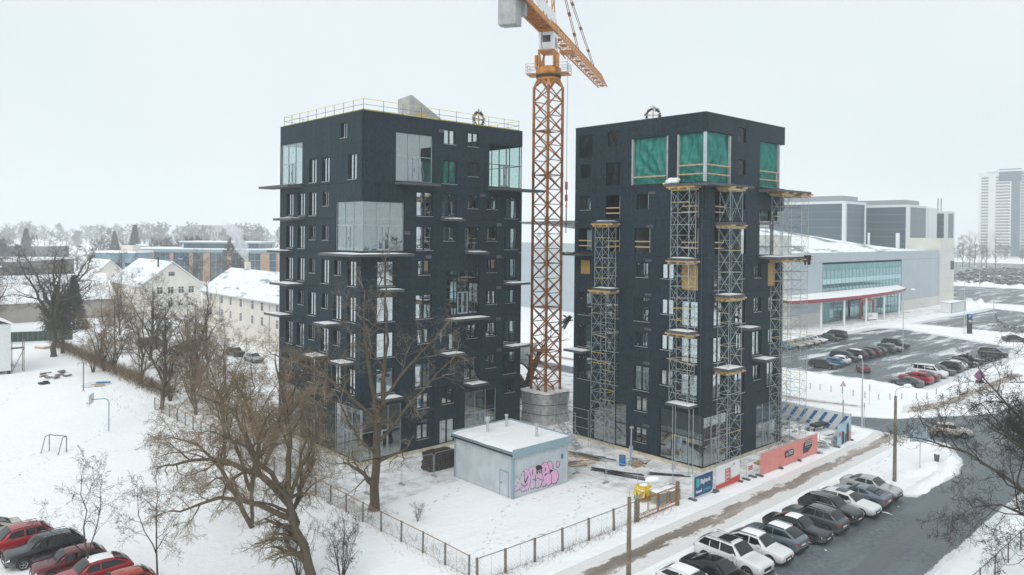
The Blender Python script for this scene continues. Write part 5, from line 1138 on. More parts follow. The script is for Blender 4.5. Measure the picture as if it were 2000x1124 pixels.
D, U = R(-90), R(90)
row = [('white car at the bottom edge, first in the street row', 'hatch', 'white', D, 1), ('black car second in the street row, left of the large white one', 'sedan', 'black', D, 0), ('large white estate car with open sunroof glass in the street row', 'bigsuv', 'white', D, 0),
       ('white hatchback with dark windows right of the large white car', 'cross', 'white', D, 1), ('grey blue crossover parked rear to the street with snowy roof', 'cross', 'bluegrey', U, 1), ('dark saloon with snowy roof between two grey cars', 'sedan', 'dark', D, 1),
       ('dark grey estate car with roof rails, rear to the street', 'suv', 'grey', U, 0), ('dark blue estate car facing the street, left of the white one', 'suv', 'dark', D, 0), ('white estate car with dark sunroof facing the street', 'wagon', 'white', D, 0),
       ('grey fastback parked rear to the street beside the silver saloon', 'coupe', 'bluegrey', U, 0), ('silver saloon, last in the street row nearest the lamp', 'sedan', 'silver', D, 0)]
rj = random.Random(77)
for k, (lab, kd, cl, a, sn) in enumerate(row):
    car(lab, -21.2 + 2.74 * k + rj.uniform(-.1, .1), -13.0 + rj.uniform(-.25, .25) + (.25 if kd == 'bigsuv' else 0), a + rj.uniform(-.03, .03), kd, cl, sn, 2, rails=kd in ('suv', 'bigsuv', 'cross'), sunroof=kd in ('bigsuv',) or lab.startswith('white estate'))
car('beige hatchback driving through the junction', 32.2, -10.9, R(-62), 'hatch', 'beige', 0, 2, None, 'driving_car')
LC = [('beige saloon, farthest of the bottom left row', -51.6, 24.6, 'sedan', 'beige', 0), ('bright red crossover at the bottom left, left of the black one', -50.2, 21.3, 'suv', 'red', 0), ('black estate car with a grey bonnet at the bottom left', -49.0, 18.4, 'suv', 'black', 0),
      ('dusty red hatchback behind the small bare trees', -48.2, 15.3, 'hatch', 'maroon', 0), ('red crossover with a snowy windscreen at the bottom left', -47.6, 12.4, 'cross', 'red', 1), ('orange red car nearest the willow at the bottom edge', -46.9, 9.6, 'hatch', 'orange', 0)]
for lab, x, y, kd, cl, sn in LC: car(lab, x - .4, y, R(180) + rj.uniform(-.04, .04), kd, cl, sn, 2, 'cars parked at the bottom left', rails=kd == 'suv')
lots = [ # front car park, far row
    ('white compact half behind the far scaffold, left end of the far row', 72.6, 33.2, D, 'hatch', 'white', 1), ('dark crossover behind the far scaffold in the far row', 75.6, 33.2, D, 'suv', 'dark', 0), ('blue hatchback just behind the far scaffold', 78.7, 33.1, D, 'hatch', 'blue', 0),
    ('pale beige saloon in the far row, left of the silver pair', 82.0, 33.0, D, 'sedan', 'beige', 0), ('silver saloon, left of the silver pair in the far row', 85.4, 33.0, D, 'sedan', 'silver', 0), ('pale gold saloon, third from the right end of the far row', 88.9, 33.1, D, 'sedan', 'beige', 0),
    ('white crossover beside the green saloon in the far row', 92.4, 33.1, D, 'cross', 'white', 0), ('dark green saloon beside the van in the far row', 97.6, 32.7, D, 'sedan', 'green', 0), ('dark panel van at the right end of the far row', 101.4, 33.2, U, 'van', 'dark', 0),
    # middle rows
    ('dark estate car at the left end of the middle row', 63.9, 18.2, D, 'wagon', 'dark', 0), ('bright blue hatchback behind the dark red car', 66.9, 18.4, U, 'hatch', 'blue', 0), ('white hatchback right of the bright blue one', 70.0, 18.6, U, 'hatch', 'white', 1),
    ('dark red coupe standing alone before the middle row', 66.0, 12.6, R(25), 'coupe', 'maroon', 0), ('large dark people carrier in the middle row', 74.1, 19.2, D, 'mpv', 'dark', 0), ('black large car with snowy roof in the middle row', 77.4, 19.2, U, 'bigsuv', 'black', 1),
    ('black crossover with red lamps, middle row centre', 80.6, 19.0, U, 'suv', 'black', 0), ('maroon crossover in the middle row', 83.6, 19.0, U, 'suv', 'maroon', 0), ('dark green hatchback in the middle row', 86.6, 19.0, U, 'hatch', 'green', 0),
    ('dark grey crossover near the right end of the middle row', 90.2, 18.9, U, 'suv', 'grey', 0), ('grey blue saloon with pale bonnet at the right of the middle row', 93.2, 18.7, D, 'sedan', 'bluegrey', 0), ('long black car standing by the double armed lamp', 98.2, 19.6, D, 'bigsuv', 'black', 0),
    # near row
    ('dark grey coupe at the left end of the near row', 58.6, 3.3, U, 'coupe', 'grey', 0), ('red crossover in the near row beside the dark coupe', 62.3, 3.2, U, 'suv', 'red', 0), ('maroon saloon between the red crossover and the white van', 65.6, 3.4, U, 'sedan', 'maroon', 0),
    ('white passenger van in the near row', 69.3, 3.6, D, 'van', 'white', 0), ('dark saloon right of the white van', 73.0, 3.4, D, 'sedan', 'green', 0), ('dark brown crossover with red lamps in the near row', 77.2, 3.6, U, 'suv', 'dark', 0), ('white hatchback wedged between dark cars in the near row', 80.6, 3.8, U, 'hatch', 'white', 0),
    ('dark grey saloon third from the right in the near row', 84.6, 3.6, D, 'sedan', 'grey', 0), ('black saloon right end of the near row cluster', 89.0, 3.9, D, 'sedan', 'dark', 0), ('black people carrier alone at the right of the near row', 100.6, 3.2, R(-75), 'mpv', 'black', 0), ('black saloon at the right edge near the lane', 128.0, 6.4, R(-60), 'sedan', 'black', 0)]
for lab, x, y, a, kd, cl, sn in lots: car(lab, x, y, a + rj.uniform(-.04, .04), kd, cl, sn, 1, 'cars in the front car park')
# cars in the yard behind the left tower
for lab, x, y, a, kd, cl, sn in (('snow topped van in the yard before the cream gable house', -14, 112, R(20), 'van', 'dark', 1), ('snow topped dark car in the yard behind the bare trees', -10, 104, R(200), 'suv', 'grey', 1), ('dark car beside the long cream house', -6, 92, D, 'wagon', 'dark', 1), ('silver car beside the long cream house, nearest the left tower', -6.2, 84, D, 'sedan', 'silver', 1)):
    car(lab, x, y, a, kd, cl, sn, 1, 'cars in the yard behind')
# far car park: small cars, one mesh each
far_m = []
for kd in ('sedan', 'suv', 'hatch'):
    L, W, gc, zh, zb, zr, co, rf, rr, dk, zd, wr = CT[kd]; X = lambda d: L / 2 - d; w = W / 2
    mb = MB(); prof = [(0, .25), (0, zh - .25), (.3, zh - .1), (co, zb), (dk, zd), (L - .05, zd - .1), (L, .3)]
    n = len(prof); mb.add([(X(a), -w, z) for a, z in prof] + [(X(a), w, z) for a, z in prof], [tuple(range(n)), tuple(range(2 * n - 1, n - 1, -1))] + [((i + 1) % n, i, n + i, n + (i + 1) % n) for i in range(n)])
    mb.k = 1; mb.add([(X(co), -w * .93, zb - .01), (X(co), w * .93, zb - .01), (X(dk), w * .93, zd - .01), (X(dk), -w * .93, zd - .01), (X(rf), -w * .75, zr - .03), (X(rf), w * .75, zr - .03), (X(rr), w * .75, zr - .03), (X(rr), -w * .75, zr - .03)], [(0, 1, 5, 4), (1, 2, 6, 5), (2, 3, 7, 6), (3, 0, 4, 7)])
    for ax in (.9, L - .9):
        for s in (-1, 1): mb.lathe([(0, s * (w + .01)), (wr, s * (w + .01)), (wr, s * (w - .2))], 8, 'y', (X(ax), 0, wr))
    mb.k = 2; mb.add([(X(rf), -w * .75, zr), (X(rf), w * .75, zr), (X(rr), w * .75, zr), (X(rr), -w * .75, zr), (X(rf), -w * .75, zr - .03), (X(rf), w * .75, zr - .03), (X(rr), w * .75, zr - .03), (X(rr), -w * .75, zr - .03)], [(0, 1, 2, 3), (0, 4, 5, 1), (1, 5, 6, 2), (2, 6, 7, 3), (3, 7, 4, 0)])
    far_m.append(mb)
fm2 = {}
ORD = ('first second third fourth fifth sixth seventh eighth ninth tenth eleventh twelfth thirteenth fourteenth fifteenth sixteenth seventeenth eighteenth nineteenth twentieth last').split()
def far_car(x, y, a, kd, cl, sn, rn, cn):
    key = (kd, cl, sn)
    if key not in fm2: fm2[key] = far_m[kd].mesh('car', paint(cl, PC[cl]), M['carglass'], M['snow_roof'] if sn else paint(cl, PC[cl]))
    o = ob('parked_car', fm2[key], None, (x, y, .01), a); tag(o, 'small %s car%s, %s from right in %s row of far car park' % (cl.replace('bluegrey', 'slate'), ' with snowy roof' if sn else '', ORD[cn], ORD[rn]), 'car', 'cars in the far car park')
cols = ['dark', 'grey', 'silver', 'white', 'black', 'bluegrey', 'maroon', 'grey', 'dark', 'silver', 'green']; n = 0
for rw in range(13):
    xx = 352 + rw * 17 + (rw > 5) * 8; cn = 0
    for k in range(24):
        yy = 52 + k * 3.1
        # keep those that the photograph's view takes in
        dx, dy = xx - CAM.x, yy - CAM.y; dep = dx * math.cos(YAW) + dy * math.sin(YAW); lat = dx * math.sin(YAW) - dy * math.cos(YAW)
        if not (.545 < lat / dep < .69) or rj.random() < .18: continue
        far_car(xx + rj.uniform(-.4, .4), yy, (0 if rw % 2 else math.pi) + rj.uniform(-.05, .05), rj.randrange(3), rj.choice(cols), rj.random() < .5, rw, cn); cn += 1
# ------------------------------------------------------------------ arena hall behind the car park
ar = thing('arena_hall', 'large grey sports hall with domed snowy roof and red edged entrance canopy', 'building', (97, 48, 0))
GW = mat('grey_metal_wall', (.42, .48, .515), .55, .1, .05, .3); CRM = mat('cream_stone', (.62, .615, .565), .8, var=.05, scale=.3)
AX, AY = 113.0, 112.0
gz0, gz1, g0x, g1x = 7.4, 15.0, 30.0, 81.5
def wallp(x0, x1, z0, z1): return B(x0, 0, z0, x1, .4, z1).build('wall_panel', GW, ar)
for k in range(12):                                        # upper and side wall panels with joints between
    a, b = 12 + k * (AX - 12) / 12 + .02, 12 + (k + 1) * (AX - 12) / 12 - .02
    wallp(a, b, gz1 + .5, 18)
wallp(12, g0x - .3, 3.2, gz1 + .45); wallp(g1x + .3, AX, 3.2, gz1 + .45)
B(12, .02, 0, g0x - .3, .4, 3.15).build('wall_base', CRM, ar); B(g1x + .3, .02, 0, AX, .4, 3.15).build('wall_base', CRM, ar)
for k in range(9): B(0, k * AY / 9 + .4 + .03, 0, .4, (k + 1) * AY / 9 + .4 - .03, 19.5).build('wall_panel', GW, ar)
B(AX - .4, .45, 0, AX, AY, 18).build('wall_panel', GW, ar); B(0, AY + .5, 0, AX, AY + .9, 18).build('wall_panel', GW, ar)
B(-.5, -.6, 0, 11.9, 8, 22.3).build('corner_pier', CRM, ar)
for z in (4.4, 8.8, 13.2, 17.6): B(-.55, -.65, z - .05, 11.95, -.601, z + .03).build('joint', GW, ar)
pE = B(AX + .05, -.5, 0, AX + 13, 10, 22.0).build('corner_pier', CRM, ar)
for z in (4.4, 8.8, 13.2, 17.6): B(AX + .05, -.55, z - .05, AX + 13.05, -.501, z + .03).build('joint', GW, ar)
B(AX + 9.5, -.7, 11.5, AX + 12.4, -.56, 14.3).build('louvre', M['conc_d'], ar)
# domed roof as a height field
nx, ny = 40, 30; V = []
for j in range(ny + 1):
    for i in range(nx + 1):
        u, w_ = i / nx, j / ny; x = AX * u; y = .2 + (AY) * w_
        rise = 9.2 * (math.cos((u - .18) * 1.9) ** 1.0 if abs((u - .18) * 1.9) < 1.57 else 0) * min(1, (1 - (1 - min(1, w_ / .42)) ** 2)) * (1 - .15 * w_)
        V.append((x, y, 18.0 + max(0, rise) * (1 if u < .985 else 0)))
rsn = plain_roof('hall_roof', (.17, .19, .2), .62, .16, (.5, 1, 1))
MB().add(V, [(j * (nx + 1) + i, j * (nx + 1) + i + 1, (j + 1) * (nx + 1) + i + 1, (j + 1) * (nx + 1) + i) for j in range(ny) for i in range(nx)]).build('roof', rsn, ar, smooth=True)
GT = glass_mat('teal_glass', .34, (.30, .50, .50), (.62, .88, .90)); TB = mat('teal_band', (.10, .30, .31), .25, var=.1)
B(g0x, .5, gz0 - 6, g1x, .7, gz1).build('backing_wall', mat('hall_interior', (.12, .17, .17), .8, var=.3, scale=.3), ar)
nb = 23; bw_ = (g1x - g0x) / nb; pmx = B(0, 0, 0, bw_ - .05, .06, 1).mesh('pane', GT); pmb = B(0, 0, 0, bw_ - .05, .06, 1).mesh('pane', TB); pml = B(0, 0, 0, bw_ - .05, .06, 1).mesh('pane', mat('pale_teal_band', (.36, .60, .64), .2, var=.1)); mul = B(-.035, .05, gz0, .035, .12, gz1).mesh('mullion', M['trim'])
for k in range(nb):
    for zz, h, me in ((gz0 + .05, 2.4, pmx), (gz0 + 2.5, 1.3, pml), (gz0 + 3.85, 2.1, pmx), (gz0 + 6.0, 1.55, pmb)):
        o = ob('pane', me, ar, (g0x + k * bw_ + .025, .12, zz)); o.scale = (1, 1, h)
    ob('mullion', mul, ar, (g0x + k * bw_, 0, 0))
for k in range(19):
    o = ob('pane', pmx, ar, (g0x + 4 + k * bw_ * 1.12, .12, .3)); o.scale = (1.1, 1, 5.6); ob('mullion', mul, ar, (g0x + 4 + k * bw_ * 1.12 - .03, 0, -7.4 + .1))
B(g0x, -.1, 0, g0x + 3.8, .45, 6.2).build('teal_pier', TB, ar)
# canopy: sweeping slab with a red edge on white columns
nc = 26; top_, red = MB(), MB(); P = []
for k in range(nc + 1): u = k / nc; P.append((6 + 72 * u, -3.2 - 3.2 * math.sin(math.pi * min(1, u * 1.05)) ** .7 + (.6 * (u > .98))))
for (xa, ya), (xb, yb) in zip(P, P[1:]):
    top_.add([(xa, ya, 7.2), (xb, yb, 7.2), (xb, -.1, 8.0), (xa, -.1, 8.0), (xa, ya, 6.6), (xb, yb, 6.6), (xb, -.1, 6.6), (xa, -.1, 6.6)], [(0, 1, 2, 3), (7, 6, 5, 4)])
    red.add([(xa, ya - .03, 6.45), (xb, yb - .03, 6.45), (xb, yb - .03, 7.25), (xa, ya - .03, 7.25), (xa, ya + .05, 6.45), (xb, yb + .05, 6.45), (xb, yb + .05, 7.25), (xa, ya + .05, 7.25)], [(0, 1, 2, 3), (7, 6, 5, 4), (3, 2, 6, 7), (4, 5, 1, 0)])
cp_ = top_.build('canopy', M['snow_roof'], ar); red.build('red_edge', mat('canopy_red', (.30, .03, .05), .5, var=.1), cp_)
for x, y in ((19.5, -4.6), (30, -5.5), (42, -5.9), (54.5, -5.5), (68, -4.4)): MB().tube((x, y, 0), (x, y, 6.5), .28, 10).build('column', M['white'], ar)
og = MB()
for a, b, c, d in ((49, 49.5, 0, 4.6), (57.5, 58, 0, 4.6), (49, 58, 4.6, 5.3)): og.box(a, -1.6, c, b, -1.2, d)
og.build('entrance_frame', mat('entrance_orange', (.50, .11, .06), .5, var=.1), ar); sg_ = B(51.5, -2.6, 5.4, 53.6, -2.3, 7.0 - .6).build('sign_box', mat('sign_orange', (.6, .14, .04), .5, var=0), ar)
letter('C', 1.5, M['banner'], ar, 53.9, -2.5, 5.3, .04)
kb = thing('kiosk_box', 'white box shaped kiosk under the red edged canopy', 'kiosk', (146.0, 43.8, 0), R(-15)); B(-1.9, -.8, .25, 1.9, .8, 1.9).build('body', M['white'], kb); B(-1.9, -.82, 1.0, -.2, -.801, 1.5).build('panel', M['sill'], kb); B(-1.7, -.6, 0, 1.7, .6, .25).build('base', M['conc_d'], kb)
for x, y, rr_, h in ((30, 60, 1.6, 2.2), (101, 16, 1.7, 2.6), (104.5, 11, 1.9, 2.4), (108, 9, 1.6, 2.2), (96, 20, 1.4, 2.0)):
    zz = 18 if x > 90 else 24.8
    MB().lathe([(rr_ * .8, zz - 1), (rr_ * .8, zz + h * .75), (rr_ * 1.25, zz + h * .75), (rr_ * 1.2, zz + h * .95), (.1, zz + h * 1.1)], 12).build('roof_vent', M['sill'], ar)
for x, y in ((92, 14), (99, 8), (100.5, 8)): MB().tube((x, y, 17), (x, y, 23.5), .35, 8).build('flue', M['white'], ar)
bh = thing('glass_shelter', 'glazed shelter with dark frame at the right end of the hall', 'shelter', (184, 36, 0)); 
for k in range(5): B(k * 2.4, 0, .1, k * 2.4 + 2.3, .06, 2.9).build('pane', mat('milky_pane', (.55, .60, .60), .3, var=.1), bh)
B(-.05, .06, .1, .0, 3, 2.9).build('pane', M['banner'], bh); MB().box(-.1, -.1, 2.9, 12.2, 3.2, 3.0).box(-.1, -.1, 0, .02, .02, 2.9).box(12.0, -.1, 0, 12.15, .02, 2.9).build('frame', M['conc_d'], bh); B(-.1, -.1, 3.0, 12.2, 3.2, 3.12).build('roof_snow', M['snow_roof'], bh)
# ------------------------------------------------------------------ offices and the high rise in the haze
OG = mat('office_glass', (.055, .095, .12), .3, .2, .12, .1, spec=.6); OW = mat('office_white', (.66, .70, .72), .6, var=.04)
def office(label, x0, y0, x1, y1, h, cap, frame_y=True, nfl=10):
    o = thing('office_block', label, 'building', (x0, y0, 0), 0, 'office blocks behind the hall'); w, d = x1 - x0, y1 - y0
    B(.4, .4, 0, w - .4, d - .4, h - .4).build('core', M['conc_d'], o)
    fl = h / nfl; pw = B(0, 0, 0, .12, d - 2.2, fl - .35).mesh('glazing_band', OG); ps = B(0, 0, 0, w - 2.2, .12, fl - .35).mesh('glazing_band', OG)
    for k in range(nfl): ob('glazing_band', pw, o, (.2, 1.1, k * fl + .2)); ob('glazing_band', ps, o, (1.1, .2, k * fl + .2))
    sp_ = MB()
    for k in range(nfl + 1): sp_.box(.25, .25, k * fl - .12, w - .3, d - .3, k * fl + .12)
    sp_.build('floor_edge', mat('spandrel', (.16, .19, .21), .5, var=.05), o)
    for a in ((0, 0, 0, 1.6, 1.6, h), (0, d - 1.6, 0, 1.6, d, h), (w - 1.6, 0, 0, w, 1.6, h), (0, 0, h + .01, w, d, h + 1.2)): B(*a).build('white_frame', OW, o)
    if cap: B(3, 3, h + 1.21, w - 3, d - 3, h + 1.2 + cap).build('plant_room', mat('plant_grey', (.27, .29, .31), .6, var=.05), o)
    return o
office('left grey office block with white frame behind the hall', 303, 119.5, 327, 171, 38.2, 2.8); office('middle grey office block with white end frame behind the hall', 346, 106, 371, 150, 37.6, 2.6)
B(371.5, 105.5, 0, 384, 107.5, 38).build('portal_leg', OW, bpy.data.objects['office_block.001'], (-346, -106, 0))
office('smallest office block at the right with two masts', 392, 103, 404, 120, 35.5, 0)
for x in (396, 401): MB().tube((x - 392, 6, 35), (x - 392, 6, 44), .25, 6).build('mast', M['conc_d'], bpy.data.objects['office_block.002'])
hr = thing('high_rise', 'tall pale high rise with dark glass side fading in the haze', 'building', (930, 197.5, 0)); TW, TD, TH_ = 48., 42., 99.
B(.5, .5, 0, TW, TD, TH_ - 1).build('core', mat('highrise_cream', (.63, .635, .62), .7, var=.05, scale=.1), hr)
WB = mat('highrise_window', (.10, .11, .12), .3, var=.3, scale=.2)
wbm = [B(0, 0, 0, .3, l, 1.5).mesh('window_band', WB) for l in (7, 14)]
for k in range(26):
    z = 6 + k * 3.4
    ob('window_band', wbm[1], hr, (.3, 11, z)); ob('window_band', wbm[0], hr, (.3, 32.5, z))
for k in range(8): B(.2 + 0, 1.0 + k * 1.1, 2, .45, 1.9 + k * 1.1, TH_ - 12).build('glass_strip', OG, hr)
B(0, 0, TH_ - 12, .45, 22, TH_ + 2).build('glass_crown', OG, hr)
for k in range(28): B(1, .2, 3 + k * 3.4, TW, .49, 5.4 + k * 3.4).build('glass_band', OG, hr)
B(-1, -1, TH_ - .9, TW, TD - 8, TH_ + .8).build('roof_slab', OW, hr)
# ------------------------------------------------------------------ cream houses and showroom at the left
def hwin(par, x, y, z, w, h, face, cols=2, nm='window'):
    """white framed window; face 'W' looks to -x, 'S' looks to -y"""
    m = MB(); pa = MB(); f = .09
    def bx(mb, a0, a1, d0, d1, z0, z1):
        if face == 'S': mb.box(x + a0, y + d0, z0, x + a1, y + d1, z1)
        else: mb.box(x + d0, y + a0, z0, x + d1, y + a1, z1)
    bx(m, 0, w, -.06, .02, z, z + f); bx(m, 0, w, -.06, .02, z + h - f, z + h); bx(m, 0, f, -.06, .02, z + f, z + h - f); bx(m, w - f, w, -.06, .02, z + f, z + h - f)
    for k in range(1, cols): bx(m, w * k / cols - .04, w * k / cols + .04, -.055, .02, z + f, z + h - f)
    bx(m, f, w - f, -.055, .02, z + h * .66 - .035, z + h * .66 + .035)
    o = m.build(nm, M['winwhite'], par); bx(pa, f, w - f, -.02, -.003, z + f, z + h - f); pa.build('pane', M['darkpane'], o)
hB = thing('long_house', 'long cream rendered house with snow streaked slate roof', 'building', (1.5, 70, 0)); BL_, BW_, BE, BR_ = 58., 13., 9.3, 13.7
B(0, 0, 0, BW_, BL_, BE).build('wall', M['stucco'], hB)
def gable(mb, x0, x1, y, z0, z1): mb.add([(x0, y, z0), (x1, y, z0), ((x0 + x1) / 2, y, z1), (x0, y + .2, z0), (x1, y + .2, z0), ((x0 + x1) / 2, y + .2, z1)], [(0, 1, 2), (5, 4, 3), (0, 3, 4, 1), (1, 4, 5, 2), (2, 5, 3, 0)])
for yy in (0, BL_ - .2): gb = MB(); gable(gb, 0, BW_, yy, BE, BR_ - .2); gb.build('gable', M['stucco'], hB)
def roofg(par, x0, x1, y0, y1, ze, zr, ov=.6, m='slate'):
    mb = MB(); xm = (x0 + x1) / 2; s = (zr - ze) / (xm - x0); th = .18
    for sg in (-1, 1):
        xe = x0 - ov if sg < 0 else x1 + ov; zz = ze - s * ov
        mb.add([(xe, y0 - ov, zz), (xm, y0 - ov, zr), (xm, y1 + ov, zr), (xe, y1 + ov, zz), (xe, y0 - ov, zz + th), (xm, y0 - ov, zr + th), (xm, y1 + ov, zr + th), (xe, y1 + ov, zz + th)], [(0, 1, 2, 3), (7, 6, 5, 4), (0, 4, 5, 1), (2, 6, 7, 3), (3, 7, 4, 0)])
    return mb.build('roof', M[m], par)
rB = roofg(hB, 0, BW_, 0, BL_, BE, BR_)
for y in (20, 41): B(2.2, y, 11.0, 3.6, y + 2.2, 11.75).build('skylight', M['snow_roof'], rB)
MB().box(6.5, 50, 13.2, 7.4, 51.2, 15.4).build('chimney', M['stucco'], rB)
MB().tube((-.65, -.6, BE - .55), (-.65, BL_ + .6, BE - .55), .09, 6).build('gutter', M['sill'], hB)
for y in (24.5, 48): MB().tube((-.1, y, 0), (-.1, y, BE - .4), .07, 6).build('downpipe', M['sill'], hB)
for y in (2.5, 6.8, 11.5, 16.0, 20.8, 27.2, 31.5, 37.0, 42.0, 46.5, 52.5):
    for z in (1.0, 4.1, 6.9)[0 if y < 20 else 1:]: hwin(hB, -.0, y, z, 1.15, 1.75 if z > 1 else 1.5, 'W')
hA = thing('gabled_house', 'cream gabled house with grey roof and three white windows in a row', 'building', (-2.2, 158, 0)); AW_, AL_ = 14.5, 26.
B(0, 0, 0, AW_, AL_, 8.6).build('wall', M['stucco'], hA); gb = 0
for yy in (0, AL_ - .2): gb = MB(); gable(gb, 0, AW_, yy, 8.6, 14.0); gb.build('gable', M['stucco'], hA)
rA = roofg(hA, 0, AW_, 0, AL_, 8.6, 14.2); MB().tube((5.2, 4, 12), (5.2, 4, 15.4), .2, 8).build('flue', M['black'], rA); B(1.0, 12, 9.8, 4.0, 17, 12.4).build('dormer', M['slate'], rA)
for x in (3.6, 6.2, 8.7, 11.2): hwin(hA, x, 0, 6.2, 1.5, 1.8, 'S'); hwin(hA, x, 0, 3.0, 1.4, .9, 'S')
hwin(hA, 6.3, 0, 10.6, 1.7, 1.2, 'S', 1); hwin(hA, 0, 4, 6.2, 1.2, 1.7, 'W')
# low houses with snowy roofs farther left
for k, (lab, x, y, w, l, e, rd) in enumerate((('low house with broad snowy roof left of the gabled house', -40, 183, 15, 34, 5.0, 10.6), ('low snowy roofed house farther back at the left', -58, 232, 13, 34, 6.5, 11.0), ('small snowy roofed house behind the gabled house', 2, 222, 11, 20, 7.5, 12.5), ('dark timber house with snowy roof at the far left', -92, 250, 12, 24, 6, 10))):
    t = thing('snowy_house', lab, 'building', (x, y, 0), R(-84) if k != 2 else 0); B(0, 0, 0, w, l, e).build('wall', M['stucco'] if k else mat('old_render', (.36, .33, .30), .85, var=.1), t); 
    for yy in (0, l - .2): gb = MB(); gable(gb, 0, w, yy, e, rd - .2); gb.build('gable', M['stucco'], t)
    roofg(t, 0, w, 0, l, e, rd, .6, 'snow_roof')
    for q in range(3): hwin(t, 1.5 + q * (w - 3.5) / 2, 0, e - 2.3, 1.3, 1.5, 'S')
sr = thing('showroom', 'glazed brick car showroom with flat snowy roofs and round blue sign', 'building', (45.9, 310.8, 0), math.atan2(271.8 - 310.8, 88.4 - 45.9)); SL = 66.
BRK = mat('tan_brick', (.40, .27, .19), .85, var=.15, scale=.8); SG = mat('showroom_glass', (.07, .12, .16), .12, var=.35, scale=.25, spec=.8)
B(-8, .6, 0, SL, 26, 12.6).build('hall', M['conc_d'], sr); B(-8.6, -.6, 12.7, SL + .6, 26.6, 14.0).build('roof_edge', M['trim'], sr); B(-8.6, -.6, 14.01, SL + .6, 26.6, 14.5).build('roof_snow', M['snow_roof'], sr)
B(14, 3, 14.51, 47, 22, 16.6).build('upper_floor', SG, sr); B(12.5, 1.5, 16.61, 48.5, 23, 17.2).build('roof_edge', M['trim'], sr); B(12.5, 1.5, 17.21, 48.5, 23, 17.55).build('roof_snow', M['snow_roof'], sr)
for x, w in ((-8, 2), (1, 1.6), (9.5, 1.6), (18, 1.6), (24, 3), (34, 3), (41.5, 2.2), (49, 4), (56, 1.6), (63, 1.6)): B(x, -.5, 0, x + w, .59, 12.6).build('brick_pier', BRK, sr)
for x0, x1 in ((-6, 1), (2.6, 9.5), (11.1, 18), (19.6, 24), (27, 34), (37, 41.5), (43.7, 49), (53, 56), (57.6, 63)):
    n_ = max(1, int((x1 - x0) / 2))
    for k in range(n_):
        for q in range(4): B(x0 + (x1 - x0) * k / n_ + .12, .2, .3 + q * 3.05, x0 + (x1 - x0) * (k + 1) / n_ - .12, .35, 3.15 + q * 3.05).build('pane', SG, sr)
    B(x0, .36, 0, x1, .58, 12.6).build('glazing_frame', M['sill'], sr)
ov = [(14.6 + 2.3 * math.cos(2 * math.pi * i / 24), 9.9 + .9 * math.sin(2 * math.pi * i / 24)) for i in range(24)]
flat(ov, -.7, mat('sign_blue', (.01, .05, .25), .4, var=0), sr, 'sign_oval', .15); letter('Ford', 1.15, M['banner'], sr, 13.1, -.73, 9.55, .01, shear=.3)
letter('BYD', 1.9, M['banner'], sr, 57.3, -.6, 9.6, .03, sx=1.25)
# distant low buildings
def shed(label, px, py, D_, L, dp, h, m, yaw=0, snow=True, name='low_building'):
    t = thing(name, label, 'building', (px, py, 0), yaw); B(0, 0, 0, L, dp, h).build('wall', m, t)
    if snow: B(-.4, -.4, h + .005, L + .4, dp + .4, h + .7).build('roof_snow', M['snow_roof'], t)
    for k in range(int(L / 4)): B(1 + k * 4, -.06, h * .45, 3 + k * 4, -.005, h * .7).build('window', M['darkpane'], t)
    return t
BLU = mat('blue_render', (.20, .31, .38), .7, var=.08); YA = math.atan2(-1, 1.09)
shed('low blue building with square windows and a cream roof box', 19.8, 294, 0, 17, 14, 13, BLU, YA); B(10, 3, 13.8, 14.5, 9, 16).build('roof_box', M['stucco'], bpy.data.objects['low_building'])
shed('long low grey building with snowy roof at the far left edge', -75, 330, 0, 60, 34, 7, M['conc_d'], YA); shed('long snowy roofed warehouse left of the blue building', -50, 390, 0, 70, 44, 8, mat('dull_brown', (.16, .13, .11), .8, var=.1), YA)
shed('distant pale flats with small windows above the showroom', 309, 1000, 0, 64, 14, 30, mat('far_flats', (.36, .36, .36), .8, var=.1), YA, True); shed('second distant block of flats right of the pale flats', 402, 930, 0, 44, 14, 27, mat('far_flats', (.36, .36, .36), .8, var=.1), YA, True)
shed('distant long building with snowy roof on the treed rise', 40, 660, 0, 40, 30, 9, M['conc_d'], YA); shed('distant low white roofed hall behind the trees', 95, 500, 0, 50, 20, 12, M['conc'], YA)
rs_ = thing('red_sign_board', 'orange red board standing between the cream houses', 'board', (16.5, 222, 0), YA); B(0, 0, 2, 8, .3, 9).build('panel', mat('sign_red', (.6, .08, .03), .5, var=.05), rs_); B(1, -.02, 3.2, 7, -.003, 5.2).build('panel', M['banner'], rs_); B(.5, .05, 0, .8, .25, 2).build('post', M['steel'], rs_); B(7.2, .05, 0, 7.5, .25, 2).build('post', M['steel'], rs_)
# white shed at the left frame edge
ws = thing('white_cabin', 'white clad cabin with outside stair at the left edge', 'cabin', (-47.2, 96.5, 0)); B(0, 0, .5, 8.3, 9, 7.6).build('wall', M['white'], ws); roofg(ws, 0, 8.3, 0, 9, 7.6, 9.4, .5, 'snow_roof')
for x in (.3, 7.9): B(x, -.05, 0, x + .4, .5, .5).build('foot', M['black'], ws)
lt = MB()
for x in (8.6, 10.2): lt.bar((x, 1, 0), (x, 1, 5.0), .1).bar((x, 2.2, 0), (x, 2.2, 5.0), .1)
lt.box(8.35, .9, 3.6, 10.3, 2.3, 3.7).bar((8.6, 1, 0), (10.2, 1, 3.6), .08); lt.build('outside_stair', M['oldsteel'], ws)
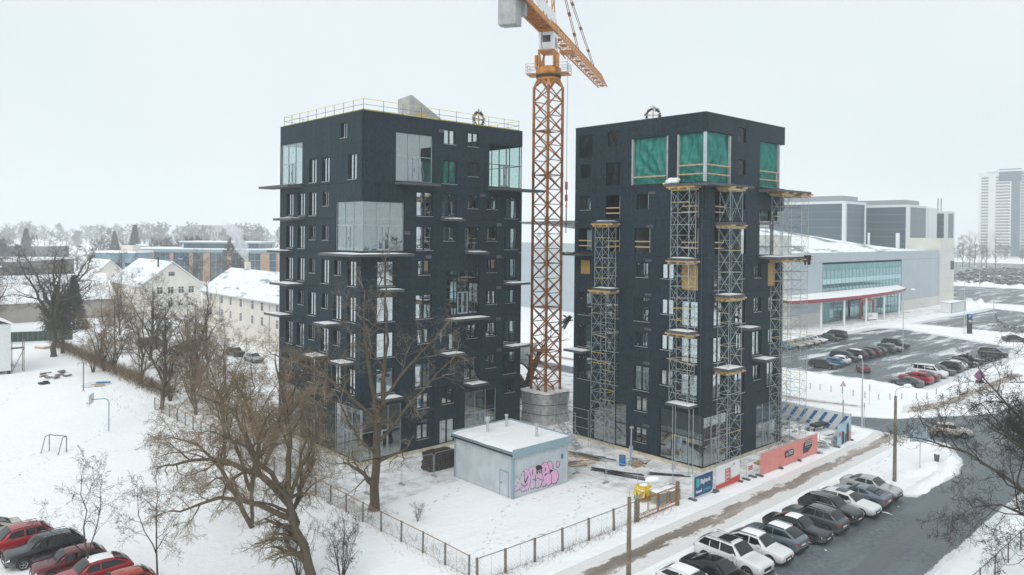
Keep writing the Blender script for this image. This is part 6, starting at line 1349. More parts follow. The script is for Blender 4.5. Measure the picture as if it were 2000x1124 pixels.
# play and sports things in the snow field
hp = thing('basketball_hoop', 'grey gooseneck basketball stand with white backboard in the snow', 'basketball hoop', (-37.1, 50.9, 0), R(150)); MB().path([(0, 0, 0), (0, 0, 3.2), (.15, 0, 3.5), (.5, 0, 3.62), (1.75, 0, 3.55)], .06, 8).build('pole', M['trim'], hp); B(1.75, -.85, 3.1, 1.8, .85, 4.15).build('backboard', M['white'], hp)
MB().path([(2.05 + .23 * math.cos(a), .23 * math.sin(a), 3.2) for a in [k * .628 for k in range(11)]], .02, 5).build('rim', M['oldsteel'], hp)
nt_ = MB()
for k in range(10): a = k * .628; nt_.tube((2.05 + .23 * math.cos(a), .23 * math.sin(a), 3.2), (2.05 + .14 * math.cos(a + .5), .14 * math.sin(a + .5), 2.75), .012, 4)
nt_.build('net', M['white'], hp)
go = thing('football_goal', 'small dark steel goal frame in the snow field', 'goal', (-43.0, 45.9, 0), R(35)); MB().path([(0, -1.0, 0), (0, -1.0, 1.6), (0, 1.0, 1.6), (0, 1.0, 0)], .04, 6).path([(0, -1.0, 1.6), (-.5, -1, 1.55), (-1.0, -1, 0)], .035, 6).path([(0, 1.0, 1.6), (-.5, 1, 1.55), (-1.0, 1, 0)], .035, 6).build('frame', M['charcoal'], go)
ne = MB()
for k in range(9): y = -1 + k * .25; ne.path([(-.5, y, 1.55), (-1.0, y, 0)], .006, 3)
ne.build('net', M['steel'], go)
pl_ = thing('wooden_pole', 'thin brown pole standing beside the blue boats', 'pole', (-33.8, 75.9, 0)); MB().tube((0, 0, 0), (0, 0, 4.0), .07, 8).build('pole_shaft', M['rust'], pl_)
tb = pile('boat_parts', 'snow covered boat parts with blue covers by the pole', 'boats', -31.6, 79.5, 7, 1.2, 1.6, 2.6, (M['white'], M['blue'], M['wood'], M['white']), 51, (.3, .6), .25, R(-20), .1)
pile('stone_slabs', 'scattered dark paving slabs lying in the snow', 'slabs', -34.2, 90.5, 22, 1.8, 3.4, .9, M['oldsteel'], 52, (.3, .5), .2); pile('tyre_stack', 'pair of old tyres lying in the snow', 'tyres', -36.4, 84.6, 3, .7, .4, .9, M['rubber'], 53, (.4, .6), .4); pile('timber_pile', 'orange brown timber at the left edge of the snow field', 'timber', -44.5, 88, 6, .8, .8, 1.6, (M['rust'], M['wood']), 54)
sb = thing('sand_box', 'low timber framed sand box under the big tree at the left', 'sand box', (-28.6, 122.5, 0), R(20)); B(-2, -1.4, 0, 2, 1.4, .35).build('frame', M['wood'], sb); B(-1.8, -1.2, .3, 1.8, 1.2, .5).build('snow_cover', M['snow_roof'], sb)
fd = thing('floodlight_mast', 'tall grey floodlight mast with lamp rows at the far left', 'floodlight', (-36, 142, 0)); MB().lathe([(.35, 0), (.15, 19)], 10).build('post', M['trim'], fd); B(-2.4, -.2, 18.7, 2.4, .2, 18.9).build('crossbeam', M['conc_d'], fd)
for x in (-2.2, -1.5, -.8, .8, 1.5, 2.2): MB().tube((x, 0, 18.9), (x, -.35, 19.2), .28, 8).build('lamp_head', M['charcoal'], fd)
gf = thing('green_fence', 'dark green board fence far left behind the bare trees', 'fence', (-35, 135, 0), R(-20))
for k in range(15): B(k * .85, -.03, .1, k * .85 + .83, .03, 2.0).build('board', M['conifer'], gf)
# stuff seen between the towers behind the crane
gw = thing('garden_wall', 'pale garden wall behind the crane between the towers', 'wall', (10, 60, 0), R(-8))
for k in range(8): B(k * 3.05, 0, 0, k * 3.05 + 3.0, .25, 2.6).build('wall_panel', M['conc'], gw)
B(-.05, -.1, 2.61, 24.5, .35, 2.8).build('snow_cap', M['snow_roof'], gw)
ip = pile('insulation_stack', 'stack of pale insulation blocks behind the crane ballast', 'blocks', 4.5, 36.5, 12, 1.6, 1.0, 1.3, M['cream'], 61, (.6, .8), .5, R(0), .45); pile('red_pipes', 'red and grey pipes lying behind the crane', 'pipes', 7.5, 33, 14, 2.2, 2.4, 3.5, (M['red'], M['oldsteel'], M['conc_d'], M['wood'], M['snow_roof']), 62, (.08, .25), .2)
dp_ = thing('rubbish_skip', 'dark skip standing behind the crane near the right tower', 'skip', (6.8, 26.5, 0)); MB().prism([(-.2, -1.0), (1.9, -1.0), (1.9, 1.0), (-.2, 1.0)], .3, 2.0).build('body', M['film'], dp_); B(-.25, -1.05, 2.0, 1.95, 1.05, 2.1).build('rim', M['charcoal'], dp_); B(-.1, -.8, 0, 1.8, .8, .3).build('base', M['charcoal'], dp_)
q = MB(); r = random.Random(71)
for k in range(14): q.bar((-.2 + r.uniform(-.2, .4), 16.4 + r.uniform(0, .4), 12.8 + r.uniform(-.2, .4)), (-.2 + r.uniform(-.8, .3), 16.5 + r.uniform(.6, 1.6), 12.8 + r.uniform(-1.2, .3)), r.uniform(.2, .6), .04)
q.build('loose_membrane', M['film'], RT)
bn = banner('narrow red and white banner beside the crane ballast', -1.9, -1.1, 23.6, .3, 3.0, M['redprint']); flat([(.25, 1.0), (.6, 1.0), (.6, 2.4), (.25, 2.4)], -.05, M['banner'], bn, 'print')
# ------------------------------------------------------------------ bare trees
M['twig_l'] = mat('mossy_twigs', (.21, .175, .125), .9, var=.35, scale=.6, spec=.1)
def tubes(S, n, mat_, name, smooth=True):
    """S: list of (p, q, r0, r1) segments -> one mesh of n-sided tubes"""
    A = np.array([[*p, *q, a, b] for p, q, a, b in S], float)
    if not len(A): return None
    P, Q = A[:, :3], A[:, 3:6]; d = Q - P; d /= np.linalg.norm(d, axis=1, keepdims=True) + 1e-9
    up = np.where(np.abs(d[:, 2:3]) < .9, np.array([[0, 0, 1.]]), np.array([[1., 0, 0]])); a = np.cross(d, up); a /= np.linalg.norm(a, axis=1, keepdims=True); b = np.cross(d, a)
    t = np.arange(n) * 2 * np.pi / n; ring = a[:, None, :] * np.cos(t)[None, :, None] + b[:, None, :] * np.sin(t)[None, :, None]
    V = np.concatenate([P[:, None] + ring * A[:, 6][:, None, None], Q[:, None] + ring * A[:, 7][:, None, None]], 1).reshape(-1, 3)
    k = np.arange(n); q = np.stack([k, (k + 1) % n, n + (k + 1) % n, n + k], 1); F = (np.arange(len(A)) * 2 * n)[:, None, None] + q[None]
    return npmesh(name, V, F.reshape(-1, 4), mat_, smooth)
def grow_tree(seed, trunk, kids=(5, 6, 6, 5), ratio=(.75, .6, .55, .5), ang=(38, 45, 50, 48), wob=.16, trop=(.05, .04, .02, 0.), start=.3, minr=.009, lens=None, rr=.62, steps=6, jit=.55):
    """trunk: list of (x,y,z,r) points; side branches are grown from it. Returns (thick segments, twig segments)"""
    R_ = random.Random(seed); g, u = R_.gauss, R_.uniform; thick, twig = [], []
    def rec(seg, r): (thick if r > .045 else twig).append(seg)
    def branch(p, d, L, r, lev):
        n = steps if lev < 3 else 4; sl = L / n
        for i in range(n):
            w = wob * (1 + .4 * lev); d = (d[0] + g(0, w), d[1] + g(0, w), d[2] + g(0, w) + trop[min(lev, len(trop) - 1)]); m = math.sqrt(d[0] ** 2 + d[1] ** 2 + d[2] ** 2); d = (d[0] / m, d[1] / m, d[2] / m)
            q = (p[0] + d[0] * sl, p[1] + d[1] * sl, p[2] + d[2] * sl)
            if q[2] < .25: q = (q[0], q[1], .25 + u(0, .1))
            r1 = max(minr * .7, r * (.86 if i < n - 1 else .6)); rec((p, q, r, r1), r)
            p, r = q, r1
            if lev < len(kids) and i >= 1 - (lev > 1):
                k = kids[lev] / (n - 1); k = int(k) + (u(0, 1) < k - int(k))
                for _ in range(k): child(p, d, L * (1 - .45 * i / n), r, lev)
        return
    def child(p, d, L, r, lev):
        a = math.radians(ang[min(lev, len(ang) - 1)] * u(.7, 1.3)); az = u(0, 2 * math.pi)
        h = (0, 0, 1) if abs(d[2]) < .9 else (1, 0, 0); e = (d[1] * h[2] - d[2] * h[1], d[2] * h[0] - d[0] * h[2], d[0] * h[1] - d[1] * h[0]); m = math.sqrt(sum(x * x for x in e)); e = tuple(x / m for x in e); f = (d[1] * e[2] - d[2] * e[1], d[2] * e[0] - d[0] * e[2], d[0] * e[1] - d[1] * e[0])
        c, s = math.cos(a), math.sin(a); q = tuple(d[i] * c + (e[i] * math.cos(az) + f[i] * math.sin(az)) * s for i in range(3))
        branch(p, q, L * ratio[min(lev, len(ratio) - 1)] * u(.75, 1.2), max(minr, r * rr * u(.8, 1.1)), lev + 1)
    for stem in trunk:
        if jit:                                        # let limbs wander between their joints
            st2 = [stem[0]]
            for a, b in zip(stem, stem[1:]):
                l = math.dist(a[:3], b[:3]); nn = max(1, int(l / .9))
                for k in range(1, nn): f = k / nn; j_ = jit * min(.35, l * .06); st2.append((a[0] + (b[0] - a[0]) * f + g(0, j_), a[1] + (b[1] - a[1]) * f + g(0, j_), a[2] + (b[2] - a[2]) * f + g(0, j_ * .7), a[3] + (b[3] - a[3]) * f))
                st2.append(b)
            stem = st2
        N = len(stem); tot = sum(math.dist(a[:3], b[:3]) for a, b in zip(stem, stem[1:])); acc = 0
        for a, b in zip(stem, stem[1:]):
            l = math.dist(a[:3], b[:3]); nn = max(1, round(l / .7)); d = tuple((b[i] - a[i]) / l for i in range(3))
            for k in range(nn):
                f0, f1 = k / nn, (k + 1) / nn; p = tuple(a[i] + (b[i] - a[i]) * f0 for i in range(3)); q = tuple(a[i] + (b[i] - a[i]) * f1 for i in range(3)); r0, r1 = a[3] + (b[3] - a[3]) * f0, a[3] + (b[3] - a[3]) * f1
                rec((p, q, r0, r1), r0); acc += l / nn
                if acc / tot > start and u(0, 1) < kids[0] * (l / nn) / (tot * (1 - start)): child(q, d, lens or tot * .6, r1, 0)
        branch(tuple(stem[-1][:3]), d, (lens or tot * .6) * .7, stem[-1][3], 1)
    return thick, twig
def place_tree(name, label, loc, data, bark, twigm, cat='tree', group=None, rz=0, scale=1.0):
    t = thing(name, label, cat, loc, rz, group); t.scale = (scale,) * 3
    if data[0]: ob('trunk', data[0], t)
    if data[1]: ob('crown', data[1], t)
    return t
def arche(seed, trunk, bark='bark', twigm='twig', n=5, **k):
    th, tw = grow_tree(seed, trunk, **k); return (tubes(th, n, M[bark], 'trunk'), tubes(tw, 3, M[twigm], 'crown', False))
# large maple in front of the left tower (traced limbs)
maple = arche(11, [[(0, 0, 0, .52), (.15, .1, .6, .40), (.35, .3, 3, .34), (.5, .4, 6.2, .32)],
    [(.5, .4, 6.0, .26), (.2, .2, 8, .20), (-.6, -.2, 11, .15), (-1.2, -.4, 14, .10), (-1.0, 0, 17, .06)], [(.5, .4, 6.2, .24), (1.0, .4, 9, .19), (1.3, .6, 12, .14), (1.5, .6, 15.5, .09), (1.4, .9, 18.5, .05)],
    [(.5, .3, 5.2, .16), (2.2, -.5, 7.4, .13), (4.0, -1.5, 9.6, .09), (5.6, -2.2, 11.4, .05)], [(.4, .3, 7.2, .15), (-1.5, 1.6, 9.2, .13), (-3.4, 3.0, 11.0, .09), (-5.8, 4.4, 12.2, .05)], [(.9, .4, 8.6, .14), (2.6, -.8, 11.2, .11), (4.2, -1.8, 13.2, .06)], [(.3, .3, 4.4, .12), (-1.6, -.4, 6.0, .1), (-3.2, -.8, 8.5, .06)], [(.4, .3, 2.4, .09), (-1.5, -1.2, 3.2, .06), (-3.8, -2.6, 2.9, .03)]],
    kids=(4.2, 4.5, 4, 3.4), ratio=(1, .66, .64, .62), lens=3.3, start=.2, wob=.17, ang=(44, 46, 48, 46), trop=(.05, .05, .03, .02), bark='bark_br', twigm='twig_l', minr=.0075)
place_tree('maple_tree', 'tall bare mossy tree in front of the left tower', (-28.1, 11.7, 0), maple, 0, 0)
# leaning willow in the foreground left
will = arche(23, [[(.6, -.8, 0, .36), (.3, -.4, 1.5, .32), (-.3, .2, 3.6, .27), (-.5, .6, 5.4, .22)],
    [(-.5, .6, 5.2, .26), (-1.6, 2.2, 6.8, .2), (-3.2, 4.4, 7.6, .14), (-5.2, 6.6, 7.2, .08)], [(-.3, .3, 4.2, .2), (-2.2, 1.0, 5.4, .16), (-4.2, 2.2, 6.0, .11), (-6.0, 3.6, 5.2, .06)], [(-.5, .6, 5.4, .22), (.2, 2.0, 8.2, .17), (.6, 3.4, 10.8, .11), (.4, 4.4, 13, .06)],
    [(-.4, .6, 5.2, .18), (-1.6, 3.6, 8.2, .14), (-2.0, 6.4, 10.4, .1), (-3.4, 8.8, 11.2, .05)], [(-.4, .2, 3.2, .15), (.8, 1.8, 5.2, .12), (1.8, 3.6, 7.2, .08)], [(-1.6, 2.2, 6.8, .12), (-2.6, 2.0, 8.8, .09), (-4.2, 2.6, 9.8, .05)], [(-.5, .6, 5.4, .15), (1.2, 1.2, 8, .11), (2.4, 1.8, 10.4, .06)]],
    kids=(6.5, 6, 5, 4), ratio=(1, .66, .66, .7), lens=2.4, start=.25, wob=.13, ang=(50, 50, 45, 40), trop=(.03, .0, -.04, -.05), bark='bark_br', twigm='twig', minr=.008)
place_tree('willow_tree', 'leaning brown willow with dense drooping twigs in the foreground', (-38.6, 3.4, 0), will, 0, 0)
wi2 = arche(29, [[(0, 0, 0, .2), (-.8, .8, 2.2, .17), (-1.6, 1.6, 4.2, .14)], [(-1.6, 1.6, 4.2, .13), (-2.8, 3.2, 6, .09), (-4, 4.8, 6.4, .05)], [(-1.6, 1.6, 4.2, .12), (-1.2, 2.4, 7, .08), (-.6, 3.0, 9, .05)], [(0, 0, 0, .16), (.4, .8, 2.8, .13), (.8, 2.0, 5.6, .09), (.6, 3.4, 8.2, .05)]], kids=(5, 6, 6, 5), ratio=(1, .62, .58, .5), lens=2.5, ang=(48, 50, 45, 40), trop=(.03, 0, -.03, -.05), bark='bark_br', twigm='twig_r', minr=.008)
place_tree('willow_tree', 'smaller forked willow behind the leaning foreground one', (-36.8, 14.6, 0), wi2, 0, 0); place_tree('willow_tree', 'russet twigged willow beside the wire fence left of the tower', (-33.5, 22.5, 0), wi2, 0, 0, rz=2.2, scale=1.1); place_tree('willow_tree', 'dense russet willow close to the left tower corner', (-29.5, 28.5, 0), wi2, 0, 0, rz=4.0, scale=1.05)
# tree leaning into the frame at the lower right
rt_ = arche(37, [[(0, 0, 0, .28), (-.1, .1, 3, .24), (.1, .2, 6, .19), (0, .5, 9, .14), (.2, .8, 12, .09), (.2, 1.0, 15, .04)], [(0, .1, 3.6, .12), (-2.0, 1.6, 5.4, .09), (-3.6, 2.6, 6.2, .06), (-5.0, 3.4, 6.2, .03)], [(0, .1, 4.6, .16), (-1.0, 2.4, 6.8, .12), (-1.6, 5.0, 8.4, .08), (-2.0, 7.4, 8.8, .04)], [(.1, .2, 6.0, .15), (-1.6, 1.2, 8.6, .11), (-3.4, 2.6, 10.6, .06)], [(0, .2, 5.4, .14), (1.6, 1.8, 7.8, .1), (2.6, 3.6, 10, .06)], [(0, .1, 2.8, .08), (-1.4, .4, 3.8, .06), (-3.2, 1.0, 3.9, .04), (-4.6, 1.4, 3.4, .02)], [(.0, .5, 8.6, .12), (-1.2, 2.2, 11, .08), (-1.8, 3.8, 13, .04)]],
    kids=(7, 6, 5, 4), ratio=(1, .64, .62, .62), lens=2.8, start=.2, wob=.16, ang=(48, 50, 50, 48), trop=(.04, .02, 0, 0), bark='bark', twigm='twig_d')
place_tree('roadside_tree', 'dark bare tree reaching into the frame at the lower right', (-5.2, -28.9, 0), rt_, 0, 0)
sm = arche(41, [[(0, 0, 0, .075), (.1, 0, 1.6, .06), (-.1, .2, 3.6, .045), (-.2, .3, 6.6, .02)], [(.05, 0, 1.4, .05), (.7, .5, 3.2, .035), (1.0, .8, 5.6, .02)], [(0, 0, 1.9, .04), (-.9, .2, 3.0, .03), (-1.8, .6, 3.6, .015)]], kids=(7, 5, 4, 3), ratio=(1, .6, .55, .5), lens=1.9, wob=.14, ang=(46, 46, 46, 44), trop=(.06, .05, .02, 0), start=.25, minr=.007, twigm='twig_d')
place_tree('young_tree', 'slender young bare tree by the parked red cars, left one', (-48.3, 12.6, 0), sm, 0, 0, group='young trees by the parked cars'); place_tree('young_tree', 'slender young bare tree by the parked red cars, right one', (-44.6, 11.0, 0), sm, 0, 0, rz=2.0, scale=.92, group='young trees by the parked cars')
# generic bare trees
def upright(seed, h, r, twigm, bark='bark', spread=.42, k=(7, 6, 5, 4), fork=.3, n=4):
    q = random.Random(seed); st_ = [[(0, 0, 0, r * 1.3), (0, 0, .5, r), (q.uniform(-.2, .2), q.uniform(-.2, .2), h * fork, r * .85)]]; f = st_[0][-1]
    for i in range(n):
        a = i * 6.283 / n + q.uniform(-.4, .4); s = spread * h * q.uniform(.5, 1); st_.append([(f[0], f[1], f[2] - .2 * i, r * .6), (f[0] + math.cos(a) * s * .4, f[1] + math.sin(a) * s * .4, h * (fork + .25), r * .42), (f[0] + math.cos(a) * s * .75, f[1] + math.sin(a) * s * .75, h * (fork + .45), r * .24)])
    st_.append([(f[0], f[1], f[2], r * .7), (f[0], f[1], h * .62, r * .45), (f[0] + .2, f[1], h * .84, r * .2)])
    return arche(seed, st_, bark=bark, twigm=twigm, kids=k, ratio=(1, .6, .56, .5), lens=h * .24, start=.15, wob=.13, ang=(42, 46, 46, 44), trop=(.05, .03, .02, .0), minr=.011)
A1 = upright(51, 20, .48, 'twig_d', k=(5, 5, 5, 4), n=6); A2 = upright(52, 13, .26, 'twig_d', k=(5, 5, 4, 4), n=4, fork=.25); A3 = upright(53, 12, .16, 'twig', spread=.3, k=(6, 5, 4, 3), n=3, fork=.2); A4 = upright(54, 11, .14, 'twig_r', spread=.35, k=(6, 5, 4, 3), n=5, fork=.1, bark='bark_br')
pop = arche(57, [[(0, 0, 0, .2), (0, 0, 5, .16), (.1, .1, 10, .1), (.1, 0, 15.5, .03)]], kids=(34, 5, 4), ratio=(1, .55, .5), lens=3.4, ang=(40, 40, 40), start=.15, wob=.1, trop=(.09, .06, .03), minr=.010, twigm='twig')
shr = arche(61, [[(math.cos(a) * .1, math.sin(a) * .1, 0, .05), (math.cos(a) * .7 * q, math.sin(a) * .7 * q, 1.5, .035), (math.cos(a) * 1.5 * q, math.sin(a) * 1.5 * q, 3.0 + .5 * q, .02)] for a, q in [(k * .9, .4 + .6 * ((k * 37) % 10) / 10) for k in range(9)]], kids=(6, 5, 4), ratio=(1, .6, .55), lens=1.5, ang=(35, 40, 42), start=.2, trop=(.08, .05, .02), minr=.009, twigm='twig_r', bark='bark_br')
shd = tuple(m.copy() if m else None for m in shr)
shd[1].materials[0] = M['twig_d']
place_tree('park_tree', 'largest old bare tree on the snow field at the left', (-30.4, 110.4, 0), A1, 0, 0, rz=.5)
place_tree('park_tree', 'bare tree standing at the snow field edge before the hedge', (-29.3, 57.9, 0), A2, 0, 0, rz=1)
TL = [('bare tree with forked stem behind the wire fence, nearest the tower', -26.5, 46, A3, 1.0), ('slim bare tree left of the tower by the second fence post line', -27.2, 52.5, A3, 1.05), ('russet bare tree halfway along the wire fence', -25.5, 58, A4, 1.0), ('grey brown tree before the long cream house', -22.5, 66, A2, .95), ('thin spreading tree before the yard cars', -20, 76, A3, 1.05), ('russet tree at the tower edge among the undergrowth', -26.3, 38.5, A4, .9),
      ('twiggy tree at the near end of the undergrowth', -31.5, 33, A3, .85), ('bare tree right of the hedge end', -24.5, 82, A3, 1.1), ('broad bare tree behind the hedge', -19, 96, A2, 1.05), ('many stemmed bare tree on the hedge line', -27.6, 90.4, A4, 1.15), ('second many stemmed tree on the hedge line', -27.0, 86.2, A4, 1.2), ('slender tree before the gabled house', -14, 132, A3, 1.15), ('bare tree left of the dark conifer', -34, 150, A2, 1.1), ('tall bare tree at the far left edge', -47, 160, A1, .8), ('bare tree behind the big one at the left', -36, 168, A2, 1.25), ('thin tree by the green board fence', -38, 131, A3, 1.2), ('bare tree beside the low snowy house', -24, 178, A2, 1.15), ('twiggy tree between the low houses', -8, 196, A2, 1.1),
      ('dark stemmed companion tree right behind the largest old tree', -28.4, 113.5, A2, 1.15), ('bare tree at the far left beside the floodlight', -44, 138, A2, 1.2), ('grey tree left of the floodlight mast', -52, 150, A2, 1.3), ('bare tree before the showroom left end', 22, 262, A2, 1.2), ('bare tree before the showroom middle', 48, 262, A2, 1.1), ('bare tree before the showroom right end', 66, 262, A2, 1.15)]
for i, (lab, x, y, d, s) in enumerate(TL): place_tree('bare_tree', lab, (x, y, 0), d, 0, 0, rz=i * 1.7, scale=s)
place_tree('poplar_tree', 'tall upright tree with a single straight stem before the cream house', (-18.6, 72, 0), pop, 0, 0)
SH = [('round shrub at the bottom edge left of the wire fence', -36.2, 2.6, .8), ('small round shrub beside the bottom edge shrub', -38.0, 4.9, .7), ('shrub at the foot of the wire fence by the tower', -31.0, 18.5, .7), ('shrub thicket beside the wire fence, first', -28.2, 32, .9), ('shrub thicket beside the wire fence, second', -27.5, 43, 1.1), ('shrub thicket beside the wire fence, third', -27, 62, 1.2), ('shrub before the yard cars', -24, 72, 1.1), ('shrub cluster under the poplar', -21, 69, 1.0), ('shrub at the near end of the hedge', -26.5, 76, 1.2), ('spreading shrub left of the many stemmed trees', -29.2, 90, 1.2), ('round grey shrub by the green board fence', -38.2, 127, .8), ('low shrub by the footpath below the maple', -26.8, 7.6, .3),
      ('shrub by the left tower corner', -26.2, 25.5, .8), ('twiggy shrub before the ground floor glazing', -27.5, 23.5, .7), ('shrub in the yard before the long house', -12, 84, 1.0), ('shrub beyond the yard cars', -16, 100, 1.2)]
for i, (lab, x, y, s) in enumerate(SH): place_tree('shrub', lab, (x, y, 0), shd if i < 3 or i == 10 else shr, 0, 0, 'shrub', 'bare shrubs', i * 2.1, s)
# broken old tree behind the crane
ot = arche(67, [[(0, 0, 0, .75), (-.6, .2, 2.5, .6), (-2.0, .6, 5, .42), (-3.8, 1.2, 7, .28), (-4.6, 1.4, 10, .15)], [(0, 0, 0, .6), (.6, -.4, 2.6, .5), (1.2, -.8, 4.6, .5)], [(.4, -.2, 3.0, .22), (2.0, -1.2, 6.4, .15), (3.4, -2.0, 8.4, .07)], [(-.8, .2, 3, .3), (-3.4, 2.4, 5.0, .2), (-6, 4.4, 6.4, .1)]], kids=(3, 4, 3), ratio=(1, .6, .5), lens=2.6, start=.5, twigm='twig_d')
place_tree('old_tree', 'thick broken tree behind the crane mast', (9.4, 34, 0), ot, 0, 0)
# conifers
def conifer(seed, h, w):
    q = random.Random(seed); V = []; F = []
    for k in range(2600):
        z = h * (.06 + .94 * q.random() ** 1.25); a = q.uniform(0, 6.283); rad = w * (1 - z / h) * math.sqrt(q.uniform(.25, 1)) + .1; c = (rad * math.cos(a), rad * math.sin(a), z - rad * .25); l = q.uniform(.3, .7); t = (math.cos(a) * l, math.sin(a) * l, -l * q.uniform(.2, .7)); e = (-math.sin(a) * .22, math.cos(a) * .22, q.uniform(-.1, .1)); n = len(V)
        V += [tuple(c[i] - e[i] for i in range(3)), tuple(c[i] + e[i] for i in range(3)), tuple(c[i] + t[i] + e[i] * .3 for i in range(3)), tuple(c[i] + t[i] - e[i] * .3 for i in range(3))]; F.append((n, n + 1, n + 2, n + 3))
    return (MB().tube((0, 0, 0), (0, 0, h * .9), w * .06, 7, .03).mesh('trunk', M['bark']), npmesh('crown', np.array(V), np.array(F), M['conifer']))
CF = conifer(5, 12, 3.0)
place_tree('spruce_tree', 'dark green conifer among the bare trees at the left', (-18.5, 150, 0), CF, 0, 0); place_tree('spruce_tree', 'second dark conifer beside the low snowy house', (-22.5, 147, 0), CF, 0, 0, rz=1, scale=.85)
for i, (x, y, s) in enumerate(((112, 560, 2.2), (40, 540, 1.9), (100, 566, 1.8))): place_tree('spruce_tree', ['tall far conifer in the hazy tree line', 'far conifer left in the hazy tree line', 'shorter far conifer beside the tall one'][i], (x, y, 0), CF, 0, 0, rz=i, scale=s)
# hedge: thick band of russet twigs
hq = random.Random(9); S = []
for k in range(9000):
    y = hq.uniform(62, 124); x = -27.2 + hq.gauss(0, .55) + (y - 90) * -.012; z = hq.uniform(0, 1.3); l = hq.uniform(.4, .9); S.append(((x, y, z), (x + hq.gauss(0, .3), y + hq.gauss(0, .3), min(2.0, z + l)), .012, .006))
hg = ob('hedge', tubes(S, 3, M['twig_r'], 'hedge', False)); tag(hg, 'long low russet hedge along the edge of the snow field', 'hedge')
# dry stalks and litter poking out of the snow
S = []
for k in range(2600):
    z_ = hq.random()
    if z_ < .45: x, y = -29.4 + hq.gauss(0, .7), hq.uniform(-2, 40)
    elif z_ < .8: x, y = hq.uniform(-33, -24), hq.uniform(20, 75)
    else: x, y = hq.uniform(-30, -10), -3.6 + hq.gauss(0, .35)
    S.append(((x, y, 0), (x + hq.gauss(0, .18), y + hq.gauss(0, .18), hq.uniform(.1, .5)), .008, .004))
ds = ob('dry_stalks', tubes(S, 3, M['twig_r'], 'dry_stalks', False)); tag(ds, 'dry stalks poking out of the snow along the fences', 'stalks', kind='stuff')
# ------------------------------------------------------------------ distant trees
lo = grow_tree(71, [[(0, 0, 0, .5), (0, 0, 4, .4), (.2, 0, 9, .25), (0, .2, 14, .12)]], kids=(11, 6, 5), ratio=(1, .6, .55), lens=6.5, ang=(45, 48, 50), start=.2, minr=.06, trop=(.06, .04, .02), steps=4)
LOS = lo[0] + lo[1]
def wood(name, label, spots, twigm, seed):
    q = random.Random(seed); A = np.array([[*p, *r_, a, b] for p, r_, a, b in LOS]); out = []
    for x, y, s in spots:
        a = q.uniform(0, 6.283); c, sn = math.cos(a), math.sin(a); B_ = A.copy()
        for o in (0, 3):
            X_, Y_ = A[:, o] * s, A[:, o + 1] * s; B_[:, o] = X_ * c - Y_ * sn + x; B_[:, o + 1] = X_ * sn + Y_ * c + y; B_[:, o + 2] = A[:, o + 2] * s * q.uniform(.95, 1.05)
        B_[:, 6:] *= s * 1.1; out.append(B_)
    A = np.concatenate(out); S = [(r_[:3], r_[3:6], r_[6], r_[7]) for r_ in A]
    o = ob(name, tubes(S, 3, M[twigm], name, False)); tag(o, label, 'trees', kind='stuff'); return o
q = random.Random(101)
def fan(n, l0, l1, d0, d1, s0, s1):                       # spots spread over a sector in front of the towers
    out = []
    for k in range(n):
        lat, dep = q.uniform(l0, l1), q.uniform(d0, d1); X_ = CAM.x + dep * math.cos(YAW) + lat * dep * math.sin(YAW); Y_ = CAM.y + dep * math.sin(YAW) - lat * dep * math.cos(YAW); out.append((X_, Y_, q.uniform(s0, s1)))
    return out
wood('far_wood', 'hazy grey wood along the left horizon', fan(190, -.80, -.26, 760, 1500, .8, 1.65), 'twig_g', 1)
wood('near_wood', 'grey bare trees between the houses and the horizon at the left', fan(48, -.74, -.26, 300, 540, .6, .95), 'twig_g', 2)
wood('far_wood', 'hazy bare trees at the foot of the high rise', fan(44, .57, .74, 740, 980, .45, .85), 'twig_g', 3)
wood('horizon_wood', 'faint wood on the horizon behind the towers', fan(70, -.1, .75, 1000, 1300, .9, 1.4), 'twig_g', 4)
for k, (lat, dep) in enumerate(((.597, 560), (.606, 565), (.613, 560), (.622, 570), (.628, 562), (.64, 566))):
    X_ = CAM.x + dep * math.cos(YAW) + lat * dep * math.sin(YAW); Y_ = CAM.y + dep * math.sin(YAW) - lat * dep * math.cos(YAW); place_tree('poplar_tree', ['leftmost', 'second', 'third', 'fourth', 'fifth', 'rightmost'][k] + ' of the slim hazy poplars left of the high rise', (X_, Y_, 0), pop, 0, 0, group='hazy poplars', rz=k, scale=1.35 + .1 * (k % 3))
# wood south of the street, out of the picture but mirrored in the tower glass
wood('south_wood', 'grey bare wood south of the street beyond the parked cars', [(q.uniform(25, 300), q.uniform(-190, -42), q.uniform(.7, 1.2)) for k in range(70)], 'twig_d', 5)
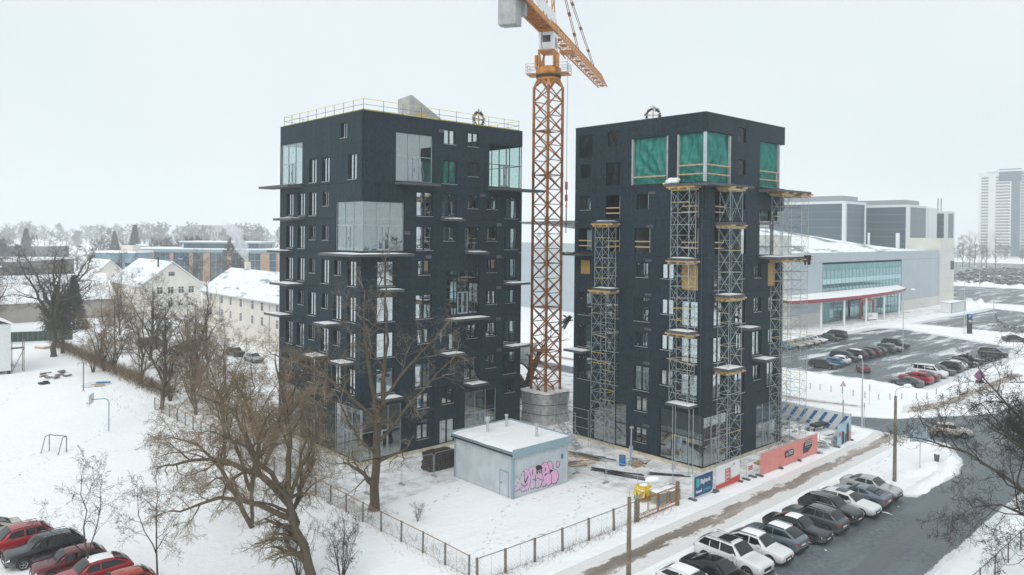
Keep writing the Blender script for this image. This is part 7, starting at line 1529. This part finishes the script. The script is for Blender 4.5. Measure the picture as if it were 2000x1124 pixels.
# trodden trails across the snow
fq = random.Random(19); V = []; F = []
def trail(P, w=.16, step=.62, scuff=.1):
    side = 1
    for (x0, y0), (x1, y1) in zip(P, P[1:]):
        L = math.hypot(x1 - x0, y1 - y0); a = math.atan2(y1 - y0, x1 - x0); k = 0
        while k < L:
            side = -side; x = x0 + math.cos(a) * k - math.sin(a) * w * side + fq.gauss(0, scuff); y = y0 + math.sin(a) * k + math.cos(a) * w * side + fq.gauss(0, scuff); n = len(V); b = a + fq.gauss(0, .2); l, r_ = fq.uniform(.17, .24), fq.uniform(.07, .11)
            for i in range(8): t_ = i * .785; u_, v_ = l * math.cos(t_), r_ * math.sin(t_); V.append((x + u_ * math.cos(b) - v_ * math.sin(b), y + u_ * math.sin(b) + v_ * math.cos(b), .006))
            F.append(tuple(range(n, n + 8))); k += step * fq.uniform(.85, 1.15)
for P in ([(-29, -1.5), (-24, 2), (-19.5, 5.4), (-10, 4.5)], [(-27, 8), (-22, 10.5), (-19, 12)], [(-14.0, -2.8), (-13, 2), (-10.6, 5.5)], [(-55, 30), (-44, 44), (-38, 50), (-33, 62), (-31, 78)], [(-52, 44), (-43, 47), (-36, 40), (-33, 28)], [(-46, 66), (-40, 84), (-36, 98)], [(-45, 6), (-38, 9), (-33, 12)], [(-24, -.5), (-16, -1.2), (-9.6, -1.6)], [(-26, 1), (-20, -.6), (-15, 1.5), (-12, 5.4)], [(9, -13.5), (14, -10), (22, -9)], [(34, 10), (50, 4), (57, 8)], [(-48, 26), (-40, 33), (-33, 36)]):
    trail(P, scuff=.2)
fme = bpy.data.meshes.new('footprints'); fme.from_pydata(V, [], F); fme.materials.append(mat('packed_snow', (.70, .73, .755), .8, var=.15, scale=2))
tag(ob('footprints', fme), 'trails of footprints pressed into the snow', 'footprints', kind='stuff')
# ------------------------------------------------------------------ chimney smoke and the air itself
def vol_mat(name, dens, c):
    m = bpy.data.materials.new(name); m.use_nodes = True; t = m.node_tree; t.nodes.clear(); o = t.nodes.new('ShaderNodeOutputMaterial'); v = t.nodes.new('ShaderNodeVolumePrincipled'); v.inputs['Color'].default_value = (*c, 1); v.inputs['Density'].default_value = dens; v.inputs['Anisotropy'].default_value = .0; t.links.new(v.outputs[0], o.inputs['Volume']); return m
# plume of chimney smoke over the long house
pq = random.Random(3); V = []; F = []; n_, m_ = 16, 14
PP = [(8.3, 120.6, 15.4, .35), (8.0, 121.0, 16.6, .8), (7.5, 121.7, 18.4, 1.45), (7.0, 122.2, 20.2, 1.25), (6.2, 123.0, 22.0, 1.6), (5.2, 124.0, 23.6, 1.2), (4.6, 124.6, 24.8, .4)]
for j in range(m_):
    t_ = j / (m_ - 1) * (len(PP) - 1.001); i0 = int(t_); f = t_ - i0; c = [PP[i0][k] + (PP[i0 + 1][k] - PP[i0][k]) * f for k in range(4)]
    for i in range(n_): a = 6.283 * i / n_; q_ = c[3] * (1 + pq.uniform(-.42, .42)); V.append((c[0] + q_ * math.cos(a), c[1] + q_ * math.sin(a), c[2] + pq.uniform(-.2, .2) * c[3]))
for j in range(m_ - 1):
    for i in range(n_): F.append((j * n_ + i, j * n_ + (i + 1) % n_, (j + 1) * n_ + (i + 1) % n_, (j + 1) * n_ + i))
F += [tuple(reversed(range(n_))), tuple(range((m_ - 1) * n_, m_ * n_))]
tag(MB().add(V, F).build('smoke', vol_mat('smoke', .5, (.95, .97, 1.0))), 'pale chimney smoke drifting above the long cream house', 'smoke', kind='stuff')
B(-580, -480, -1.2, 2180, 2080, 118).build('haze', vol_mat('haze', .0005, (.95, .98, 1.0)))['kind'] = 'stuff'
